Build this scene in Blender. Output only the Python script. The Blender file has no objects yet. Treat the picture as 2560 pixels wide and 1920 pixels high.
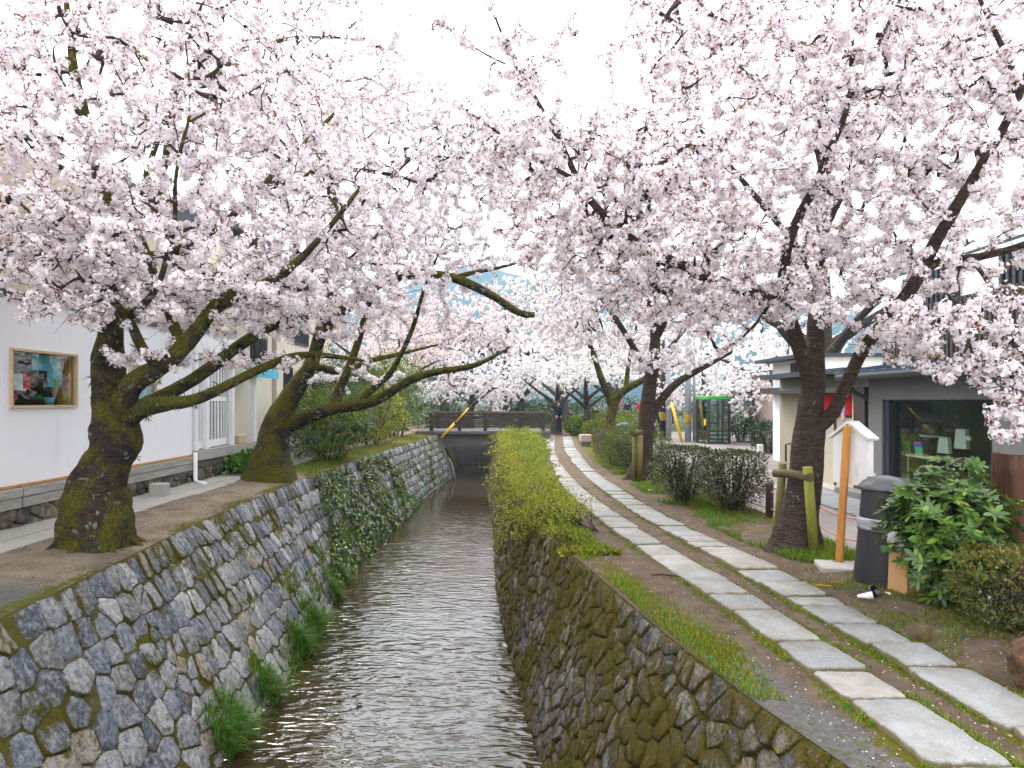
import bpy, bmesh, math, random
import numpy as np
from mathutils import Vector, Matrix, noise as mnoise
R = math.radians
sc = bpy.context.scene
COL = sc.collection
rng = np.random.default_rng(7)
random.seed(7)

# ------------------------------------------------------------------ camera, sky, sun, exposure
CAM_H, FPX, HOR = 1.74, 1707.0, 1000.0
cam_d = bpy.data.cameras.new('camera'); cam = bpy.data.objects.new('camera', cam_d); COL.objects.link(cam)
cam.location = (0, 0, CAM_H); cam.rotation_euler = (R(90), 0, 0)
cam_d.sensor_width = 36.0; cam_d.lens = 24.0; cam_d.shift_y = 40.0 / 2560.0
cam_d.clip_start = 0.05; cam_d.clip_end = 6000.0
sc.camera = cam
SUN_EL, SUN_AZ = 52.0, -35.0     # azimuth from +Y (view direction), negative = to the left
wd = bpy.data.worlds.new('World'); sc.world = wd; wd.use_nodes = True
wn = wd.node_tree; wn.nodes.clear()
w_out = wn.nodes.new('ShaderNodeOutputWorld'); w_bg = wn.nodes.new('ShaderNodeBackground')
w_sky = wn.nodes.new('ShaderNodeTexSky'); w_sky.sky_type = 'NISHITA'; w_sky.sun_disc = False
w_sky.sun_elevation = R(SUN_EL); w_sky.sun_rotation = R(SUN_AZ); w_sky.air_density = 1.0; w_sky.dust_density = 6.0; w_sky.ozone_density = 0.6
w_hs = wn.nodes.new('ShaderNodeHueSaturation'); w_hs.inputs['Saturation'].default_value = 0.16
w_mx = wn.nodes.new('ShaderNodeMix'); w_mx.data_type = 'RGBA'; w_mx.inputs[0].default_value = 0.62
w_mx.inputs[7].default_value = (13.0, 13.0, 13.3, 1)          # overcast veil
wn.links.new(w_sky.outputs[0], w_hs.inputs['Color']); wn.links.new(w_hs.outputs[0], w_mx.inputs[6])
wn.links.new(w_mx.outputs[2], w_bg.inputs['Color']); w_bg.inputs['Strength'].default_value = 0.1
wn.links.new(w_bg.outputs[0], w_out.inputs['Surface'])
sun_d = bpy.data.lights.new('sun', 'SUN'); sun_d.energy = 1.5; sun_d.angle = R(30); sun_d.color = (1.0, 0.96, 0.9)
sun = bpy.data.objects.new('sun', sun_d); COL.objects.link(sun)
_d = Vector((math.sin(R(SUN_AZ)) * math.cos(R(SUN_EL)), math.cos(R(SUN_AZ)) * math.cos(R(SUN_EL)), math.sin(R(SUN_EL))))
sun.rotation_euler = (-_d).to_track_quat('-Z', 'Y').to_euler()
sc.view_settings.view_transform = 'Standard'; sc.view_settings.look = 'None'
sc.view_settings.exposure = 1.72; sc.view_settings.gamma = 1.0; sc.view_settings.use_curve_mapping = False
sc.cycles.use_denoising = True
sc.cycles.max_bounces = 7; sc.cycles.diffuse_bounces = 4; sc.cycles.glossy_bounces = 3
sc.cycles.transmission_bounces = 6; sc.cycles.transparent_max_bounces = 10
sc.cycles.use_adaptive_sampling = True; sc.cycles.adaptive_threshold = 0.03
sc.cycles.sample_clamp_indirect = 6.0; sc.cycles.sample_clamp_direct = 12.0
sc.cycles.caustics_reflective = False; sc.cycles.caustics_refractive = False

# ------------------------------------------------------------------ helpers
def P(px, py, Y):
    """world point of a survey sight (2560 x 1920 grid) at distance Y"""
    return Vector(((px - 1280.0) / FPX * Y, Y, CAM_H - (py - HOR) / FPX * Y))
def GY(py, z=0.0): return FPX * (CAM_H - z) / (py - HOR)
def G(px, py, z=0.0):
    Y = GY(py, z); return Vector(((px - 1280.0) / FPX * Y, Y, z))
def tag(o, label=None, cat=None, group=None, kind=None):
    if label: o['label'] = label
    if cat: o['category'] = cat
    if group: o['group'] = group
    if kind: o['kind'] = kind
    return o
def empty(name, loc=(0, 0, 0), rz=0.0):
    o = bpy.data.objects.new(name, None); COL.objects.link(o); o.location = loc; o.rotation_euler = (0, 0, rz); o.empty_display_size = 0.1
    return o
def link(name, me, parent=None, loc=None, rot=None):
    o = bpy.data.objects.new(name, me); COL.objects.link(o)
    if parent: o.parent = parent
    if loc is not None: o.location = loc
    if rot is not None: o.rotation_euler = rot
    return o
def npmesh(name, V, Fs, mats, mi=None, col=None, smooth=False):
    """V (n,3); Fs list of (m,k) int arrays; mi list of int or arrays per block; col (n,3|4) point colour"""
    me = bpy.data.meshes.new(name)
    V = np.asarray(V, dtype=np.float32)
    Fs = [np.asarray(F, dtype=np.int32) for F in Fs if len(F)]
    me.vertices.add(len(V)); me.vertices.foreach_set('co', V.ravel())
    nl = sum(F.size for F in Fs); npol = sum(len(F) for F in Fs)
    me.loops.add(nl); me.polygons.add(npol)
    li = np.concatenate([F.ravel() for F in Fs]); me.loops.foreach_set('vertex_index', li)
    tot = np.concatenate([np.full(len(F), F.shape[1], np.int32) for F in Fs])
    st = np.concatenate([[0], np.cumsum(tot)[:-1]]).astype(np.int32)
    me.polygons.foreach_set('loop_start', st); me.polygons.foreach_set('loop_total', tot)
    for m in (mats if isinstance(mats, (list, tuple)) else [mats]): me.materials.append(m)
    if mi is not None:
        a = np.concatenate([np.full(len(F), x, np.int32) if np.isscalar(x) else np.asarray(x, np.int32) for F, x in zip(Fs, mi)])
        me.polygons.foreach_set('material_index', a)
    if smooth: me.polygons.foreach_set('use_smooth', np.ones(npol, bool))
    if col is not None:
        c = np.ones((len(V), 4), np.float32); col = np.asarray(col, np.float32); c[:, :col.shape[1]] = col
        at = me.color_attributes.new('Col', 'FLOAT_COLOR', 'POINT'); at.data.foreach_set('color', c.ravel())
    me.update(); me.validate()
    return me

class MB:
    """collects boxes, prisms, tubes, lathes into ONE mesh"""
    def __init__(s): s.v = []; s.f = []; s.m = []; s.sm = []
    def add(s, vs, fs, m=0, sm=False):
        b = len(s.v); s.v += [tuple(v) for v in vs]; s.f += [tuple(i + b for i in f) for f in fs]; s.m += [m] * len(fs); s.sm += [sm] * len(fs); return s
    def box(s, c, d, m=0, rot=None, b=0.0):
        x, y, z = d[0] / 2, d[1] / 2, d[2] / 2
        if b <= 0:
            vs = [Vector((i * x, j * y, k * z)) for k in (-1, 1) for j in (-1, 1) for i in (-1, 1)]
            fs = [(0, 2, 3, 1), (4, 5, 7, 6), (0, 1, 5, 4), (2, 6, 7, 3), (0, 4, 6, 2), (1, 3, 7, 5)]
        else:
            b = min(b, x * .9, y * .9, z * .9); vs = []; idx = {}
            for k in (-1, 1):
                for j in (-1, 1):
                    for i in (-1, 1):
                        for a in range(3):
                            p = [i * (x - b), j * (y - b), k * (z - b)]; p[a] = (i * x, j * y, k * z)[a]
                            idx[(i, j, k, a)] = len(vs); vs.append(Vector(p))
            fs = []
            for sgn in (-1, 1):
                fs.append([idx[(sgn, j, k, 0)] for j, k in ((-1, -1), (1, -1), (1, 1), (-1, 1))][::sgn])
                fs.append([idx[(i, sgn, k, 1)] for i, k in ((-1, -1), (-1, 1), (1, 1), (1, -1))][::sgn])
                fs.append([idx[(i, j, sgn, 2)] for i, j in ((-1, -1), (1, -1), (1, 1), (-1, 1))][::sgn])
            for p in (-1, 1):
                for q in (-1, 1):
                    fs.append([idx[(-1, p, q, 1)], idx[(1, p, q, 1)], idx[(1, p, q, 2)], idx[(-1, p, q, 2)]][::-p * q])
                    fs.append([idx[(p, -1, q, 0)], idx[(p, 1, q, 0)], idx[(p, 1, q, 2)], idx[(p, -1, q, 2)]][::p * q])
                    fs.append([idx[(p, q, -1, 0)], idx[(p, q, 1, 0)], idx[(p, q, 1, 1)], idx[(p, q, -1, 1)]][::-p * q])
                    for r in (-1, 1): fs.append([idx[(p, q, r, 0)], idx[(p, q, r, 1)], idx[(p, q, r, 2)]][::p * q * r])
        if rot is not None:
            Mx = rot if isinstance(rot, Matrix) else Matrix.Rotation(rot, 3, 'Z'); vs = [Mx @ v for v in vs]
        c = Vector(c); return s.add([v + c for v in vs], fs, m)
    def bx(s, x0, x1, y0, y1, z0, z1, m=0, b=0.0):
        return s.box(((x0 + x1) / 2, (y0 + y1) / 2, (z0 + z1) / 2), (abs(x1 - x0), abs(y1 - y0), abs(z1 - z0)), m, None, b)
    def tube(s, pts, rad, n=8, m=0, sm=True, cap=True):
        pts = [Vector(p) for p in pts]
        if np.isscalar(rad): rad = [rad] * len(pts)
        vs = []; fs = []; up = None
        for i, p in enumerate(pts):
            t = (pts[min(i + 1, len(pts) - 1)] - pts[max(i - 1, 0)]).normalized()
            if up is None:
                up = Vector((0, 0, 1)) if abs(t.z) < .9 else Vector((1, 0, 0))
            a = t.cross(up).normalized(); up = a.cross(t).normalized()
            for k in range(n):
                an = 2 * math.pi * k / n; vs.append(p + (a * math.cos(an) + up * math.sin(an)) * rad[i])
        for i in range(len(pts) - 1):
            for k in range(n):
                fs.append((i * n + k, i * n + (k + 1) % n, (i + 1) * n + (k + 1) % n, (i + 1) * n + k))
        s.add(vs, fs, m, sm)
        if cap:
            b = len(s.v) - len(vs)
            s.f.append(tuple(b + k for k in range(n))[::-1]); s.m.append(m); s.sm.append(False)
            s.f.append(tuple(b + (len(pts) - 1) * n + k for k in range(n))); s.m.append(m); s.sm.append(False)
        return s
    def lathe(s, prof, c=(0, 0, 0), n=20, m=0, sm=True):
        vs = []; fs = []; c = Vector(c)
        for r, z in prof:
            for k in range(n):
                a = 2 * math.pi * k / n; vs.append(c + Vector((r * math.cos(a), r * math.sin(a), z)))
        for i in range(len(prof) - 1):
            for k in range(n): fs.append((i * n + k, i * n + (k + 1) % n, (i + 1) * n + (k + 1) % n, (i + 1) * n + k))
        s.add(vs, fs, m, sm)
        b = len(s.v) - len(vs)
        if prof[0][0] > 1e-4: s.f.append(tuple(b + k for k in range(n))[::-1]); s.m.append(m); s.sm.append(False)
        if prof[-1][0] > 1e-4: s.f.append(tuple(b + (len(prof) - 1) * n + k for k in range(n))); s.m.append(m); s.sm.append(False)
        return s
    def prism(s, poly, ax, h, m=0, org=(0, 0, 0)):
        """poly of 2D points extruded: ax=(U,V,W) vectors, along W by h, centred"""
        U, Vv, W = [Vector(a) for a in ax]; o = Vector(org); n = len(poly)
        vs = [o + U * a + Vv * b - W * (h / 2) for a, b in poly] + [o + U * a + Vv * b + W * (h / 2) for a, b in poly]
        fs = [tuple(range(n))[::-1], tuple(range(n, 2 * n))] + [(i, (i + 1) % n, n + (i + 1) % n, n + i) for i in range(n)]
        return s.add(vs, fs, m)
    def build(s, name, mats, parent=None, loc=None, rot=None):
        me = bpy.data.meshes.new(name); me.from_pydata(s.v, [], s.f)
        for m in (mats if isinstance(mats, (list, tuple)) else [mats]): me.materials.append(m)
        me.polygons.foreach_set('material_index', s.m); me.polygons.foreach_set('use_smooth', s.sm)
        bm = bmesh.new(); bm.from_mesh(me); bmesh.ops.recalc_face_normals(bm, faces=bm.faces); bm.to_mesh(me); bm.free()
        me.update()
        return link(name, me, parent, loc, rot)

# ------------------------------------------------------------------ materials
class NT:
    def __init__(s, name):
        s.m = bpy.data.materials.new(name); s.m.use_nodes = True; s.t = s.m.node_tree; s.t.nodes.clear()
        s.o = s.t.nodes.new('ShaderNodeOutputMaterial')
    def n(s, t, props=None, **ins):
        x = s.t.nodes.new('ShaderNode' + t)
        for k, v in (props or {}).items(): setattr(x, k, v)
        for k, v in ins.items():
            k = k.replace('_', ' ')
            key = int(k[1:]) if k[0] == 'i' and k[1:].isdigit() else k
            s.set(x.inputs[key], v)
        return x
    def set(s, sock, v):
        if isinstance(v, bpy.types.Node): v = v.outputs[0]
        if isinstance(v, bpy.types.NodeSocket): s.t.links.new(v, sock)
        elif isinstance(v, (tuple, list)) and len(v) == 3 and sock.type == 'RGBA': sock.default_value = (*v, 1)
        else: sock.default_value = v
    def pos(s): return s.n('NewGeometry').outputs['Position']
    def objc(s): return s.n('TexCoord').outputs['Object']
    def mapping(s, v, scale=(1, 1, 1), rot=(0, 0, 0)): return s.n('Mapping', Vector=v, Scale=scale, Rotation=rot).outputs[0]
    def noise(s, v, scale, detail=4, rough=.55, dist=0.0): return s.n('TexNoise', Vector=v, Scale=scale, Detail=detail, Roughness=rough, Distortion=dist).outputs['Fac']
    def ramp(s, f, stops, interp='LINEAR'):
        x = s.n('ValToRGB'); s.set(x.inputs[0], f); e = x.color_ramp.elements; x.color_ramp.interpolation = interp
        while len(e) < len(stops): e.new(.5)
        for a, (p, c) in zip(e, stops): a.position = p; a.color = (*c, 1) if len(c) == 3 else c
        return x.outputs[0]
    def step(s, f, a, b): return s.n('MapRange', None, Value=f, From_Min=a, From_Max=b).outputs[0]
    def mix(s, f, a, b, mode='MIX'):
        x = s.n('Mix', {'data_type': 'RGBA', 'blend_type': mode}); s.set(x.inputs[0], f); s.set(x.inputs[6], a); s.set(x.inputs[7], b); return x.outputs[2]
    def math(s, op, a, b=0.0, clamp=False):
        x = s.n('Math', {'operation': op, 'use_clamp': clamp}); s.set(x.inputs[0], a); s.set(x.inputs[1], b); return x.outputs[0]
    def bump(s, h, st=.3, d=.02): return s.n('Bump', None, Height=h, Strength=st, Distance=d).outputs[0]
    def bsdf(s, col, rough=.8, spec=.3, normal=None, metal=0.0, **kw):
        b = s.n('BsdfPrincipled'); s.set(b.inputs['Base Color'], col); s.set(b.inputs['Roughness'], rough); b.inputs['Specular IOR Level'].default_value = spec; b.inputs['Metallic'].default_value = metal
        if normal is not None: s.set(b.inputs['Normal'], normal)
        for k, v in kw.items(): s.set(b.inputs[k.replace('_', ' ')], v)
        s.t.links.new(b.outputs[0], s.o.inputs[0]); return b
    def attr(s, n='Col'): return s.n('Attribute', {'attribute_name': n}).outputs['Color']

def simple(name, col, rough=.7, spec=.3, var=.12, scale=6.0, bump=.15, metal=0.0, dirt=None, dsc=2.0):
    t = NT(name); p = t.objc(); n = t.noise(p, scale, 5, .6)
    c = t.mix(n, tuple(x * (1 - var) for x in col), tuple(min(1, x * (1 + var)) for x in col))
    if dirt:
        k = t.step(t.noise(t.mapping(p, (1, 1, .35)), dsc, 6, .65), .52, .72); c = t.mix(t.math('MULTIPLY', k, .7), c, dirt)
    t.bsdf(c, rough, spec, t.bump(t.noise(p, scale * 6, 4, .6), bump, .01) if bump else None, metal); return t.m

def m_blossom(name, trans=.42):
    t = NT(name); c = t.attr()
    d = t.n('BsdfDiffuse', Color=c); tr = t.n('BsdfTranslucent', Color=c)
    mx = t.n('MixShader', None, i0=trans, i1=d, i2=tr); t.t.links.new(mx.outputs[0], t.o.inputs[0]); return t.m
def m_leaf(name, trans=.3, rough=.45, spec=.4):
    t = NT(name); c = t.attr()
    b = t.n('BsdfPrincipled'); t.set(b.inputs['Base Color'], c); b.inputs['Roughness'].default_value = rough; b.inputs['Specular IOR Level'].default_value = spec
    tr = t.n('BsdfTranslucent', Color=t.mix(1.0, c, (1.0, 1.1, .5), 'MULTIPLY'))
    mx = t.n('MixShader', None, i0=trans, i1=b, i2=tr); t.t.links.new(mx.outputs[0], t.o.inputs[0]); return t.m
def m_stone(name, moss=.5, streak=0.0, gain=1.0, mossc=((.028, .025, .003), (.15, .125, .008)), lich=0.0, light=0.0):
    t = NT(name); p = t.pos(); c = t.attr()
    n1 = t.noise(p, 14, 6, .7); n2 = t.noise(p, 55, 4, .7)
    if streak: n1 = t.noise(t.mapping(p, (1, 1, 1 - .72 * streak), (R(12), R(18), 0)), 22, 8, .78); n2 = t.noise(t.mapping(p, (1, 1, .35), (R(12), R(18), 0)), 60, 5, .75)
    c = t.mix(1.0, c, (gain, gain, gain), 'MULTIPLY')
    c = t.mix(1.0, c, t.ramp(n1, [(.28, (.22, .22, .24)), (.48, (.85, .85, .86)), (.72, (2.1, 2.06, 1.98))]), 'MULTIPLY')
    if light:
        c = t.mix(t.math('MULTIPLY', t.step(t.noise(p, 17, 8, .8), .5, .58), light), c, (.52, .52, .51)); c = t.mix(t.math('MULTIPLY', t.step(t.noise(t.mapping(p, (1.3, 1.1, 1.2)), 12, 8, .8), .55, .62), .75), c, (.045, .05, .062))
    c = t.mix(t.math('MULTIPLY', t.step(n2, .52, .75), .5), c, (.05, .045, .04))
    if lich: c = t.mix(t.step(t.noise(t.mapping(p, (1, 1, .6)), 11, 2, .4), 1 - lich, 1.04 - lich), c, (.38, .26, .03))
    al = t.n('Attribute', {'attribute_name': 'Col'}).outputs['Alpha']
    k = t.math('ADD', t.math('MULTIPLY', t.noise(p, 1.4, 3, .5), .62), t.math('MULTIPLY', t.noise(t.mapping(p, (1, 1, 1 - .6 * streak)), 13 + 8 * streak, 8, .75), .45 + .25 * streak))
    if streak: k = t.math('SUBTRACT', k, .12 * streak)
    k = t.math('ADD', k, t.math('MULTIPLY', t.math('SUBTRACT', .55, al), .17))
    k = t.step(k, .60 - moss * .16, .68 - moss * .16)
    c = t.mix(k, c, t.mix(t.noise(p, 40, 3, .6), *mossc))
    t.bsdf(c, .85, .25, t.bump(t.math('ADD', n1, t.math('MULTIPLY', n2, .5)), 1.0, .05)); return t.m
def m_bark(name, base=(.052, .036, .027), base2=(.12, .095, .08), moss=.5, lich=.2, ring=1.0):
    t = NT(name); p = t.pos(); g = t.n('NewGeometry'); nz = t.n('SeparateXYZ', None, Vector=g.outputs['Normal']).outputs[2]
    n1 = t.noise(t.mapping(p, (1, 1, 3.2 * ring)), 9, 6, .7); n2 = t.noise(t.mapping(p, (1.0, 1.0, .45)), 32, 5, .75)
    c = t.mix(t.step(n1, .35, .7), base, base2)
    c = t.mix(t.math('MULTIPLY', t.step(n2, .5, .7), .75), c, (.02, .015, .012))
    if lich:
        k = t.step(t.noise(p, 13, 4, .6), .7 - lich * .22, .74 - lich * .22); c = t.mix(t.math('MULTIPLY', k, .8), c, t.mix(t.noise(p, 60, 2), (.22, .26, .2), (.4, .43, .36)))
    if moss:
        k = t.math('ADD', t.math('MULTIPLY', t.noise(p, 3.2, 5, .65), .8), t.math('MULTIPLY', nz, .13))
        k = t.math('ADD', k, t.math('MULTIPLY', t.math('SUBTRACT', t.noise(p, 26, 5, .75), .5), .35)); k = t.step(k, .58 - moss * .24, .70 - moss * .24); c = t.mix(t.math('MULTIPLY', k, .9), c, t.mix(t.step(t.noise(p, 38, 4, .7), .3, .7), (.026, .026, .004), (.2, .18, .012)))
    t.bsdf(c, .9, .2, t.bump(t.math('ADD', n1, t.math('MULTIPLY', n2, .9)), 1.0, .06)); return t.m

M = {}
M['blossom'] = m_blossom('cherry petal'); M['leaf'] = m_leaf('leaf'); M['leaf_gloss'] = m_leaf('glossy leaf', .12, .3, .5); M['grass'] = m_leaf('grass blade', .35, .6, .2)
M['stone_left'] = m_stone('grey wall stone', .57, .3, 1.08, light=.6); M['stone_right'] = m_stone('mossy wall stone', 1.12, 1.0, 1.0, ((.022, .018, .002), (.16, .12, .005)), lich=.31, light=.3)
M['stone_found'] = m_stone('foundation stone', .12, 0, .75)
M['bark_moss'] = m_bark('mossy cherry bark', (.018, .013, .01), (.085, .066, .05), moss=1.0, lich=.45); M['bark'] = m_bark('cherry bark', (.034, .022, .016), (.16, .115, .088), moss=.22, lich=.22, ring=2.2); M['bark_far'] = m_bark('far cherry bark', (.05, .037, .03), (.11, .09, .075), moss=.3, lich=.3)
M['twig'] = simple('cherry twig', (.036, .025, .022), .85, .2, .35, 3, 0)
# ------------------------------------------------------------------ the canal's lines (x of wall top / foot over distance y)
ZL, ZR, ZW, ZROAD = 0.20, 0.0, -1.66, -0.22
def curve(tab):
    ys = np.array([a for a, b in tab]); xs = np.array([b for a, b in tab])
    # smooth cubic-ish interpolation through a resampled moving average
    g = np.arange(ys[0], ys[-1] + .01, .25); v = np.interp(g, ys, xs); k = np.ones(7) / 7
    v2 = np.convolve(np.pad(v, 3, 'edge'), k, 'valid')
    return lambda y: np.interp(y, g, v2)
TL = curve([(-4, -3.4), (0, -3.5), (5, -3.62), (7, -3.8), (9, -4.0), (12, -4.07), (16, -4.08), (19, -3.97), (24, -3.7), (30, -3.4), (60, -4.2)])
BL = curve([(-4, -2.65), (6.5, -2.66), (8, -2.63), (10, -2.74), (13.3, -3.15), (16, -3.1), (20, -3.0), (25, -2.95), (30, -2.6), (60, -3.4)])
TR = curve([(-4, 3.3), (0, 2.45), (2, 1.95), (3.54, 1.52), (3.8, 1.42), (4.43, 1.275), (5.18, 1.114), (6.46, .908), (7.94, .637), (10, .3), (13, .05), (17, 0.0), (24, -.2), (30, -.5), (60, -1)])
BR = curve([(-4, 1.5), (0, .95), (5, .4), (6.57, .2), (7.6, .085), (9.23, -.06), (11.4, -.25), (15, -.42), (17.2, -.45), (24, -.9), (30, -1.2), (60, -1.8)])
def nz3(x, y, s, seed=0.0): return mnoise.noise(Vector((x * s + seed, y * s - seed, seed * .37)))

# ------------------------------------------------------------------ path slab rows (surveyed edges)
K = FPX * CAM_H
def edge(pts):
    w = sorted([(K / (py - HOR), (px - 1280) / FPX * K / (py - HOR)) for px, py in pts])
    ys = np.array([a for a, b in w]); xs = np.array([b for a, b in w]); g = np.arange(0, 40, .25)
    v = np.interp(g, ys, xs); lo = g < ys[0]; v[lo] = xs[0] + (g[lo] - ys[0]) * (-.08)
    v = np.convolve(np.pad(v, 4, 'edge'), np.ones(9) / 9, 'valid'); return lambda y: np.interp(y, g, v)
E_ll = edge([(1361, 1096), (1368, 1128), (1382, 1172), (1403, 1216), (1447, 1258), (1485, 1289), (1516, 1318), (1564, 1353), (1621, 1391), (1678, 1432), (1726, 1460), (1836, 1539), (1953, 1618), (2022, 1683), (2111, 1759), (2331, 1913)])
E_lr = edge([(1387, 1093), (1387, 1128), (1402, 1163), (1437, 1204), (1482, 1242), (1535, 1283), (1573, 1308), (1627, 1346), (1700, 1387), (1762, 1422), (1817, 1451), (1871, 1487), (1933, 1527), (2056, 1603), (2158, 1671), (2266, 1742), (2544, 1917)])
E_rl = edge([(1406, 1093), (1412, 1128), (1437, 1163), (1469, 1197), (1513, 1232), (1564, 1267), (1608, 1299), (1653, 1321), (1706, 1353), (1761, 1381), (1843, 1431), (1915, 1465), (1963, 1498), (2005, 1520), (2070, 1565), (2166, 1615), (2304, 1676), (2503, 1826)])
E_rr = edge([(1429, 1093), (1437, 1118), (1475, 1169), (1510, 1197), (1551, 1223), (1586, 1248), (1646, 1283), (1706, 1315), (1760, 1343), (1820, 1368), (1946, 1422), (2000, 1448), (2063, 1487), (2104, 1511), (2180, 1553), (2290, 1608), (2400, 1671), (2560, 1755)])
JL = [1172, 1180, 1188, 1196, 1205, 1216.5, 1240, 1250, 1259, 1275, 1286, 1296, 1310, 1324, 1349, 1365, 1391, 1429, 1456.5, 1491, 1530, 1609, 1680, 1752, 1921]
JR = [1172, 1180, 1190, 1201, 1232, 1240, 1250, 1258, 1265.5, 1275, 1284.5, 1296, 1318, 1332, 1346, 1359, 1372, 1429, 1460, 1496, 1518, 1563, 1615, 1676, 1826]
def joints(J, last):
    ys = [K / (p - HOR) for p in J][::-1]
    ys = [ys[0] - last] + ys; y = ys[-1]; r = random.Random(3 + int(last * 10))
    while y < 32.0: y += r.choice([.42, .48, .55, .62, .8]); ys.append(y)
    return ys

# ------------------------------------------------------------------ ground sheets
def m_dirt():
    t = NT('trodden earth'); p = t.pos(); a = t.attr(); sp = t.n('SeparateColor', None, Color=a)
    n = t.noise(p, 5, 8, .65); f = t.noise(p, 70, 4, .7); f2 = t.noise(p, 24, 5, .7)
    c = t.ramp(n, [(.25, (.085, .054, .036)), (.5, (.17, .117, .08)), (.75, (.27, .2, .142))])
    c = t.mix(t.math('MULTIPLY', t.step(f, .5, .72), .55), c, (.045, .03, .022))
    c = t.mix(t.math('MULTIPLY', t.step(f2, .56, .75), .5), c, (.3, .25, .19))
    c = t.mix(t.math('MULTIPLY', sp.outputs[2], t.step(t.noise(p, 3, 4, .6), .2, .6)), c, t.mix(f, (.29, .225, .16), (.5, .41, .31)))
    c = t.mix(sp.outputs[1], c, t.mix(t.step(t.noise(p, 30, 6, .75), .3, .7), (.09, .085, .08), (.27, .26, .245)))          # worn stone / concrete
    k = t.math('ADD', sp.outputs[0], t.math('MULTIPLY', t.math('SUBTRACT', t.noise(p, 11, 6, .7), .5), 1.5))
    k = t.step(k, .42, .56); c = t.mix(k, c, t.mix(t.noise(p, 50, 3, .7), (.06, .068, .007), (.22, .20, .012)))
    t.bsdf(c, .92, .15, t.bump(t.math('ADD', f, t.math('MULTIPLY', f2, 1.5)), 1.0, .05)); return t.m
M['dirt'] = m_dirt()
def sheet(name, ys, xf, zf, mf, mat, nx):
    V = []; C = []
    for y in ys:
        for x in xf(y): V.append((x, y, zf(x, y))); C.append((*mf(x, y), .95 if x < -3 else 0.18) if mf else (0, 0, 0))
    nr = len(ys); F = [(i * nx + j, i * nx + j + 1, (i + 1) * nx + j + 1, (i + 1) * nx + j) for i in range(nr - 1) for j in range(nx - 1)]
    return tag(link(name, npmesh(name, V, [F], mat, None, C, True)), kind='structure')
def smooth01(a, b, x): t = min(1, max(0, (x - a) / (b - a))); return t * t * (3 - 2 * t)
FENCE_X = 3.92
def fence_x(y): return 3.9 + max(0, y - 14) * .06
def zright(x, y):
    fx = fence_x(y); z = ZR + .025 * nz3(x, y, 1.3, 3.1) + .01 * nz3(x, y, 5, 9)
    near = math.exp(-((x - (E_ll(y) + E_lr(y)) / 2) / .3) ** 2) + math.exp(-((x - (E_rl(y) + E_rr(y)) / 2) / .3) ** 2)
    z = z * (1 - min(1, near)) - .012
    z += .05 * smooth01(2.9, 3.5, x) * (1 - smooth01(fx - .2, fx + .1, x))
    if y > 11: z += .12 * smooth01(.95, .25, x) * smooth01(11, 15, y)
    return z + (ZROAD - .06 - ZR) * smooth01(fx - .05, fx + .45, x)
def gright(x, y):
    """moss and worn stone amount"""
    d = x - TR(y); e = min(abs(x - E_ll(y)), abs(x - E_lr(y)), abs(x - E_rl(y)), abs(x - E_rr(y)))
    n = nz3(x, y, .9, 5.5); m = 0.0
    m += .85 * math.exp(-((d - .24) / .20) ** 2) * (.75 + .9 * nz3(x, y, .8, 2.2)) * smooth01(3.9, 5.0, y)
    m += .5 * math.exp(-(e / .07) ** 2) * (.8 + n) * smooth01(9, 4, y) + .28 * math.exp(-(e / .08) ** 2)
    m += .85 * smooth01(E_rr(y) + .3, E_rr(y) + .8, x) * (.75 + .5 * n)
    m += .55 * smooth01(E_rr(y) + .06, E_rr(y) + .3, x) * smooth01(14, 20, y)
    if y < 5.2: m += .35 * smooth01(.2, .6, n + .3)
    m += .8 * (1 - smooth01(E_ll(y) - .45, E_ll(y) - .12, x)) * smooth01(8.5, 10.5, y)
    st = (1 - smooth01(.30, .46, d + .12 * nz3(x, y, 2.2, 1.0))) * smooth01(5.3, 4.3, y)
    return (max(0, m), st)
ysr = list(np.arange(.6, 9, .09)) + list(np.arange(9, 20, .2)) + list(np.arange(20, 44, .6))
ROADFAR = lambda y: fence_x(y) + .5
right_bank = sheet('path_ground', ysr, lambda y: np.r_[TR(y) - .012, TR(y) - .004 + (ROADFAR(y) - TR(y) + .004) * np.linspace(0, 1, 58)], lambda x, y: -.3 if x < TR(y) - .01 else zright(x, y), gright, M['dirt'], 59)
def zleft(x, y): return ZL + .03 * nz3(x, y, 1.2, 8) + .012 * nz3(x, y, 4.5, 2) + .05 * math.exp(-((x - TL(y) + .8) / .5) ** 2) - .02
def gleft(x, y):
    d = TL(y) - x; m = .75 * math.exp(-((d - .05) / .13) ** 2) * (.7 + .8 * nz3(x, y, 1.1, 3)) + .3 * smooth01(.3, .6, nz3(x, y, .8, 6) + .3)
    m += .6 * smooth01(13, 16, y) * smooth01(0.3, .0, abs(d - .6) - .5)
    st = smooth01(6.0, 5.3, y + .25 * nz3(x, y, 2, 4)) * (1 - smooth01(.85, 1.0, d))
    return (max(0, m), st)
left_bank = sheet('bank_ground', list(np.arange(.6, 9, .1)) + list(np.arange(9, 20, .22)) + list(np.arange(20, 44, .6)), lambda y: np.r_[np.linspace(-6.1, TL(y) + .004, 34), TL(y) + .012], lambda x, y: -.1 if x > TL(y) + .01 else zleft(x, y), gleft, M['dirt'], 35)
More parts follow.
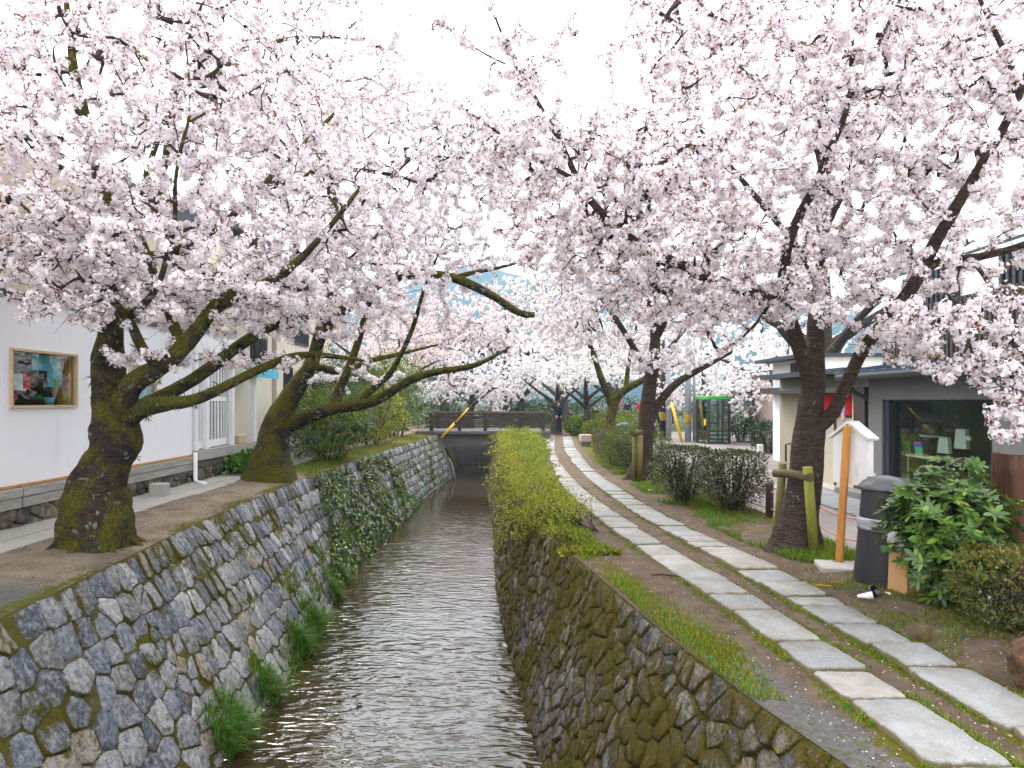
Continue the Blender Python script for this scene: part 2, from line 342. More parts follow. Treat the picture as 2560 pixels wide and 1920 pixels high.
# wide ground beyond: one sheet to the horizon on either side of the canal
M['ground_far'] = simple('far ground', (.05, .06, .025), .95, .1, .3, .4, .2)
tag(MB().add([(-2500, -40, .12), (-6.0, -40, .12), (-6.0, 43.5, .12), (-2500, 43.5, .12)], [(0, 1, 2, 3)]).add([(-2500, 43.4, -.34), (2500, 43.4, -.34), (2500, 3000, -.34), (-2500, 3000, -.34)], [(0, 1, 2, 3)]).add(
    [(17, -40, -.33), (2500, -40, -.33), (2500, 43.5, -.33), (17, 43.5, -.33)], [(0, 1, 2, 3)]).build('ground', M['ground_far']), kind='structure')
# road
def m_road():
    t = NT('worn pinkish asphalt'); p = t.pos(); n = t.noise(p, 1.2, 6, .6); f = t.noise(p, 120, 3, .7)
    c = t.ramp(n, [(.3, (.15, .128, .118)), (.7, (.23, .2, .185))]); c = t.mix(t.math('MULTIPLY', t.step(f, .45, .75), .6), c, (.34, .31, .29))
    t.bsdf(c, .9, .2, t.bump(f, .4, .01)); return t.m
M['road'] = m_road()
sheet('road', list(np.arange(-2, 44.5, 1.5)), lambda y: [fence_x(max(y, 0)) + .3, 7.0 + max(0, y - 16) * .12, 18.0], lambda x, y: ZROAD - .0015 * max(0, y - 14), None, M['road'], 3)
# raised concrete kerb of the shop side, slate paving in front of the shop
M['slate'] = simple('grey paving slab', (.2, .21, .22), .8, .3, .25, 5, .3, dirt=(.12, .11, .1))
mb = MB()
for i in range(9):
    y0 = 7.2 + i * .95; mb2 = MB().bx(5.75, 6.72, y0, y0 + .93, ZROAD - .1, ZROAD + .035 + .004 * (i % 3), b=.01)
    if i == 0: pav = tag(empty('pavement', (0, 0, 0)), kind='structure')
    mb2.build('paving_slab', M['slate'], pav)

# canal bed and water
M['bed'] = simple('canal bed', (.05, .038, .022), .9, .1, .3, 3, .3)
sheet('canal_bed', list(np.arange(-3, 60, 1.0)), lambda y: [TL(y) - .2, BL(y), BR(y), TR(y) + .2], lambda x, y: ZW - .25, None, M['bed'], 4)
def m_water():
    t = NT('rippling stream water'); p = t.pos()
    w1 = t.noise(t.mapping(p, (3.0, 7.5, 1), (0, 0, R(8))), 1.0, 1, .5, .9); w2 = t.noise(t.mapping(p, (8, 17, 1), (0, 0, R(-12))), 1.0, 1, .5, .6)
    w3 = t.noise(t.mapping(p, (.7, .45, 1)), 1.0, 2, .5)
    amp = t.math('ADD', .3, t.step(w3, .3, .7))
    sx = t.n('SeparateXYZ', None, Vector=p)
    calm = t.step(sx.outputs[1], 23, 15)
    h = t.math('MULTIPLY', t.math('ADD', w1, t.math('MULTIPLY', w2, .22)), t.math('MULTIPLY', amp, t.math('ADD', .08, t.math('MULTIPLY', calm, .92))))
    c = t.mix(t.noise(p, 2.2, 4, .6), (.016, .011, .004), (.055, .037, .015))
    b = t.bsdf(c, .02, .5, t.bump(h, 1.0, .025)); b.inputs['IOR'].default_value = 1.75; return t.m
M['water'] = m_water()
sheet('water', list(np.arange(-3, 60, .5)), lambda y: [BL(y) - .3, BL(y) * .5 + BR(y) * .5, BR(y) + .3], lambda x, y: ZW, None, M['water'], 3)

# ------------------------------------------------------------------ masonry
def clip(poly, a, b, c):
    """keep a*x+b*y<=c"""
    out = []; n = len(poly)
    for i in range(n):
        p, q = poly[i], poly[(i + 1) % n]; dp = a * p[0] + b * p[1] - c; dq = a * q[0] + b * q[1] - c
        if dp <= 0: out.append(p)
        if dp * dq < 0: t = dp / (dp - dq); out.append((p[0] + (q[0] - p[0]) * t, p[1] + (q[1] - p[1]) * t))
    return out
def cells(sites, u0, u1, s0, s1, reach):
    S = np.array(sites); out = []
    for i, (x, y) in enumerate(sites):
        d = np.hypot(S[:, 0] - x, S[:, 1] - y); nb = np.argsort(d)[1:16]
        poly = [(max(u0, x - reach), max(s0, y - reach)), (min(u1, x + reach), max(s0, y - reach)), (min(u1, x + reach), min(s1, y + reach)), (max(u0, x - reach), min(s1, y + reach))]
        for j in nb:
            a, b = S[j, 0] - x, S[j, 1] - y; poly = clip(poly, a, b, (S[j, 0] ** 2 - x * x + S[j, 1] ** 2 - y * y) / 2)
            if len(poly) < 3: break
        if len(poly) >= 3: out.append(poly)
    return out
def chaikin(poly, f=.13):
    o = []
    for i in range(len(poly)):
        p, q = np.array(poly[i]), np.array(poly[(i + 1) % len(poly)])
        if np.hypot(*(q - p)) < .03: o.append((p + q) / 2)
        else: o += [p * (1 - f) + q * f, p * f + q * (1 - f)]
    return np.array(o)
def masonry(root, mapf, polys, mat, palette, gap=.012, proud=.03, nobj=300, seed=1, name='stone', rest='small_stones'):
    """mapf(u,s,d)->world; each cell one stone object under root, past nobj joined"""
    r = np.random.default_rng(seed); items = []
    for poly in polys:
        q = chaikin(poly); c = q.mean(0); rad = np.hypot(*(q - c).T).mean()
        if rad < .03: continue
        q = c + (q - c) * max(.5, 1 - gap / rad) * (1 + r.normal(0, .04, (len(q), 1)))
        n = len(q); pr = proud * r.uniform(.5, 1.5); tilt = r.normal(0, .09, 2)
        V = [mapf(a, b, -.05) for a, b in q]; top = c + (q - c) * .90
        V += [mapf(a, b, pr * (.75 + r.normal(0, .12)) + tilt[0] * (a - c[0]) + tilt[1] * (b - c[1])) for a, b in q * .35 + (c + (q - c) * .98) * .65]
        V += [mapf(a, b, pr * (1.05 + r.normal(0, .16)) + tilt[0] * (a - c[0]) + tilt[1] * (b - c[1])) for a, b in top]
        V.append(mapf(c[0], c[1], pr * (1.1 + r.normal(0, .25)))); al = [0.0] * n + [.25] * n + [.85] * n + [1.0]
        F4 = [(k, (k + 1) % n, n + (k + 1) % n, n + k) for k in range(n)] + [(n + k, n + (k + 1) % n, 2 * n + (k + 1) % n, 2 * n + k) for k in range(n)]
        F3 = [(2 * n + k, 2 * n + (k + 1) % n, 3 * n) for k in range(n)]
        w = np.array([tuple(v) for v in V]); wc = w.mean(0)
        # size in the view
        yy = max(.5, wc[1]); px = 1280 + wc[0] / yy * FPX; py = HOR - (wc[2] - CAM_H) / yy * FPX
        P2 = np.c_[w[n:2 * n, 0] / w[n:2 * n, 1] * FPX, w[n:2 * n, 2] / w[n:2 * n, 1] * FPX]
        area = abs(np.dot(P2[:, 0], np.roll(P2[:, 1], 1)) - np.dot(P2[:, 1], np.roll(P2[:, 0], 1))) / 2
        vis = -40 < px < 2600 and -40 < py < 1960 and wc[1] > .5
        pc = palette[r.choice(len(palette))]; cc = np.clip(np.array(pc) * r.uniform(.8, 1.25), 0, 1)
        items.append((area if vis else 0, w, F4, F3, np.c_[np.tile(cc, (len(w), 1)), al], wc))
    items.sort(key=lambda t: -t[0])
    for a, w, F4, F3, cc, wc in items[:nobj]:
        if a < 60: break
        link(name, npmesh(name, w - wc, [F4, F3], mat, None, cc), root, wc)
    k = sum(1 for t in items[:nobj] if t[0] >= 60); V = []; A = []; B = []; C = []; b = 0
    for a, w, F4, F3, cc, wc in items[k:]:
        n = len(F3); w2 = np.r_[w[:n], w[2 * n:]]; j = np.arange(n); q4 = np.stack([j, (j + 1) % n, n + (j + 1) % n, n + j], 1); q3 = np.stack([n + j, n + (j + 1) % n, np.full(n, 2 * n)], 1)
        V.append(w2); A.append(q4 + b); B.append(q3 + b); C.append(np.r_[cc[:n], cc[2 * n:]]); b += len(w2)
    if V: tag(link(rest, npmesh(rest, np.concatenate(V), [np.concatenate(A), np.concatenate(B)], mat, None, np.concatenate(C)), root), kind='stuff')

def wall_map(T, B, zt, zb, side):
    def f(u, s, d):
        t = np.array((T(u), u, zt)); b = np.array((B(u), u, zb)); p = b + (t - b) * s
        e = .1; ta = np.array((T(u + e) - T(u - e), 2 * e, 0)); sl = t - b; n = np.cross(ta, sl); n /= np.linalg.norm(n)
        if n[0] * side < 0: n = -n
        p = p + n * d
        return p
    return f
def wall_backing(name, fm, mat, y0, y1):
    ys = np.arange(y0, y1, .12); ss = np.linspace(0, 1, 15); V = []; C = []
    for y in ys:
        for s in ss: V.append(fm(y, s, .006 + .014 * mnoise.noise(Vector((y * 4, s * 9, 3))))); C.append((.17, .14, .10, .3))
    n = len(ss); F = [(i * n + j, i * n + j + 1, (i + 1) * n + j + 1, (i + 1) * n + j) for i in range(len(ys) - 1) for j in range(n - 1)]
    return npmesh(name, V, [F], mat, None, C, True)
def course_sites(u0, u1, s0, s1, w, h, jit, jx):
    out = []; rows = max(1, round((s1 - s0) / h)); hh = (s1 - s0) / rows; r = random.Random(5)
    for k in range(rows):
        u = u0 - r.uniform(0, w); 
        while u < u1 + w:
            j = jit(u); out.append((u + r.uniform(-jx, jx) * w, s0 + (k + .5) * hh + r.uniform(-j, j) * hh)); u += w * r.uniform(.75, 1.3)
    return out
M['joint_left'] = m_stone('mossy mortar', .62, 0, .7); M['joint_right'] = m_stone('mossy dark joint', .95, 1.0, .35, ((.012, .011, .003), (.07, .06, .005)))
wmapL = wall_map(TL, BL, ZL + .0, ZW - .2, 1); wmapR = wall_map(TR, BR, ZR + .0, ZW - .2, -1)
wl = tag(link('canal_wall', wall_backing('canal_wall', wmapL, M['joint_left'], .8, 46)), 'sloping grey stone retaining wall of the canal below the white house', 'wall')
SL = 2.3   # slope length of the left wall in metres
st = course_sites(1.0, 6.4, 0, SL, .27, .27, lambda u: .22, .2) + course_sites(6.55, 32, 0, SL, .20, .29, lambda u: .12, .15)
cl = cells(st, .9, 32, 0, SL, .35)
masonry(wl, lambda u, s, d: wmapL(u, s / SL, d), cl, M['stone_left'], [(.12, .135, .175), (.15, .165, .205), (.19, .205, .24), (.28, .285, .295), (.33, .33, .34), (.31, .26, .2), (.40, .40, .40), (.22, .215, .21), (.26, .26, .285)], .006, .024, 300, 11, 'stone', 'far_stones')
wr = tag(link('canal_wall', wall_backing('canal_wall', wmapR, M['joint_right'], .8, 46)), 'mossy brown stone retaining wall of the canal beside the slab path', 'wall')
SRr = 1.95
st = course_sites(1.0, 30, 0, SRr, .115, .22, lambda u: .45, .35)
cl = cells(st, .9, 30, 0, SRr, .4)
masonry(wr, lambda u, s, d: wmapR(u, s / SRr, d), cl, M['stone_right'], [(.10, .083, .07), (.085, .075, .08), (.14, .115, .09), (.07, .06, .058), (.19, .175, .165), (.19, .145, .11)], .008, .03, 300, 12, 'stone', 'far_stones')

# ------------------------------------------------------------------ granite slabs of the path
def m_granite():
    t = NT('pale granite slab'); p = t.pos(); c = t.attr(); f = t.noise(p, 160, 2, .8); n = t.noise(p, 6, 6, .65)
    c = t.mix(1.0, c, t.ramp(n, [(.3, (.78, .77, .75)), (.7, (1.15, 1.15, 1.15))]), 'MULTIPLY')
    c = t.mix(t.step(f, .54, .68), c, (.13, .13, .135)); c = t.mix(t.math('MULTIPLY', t.step(t.noise(p, 220, 2, .7), .58, .7), .7), c, (.72, .72, .71))
    c = t.mix(t.math('MULTIPLY', t.step(t.noise(p, 2.6, 7, .78), .45, .68), .7), c, (.17, .145, .105)); al = t.n('Attribute', {'attribute_name': 'Col'}).outputs['Alpha']
    c = t.mix(t.step(t.math('ADD', al, t.math('MULTIPLY', t.noise(p, 18, 5, .7), .9)), .98, .72), c, (.12, .10, .05))
    t.bsdf(c, .82, .3, t.bump(t.math('ADD', f, t.math('MULTIPLY', n, 2.0)), .5, .006)); return t.m
M['granite'] = m_granite()
path = tag(empty('path', (0, 0, 0)), kind='structure')
def slab_row(J, last, ea, eb, seed):
    ys = joints(J, last); r = np.random.default_rng(seed)
    for a, b in zip(ys[:-1], ys[1:]):
        g = .012; a2, b2 = a + g, b - g
        sk = r.normal(0, .012)
        q = [(ea(a2) + r.normal(0, .012), a2 + sk), (eb(a2) + r.normal(0, .012), a2 - sk + r.normal(0, .008)), (eb(b2) + r.normal(0, .012), b2 + r.normal(0, .01)), (ea(b2) + r.normal(0, .012), b2 + r.normal(0, .01))]
        pts = []
        for i in range(4):
            p0, p1 = np.array(q[i]), np.array(q[(i + 1) % 4]); n = 5 if b > 14 else 8
            for t in np.linspace(.06, .94, n):
                if b > 14 and t not in (.06, .94) and r.random() < .4: continue
                pts.append(p0 + (p1 - p0) * t + r.normal(0, .0045, 2))
        pts = np.array(pts); c = pts.mean(0); n = len(pts); zt = .022 + r.normal(0, .006); tl = r.normal(0, .008, 2)
        def ring(sc_, z): return [(c[0] + (p[0] - c[0]) * sc_, c[1] + (p[1] - c[1]) * sc_, z + tl[0] * (p[0] - c[0]) + tl[1] * (p[1] - c[1])) for p in pts]
        V = ring(1.0, -.06) + ring(1.0, zt - .014) + ring(.95, zt) + [(c[0], c[1], zt + .001)]
        F4 = [(rr * n + k, rr * n + (k + 1) % n, (rr + 1) * n + (k + 1) % n, (rr + 1) * n + k) for rr in (0, 1) for k in range(n)]
        F3 = [(2 * n + k, 2 * n + (k + 1) % n, 3 * n) for k in range(n)]
        base = np.array([(.27, .265, .25), (.25, .25, .25), (.29, .275, .255), (.235, .24, .245)][r.integers(4)]) * r.uniform(.9, 1.12)
        V = np.array(V); o = np.array((c[0], c[1], 0))
        link('slab', npmesh('slab', V - o, [F4, F3], M['granite'], None, np.c_[np.tile(base, (len(V), 1)), np.r_[np.zeros(n), np.full(n, .25), np.full(n, .55), 1.0]]), path, o)
slab_row(JL, .9, E_ll, E_lr, 21); slab_row(JR, .75, E_rl, E_rr, 22)
# ------------------------------------------------------------------ plants: many small faces built with numpy
def unit(v): return v / np.maximum(1e-9, np.linalg.norm(v, axis=-1, keepdims=True))
def frames(N, r):
    a = unit(np.cross(N, unit(r.normal(size=N.shape)))); b = np.cross(N, a); return a, b
PET = {}
def flowers(C, N, S, r, lod, tint):
    """C centres, N facing, S radius -> verts, faces, colours"""
    n = len(C); A, B = frames(N, r)
    w = np.array(tint[0])[None] * r.uniform(.94, 1.04, (n, 1)) * np.array([1, 1, 1]) + r.normal(0, .012, (n, 1)) * np.array([0, 1, .5])
    mixp = r.random((n, 1)) ** 3 * .5 + (.16 if lod else 0); w = w * (1 - mixp) + np.array(tint[1])[None] * mixp; w = np.clip(w, 0, .97)
    if lod == 0:
        L = []; colr = []
        ce = np.array(tint[2])[None] * r.uniform(.6, 1.3, (n, 1))
        for k in range(5):
            a = 2 * math.pi * k / 5
            for rr, da, z, ins in ((.03, 0, -.05, 1), (1.0, -.5, .15, 0), (1.0, .5, .15, 0)):
                x, y = rr * math.cos(a + da), rr * math.sin(a + da)
                L.append(C + (A * x + B * y + N * z) * S[:, None]); colr.append(ce if ins else w)
        V = np.stack(L, 1).reshape(-1, 3); Cc = np.stack(colr, 1).reshape(-1, 3)
        F = (np.arange(n)[:, None, None] * 15 + np.arange(5)[None, :, None] * 3 + np.arange(3)[None, None]).reshape(-1, 3)
        return V, F, np.clip(Cc, 0, 1)
    L = []
    for k in range(4):
        a = 2 * math.pi * k / 4; rr = 1.05 if k % 2 else .9
        L.append(C + (A * math.cos(a) * rr + B * math.sin(a) * rr) * S[:, None])
    V = np.stack(L, 1).reshape(-1, 3); F = np.arange(n * 4).reshape(n, 4)
    return V, F, np.repeat(w, 4, 0)
def leaves(C, D, N, Lg, Wd, col, fold=.12):
    """kite leaves: C base, D direction, N normal, sizes arrays"""
    n = len(C); S = unit(np.cross(D, N)); Lg = Lg[:, None]; Wd = Wd[:, None]
    V = np.stack([C, C + D * Lg * .5 + S * Wd * .5 + N * Wd * fold, C + D * Lg - N * Lg * .06, C + D * Lg * .5 - S * Wd * .5 + N * Wd * fold], 1).reshape(-1, 3)
    return V, np.arange(n * 4).reshape(n, 4), np.repeat(col, 4, 0)
def bigleaves(C, D, N, Lg, Wd, col):
    """six-point leaves with a fold along the midrib"""
    n = len(C); S = unit(np.cross(D, N)); Lg = Lg[:, None]; Wd = Wd[:, None]
    p = [C, C + D * Lg * .32 + S * Wd * .42 + N * Wd * .08, C + D * Lg * .7 + S * Wd * .46 + N * Wd * .06 - N * Lg * .03, C + D * Lg - N * Lg * .1, C + D * Lg * .7 - S * Wd * .46 + N * Wd * .06 - N * Lg * .03, C + D * Lg * .32 - S * Wd * .42 + N * Wd * .08]
    V = np.stack(p, 1).reshape(-1, 3); i = np.arange(n)[:, None] * 6
    F = np.concatenate([i + np.array([[0, 1, 2, 3]]), i + np.array([[0, 3, 4, 5]])]); return V, F, np.repeat(col, 6, 0)
class Bag:
    def __init__(s): s.V = []; s.F = []; s.C = []; s.n = 0
    def add(s, V, F, C):
        s.V.append(V); s.F.append(np.asarray(F) + s.n); s.C.append(C); s.n += len(V)
    def mesh(s, name, mat):
        by = {}
        for F in s.F: by.setdefault(F.shape[1], []).append(F)
        return npmesh(name, np.concatenate(s.V), [np.concatenate(x) for x in by.values()], mat, None, np.concatenate(s.C))
def np_tubes(chains, sides, jit=None):
    """chains: list of (pts(n,3), rad(n)); one joined tube mesh"""
    V = []; F = []; b = 0
    for pts, rad in chains:
        pts = np.asarray(pts, float); n = len(pts); k = sides(rad[0]) if callable(sides) else sides
        t = np.gradient(pts, axis=0); t = unit(t); up = np.array((0, 0, 1.)) if abs(t[0, 2]) < .9 else np.array((1., 0, 0)); rings = []
        an = np.linspace(0, 2 * math.pi, k, endpoint=False)
        for i in range(n):
            a = np.cross(t[i], up); a /= max(1e-9, np.linalg.norm(a)); up = np.cross(a, t[i])
            rr = rad[i]
            ring = pts[i] + rr * (np.cos(an)[:, None] * a + np.sin(an)[:, None] * up)
            if jit: ring = jit(ring, pts[i], rr, an, i / (n - 1))
            rings.append(ring)
        V.append(np.concatenate(rings)); i = np.arange(n - 1)[:, None] * k; j = np.arange(k)[None]
        q = np.stack([i + j, i + (j + 1) % k, i + k + (j + 1) % k, i + k + j], -1).reshape(-1, 4) + b; F.append(q); b += n * k
    return np.concatenate(V), np.concatenate(F)
def resample(pts, rad, step):
    pts = np.array([tuple(p) for p in pts]); rad = np.array(rad, float); s = np.r_[0, np.cumsum(np.linalg.norm(np.diff(pts, axis=0), axis=1))]
    n = max(3, int(s[-1] / step) + 1); g = np.linspace(0, s[-1], n)
    q = np.stack([np.interp(g, s, pts[:, k]) for k in range(3)], 1); w = np.interp(g, s, rad)
    if n > 6:
        for _ in range(2): q[1:-1] = q[1:-1] * .5 + (q[:-2] + q[2:]) * .25
    return q, w
def gnarl(amp, flare=0.0, lobes=5, seed=0.0):
    def f(ring, c, rr, an, t):
        o = ring - c
        k = np.array([1 + amp * mnoise.noise(Vector(((p[0] + seed) * 2.6, p[1] * 2.6, p[2] * 2.2))) + amp * .6 * mnoise.noise(Vector((p[0] * 8, p[1] * 8 + seed, p[2] * 5))) + min(.05, amp * .4) * mnoise.noise(Vector((p[0] * 24, p[1] * 24 + seed, p[2] * 14))) for p in ring])
        if flare: k = k * (1 + flare * math.exp(-t * 9) * (1 + .5 * np.cos(an * lobes + seed)))
        return c + o * k[:, None]
    return f
WHITE = ((.95, .917, .928), (.915, .825, .86), (.86, .66, .73)); PINK = ((.89, .80, .80), (.82, .65, .65), (.6, .35, .4)); PALE = ((.94, .915, .92), (.90, .83, .855), (.7, .45, .55))
def grow(limbs, blobs, ntarget, seed, zmin, reach=.1, rtip=.0028, ramp=.0044):
    r = np.random.default_rng(seed); Ln = []
    for q, w in limbs:
        d = unit(np.gradient(q, axis=0))
        for i in range(len(q)):
            if q[i, 2] > zmin: Ln.append((*q[i], *d[i]))
    Ln = np.array(Ln); N = 400000
    pos = np.zeros((N, 3)); dr = np.zeros((N, 3)); own = np.full(N, -1); n = len(Ln); pos[:n] = Ln[:, :3]; dr[:n] = Ln[:, 3:]
    wts = np.array([b[6] for b in blobs], float); cnt = (wts / wts.sum() * ntarget).astype(int); T = []
    for b, c in zip(blobs, cnt):
        u = unit(r.normal(size=(c, 3))) * (r.random((c, 1)) ** (1 / 2.3)); ctr = np.array(P(b[0], b[1], b[2])) if len(b) == 7 else np.array(b[:3]); T.append(ctr + u * np.array(b[3:6]))
    T = np.concatenate(T)
    d0 = np.array([np.min(((pos[:n] - t) ** 2).sum(1)) for t in T]); T = T[np.argsort(d0)]
    twigs = []; par = []
    for t in T:
        d2 = ((pos[:n] - t) ** 2).sum(1); i = int(np.argmin(d2)); L = math.sqrt(d2[i])
        if L < .05 or L > 3.0: continue
        p0 = pos[i]; dirn = (t - p0) / L
        p1 = p0 + (dr[i] * .55 + dirn * .45 + np.array((0, 0, .10)) + r.normal(0, .12, 3)) * L * .45
        k = max(3, int(L / reach) + 1); s = np.linspace(0, 1, k)[:, None]
        q = (1 - s) ** 2 * p0 + 2 * s * (1 - s) * p1 + s * s * t; q[1:-1] += r.normal(0, .012, (k - 2, 3)) * min(1, L)
        dq = unit(np.gradient(q, axis=0)); m = k - 1
        if n + m >= N: break
        pos[n:n + m] = q[1:]; dr[n:n + m] = dq[1:]; own[n:n + m] = len(twigs); n += m
        par.append(own[i]); twigs.append(q)
    desc = np.ones(len(twigs))
    for k in range(len(twigs) - 1, -1, -1):
        if par[k] >= 0: desc[par[k]] += desc[k]
    rad = [np.linspace(min(.045, ramp * d ** .5), min(.03, rtip * max(1, d * .25) ** .45), len(q)) for q, d in zip(twigs, desc)]
    return twigs, rad, desc
def bloom(twigs, rad, nflow, r, lod, size, tint, leafn=.18, spread=.05, leafc=((.30, .12, .035), (.26, .21, .03), (.36, .08, .06), (.12, .05, .03))):
    """umbels strung along the twigs"""
    A = []; W = []
    for q, w in zip(twigs, rad):
        L = np.linalg.norm(np.diff(q, axis=0), axis=1).sum(); m = max(2, int(L / .035)); s = np.linspace(.18, 1.02, m); idx = s * (len(q) - 1)
        p = np.stack([np.interp(idx, np.arange(len(q)), q[:, k]) for k in range(3)], 1); ww = np.interp(idx, np.arange(len(q)), w)
        # clumps along the twig: some lengths bare
        ph = r.random() * 6.28; keep = (np.sin(idx / (len(q) - 1) * L * 9 + ph) + r.normal(0, .5, m) > -.45) & (ww < .016)
        A.append(p[keep])
    A = np.concatenate(A); per = 10 if lod == 0 else 8
    nu = int(nflow / per); U = A[r.integers(0, len(A), nu)] + r.normal(0, .012, (nu, 3))
    n = nu * per; D = unit(r.normal(size=(n, 3)) + np.array((0, 0, .05)))
    C = np.repeat(U, per, 0) + D * (spread * r.uniform(.45, 1.1, (n, 1)))
    S = size * r.uniform(.8, 1.15, n); Nn = unit(D + r.normal(0, .35, (n, 3)))
    bag = Bag()
    if lod == 0:
        mk = r.random(n) < .2; bag.add(*flowers(C[mk], Nn[mk], S[mk], r, 0, tint)); bag.add(*flowers(C[~mk], Nn[~mk], S[~mk] * .9, r, 1, tint))
    else: bag.add(*flowers(C, Nn, S, r, lod, tint))
    m = int(n * leafn); j = r.integers(0, len(A), m); D = unit(r.normal(size=(m, 3)) + np.array((0, 0, .3))); Nn = unit(np.cross(D, r.normal(size=(m, 3))))
    lc = np.array(leafc)[r.integers(0, len(leafc), m)] * r.uniform(.6, 1.2, (m, 1))
    Lg = size * r.uniform(.8, 2.0, m)[:, None]; b0 = A[j] + D * .02; Sd = unit(np.cross(D, Nn)) * Lg * .25; bag.add(np.stack([b0 - Sd, b0 + Sd, b0 + D * Lg], 1).reshape(-1, 3), np.arange(3 * m).reshape(m, 3), np.repeat(lc, 3, 0))
    return bag
def cherry(name, label, limbs, blobs, ntarget, nflow, lod, seed, zmin, bark, flare=.5, size=.021, tint=WHITE, group=None, leafn=.18, gn=.1, leafc=None, spread=.05, roots=None, sprouts=0):
    base = limbs[0][0][0]; org = np.array(tuple(base)); root = empty(name, tuple(base))
    r = np.random.default_rng(seed); L = [resample(p, w, .09 if lod == 0 else .16) for p, w in limbs]
    V, F = np_tubes([resample(*limbs[0], .05)] if lod == 0 else L[:1], 30 if lod == 0 else 12, gnarl(gn, flare, 5, seed)); me = npmesh('trunk', V - org, [F], bark, None, None, True); link('trunk', me, root)
    if len(L) > 1:
        V, F = np_tubes(L[1:], lambda w: (12 if w > .05 else 8) if lod == 0 else 7, gnarl(gn * .8, 0, 5, seed + 3)); link('branches', npmesh('branches', V - org, [F], bark, None, None, True), root)
    if roots:
        ch = []; zb = org[2] + roots; r3 = np.random.default_rng(seed + 9)
        for k in range(8):
            a = k * .785 + r3.uniform(-.25, .25); d = np.array((math.cos(a), math.sin(a), 0)); e = np.array((-d[1], d[0], 0)) * r3.uniform(-.3, .3); w0 = limbs[0][1][1]; Lr = w0 * r3.uniform(1.25, 1.8)
            ch.append((np.array([org + d * w0 * .5 + (0, 0, roots + w0 * .7), org + d * w0 * .85 + (0, 0, roots + w0 * .22), org + d * w0 * 1.12 + e * .3 * Lr + (0, 0, roots + .01), org + d * Lr + e * Lr + (0, 0, roots - .09)]), np.array([.34, .26, .15, .05]) * w0))
        ch = [resample(q, w, .06) for q, w in ch]; V, F = np_tubes(ch, 9, gnarl(.2, 0, 5, seed + 5)); tag(link('roots', npmesh('roots', V - org, [F], bark, None, None, True), root), kind='stuff')
    if sprouts:
        r4 = np.random.default_rng(seed + 20); Q = np.concatenate([np.c_[q, w] for q, w in L]); Q = Q[(Q[:, 3] > .035) & (Q[:, 2] < 3.4)]; m = sprouts; q = Q[r4.integers(0, len(Q), m // 6)].repeat(6, 0); u = unit(r4.normal(size=(m // 6, 3))).repeat(6, 0); Cq = q[:, :3] + u * q[:, 3:4] * .95 + r4.normal(0, .012, (len(q), 3))
        bag = Bag(); bag.add(*leaves(Cq - org, unit(u * .8 + r4.normal(0, .5, (len(q), 3)) + np.array((0, 0, -.3))), unit(r4.normal(size=(len(q), 3))), r4.uniform(.03, .11, len(q)), r4.uniform(.008, .018, len(q)), np.array([(.10, .16, .015), (.16, .2, .02), (.07, .12, .015)])[r4.integers(0, 3, len(q))])); tag(link('sprouts', bag.mesh('sprouts', M['leaf']), root), kind='stuff')
    tw, rad, desc = grow(L, blobs, ntarget, seed, zmin, .1 if lod == 0 else .16)
    if lod == 0:      # short bare spurs with buds
        sp = []
        for k in range(3000):
            q = tw[r.integers(len(tw))]; i = r.integers(1, len(q)); d = unit(r.normal(size=3) + np.array((0, 0, .35))); l = r.uniform(.05, .2); sp.append((np.stack([q[i], q[i] + d * l * .5 + r.normal(0, .006, 3), q[i] + d * l + np.array((0, 0, .01))]), np.array([.0022, .0018, .0013])))
    else: sp = []
    V, F = np_tubes(list(zip(tw, rad)) + sp, (lambda w: 6 if w > .01 else (4 if w > .0023 else 3)) if lod == 0 else 3); tag(link('twigs', npmesh('twigs', V - org, [F], M['twig'], None, None, True), root), kind='stuff')
    kw = {'leafc': leafc} if leafc else {}
    bag = bloom(tw + [q for q, w in L[1:] if w[-1] < .016], rad + [w for q, w in L[1:] if w[-1] < .016], nflow, r, lod, size, tint, leafn, spread=spread, **kw); bag.V = [v - org for v in bag.V]
    tag(link('crown', bag.mesh('crown', M['blossom']), root), kind='stuff')
    return tag(root, label, 'tree', group)
def sight(*pts): return [P(*p) for p in pts]

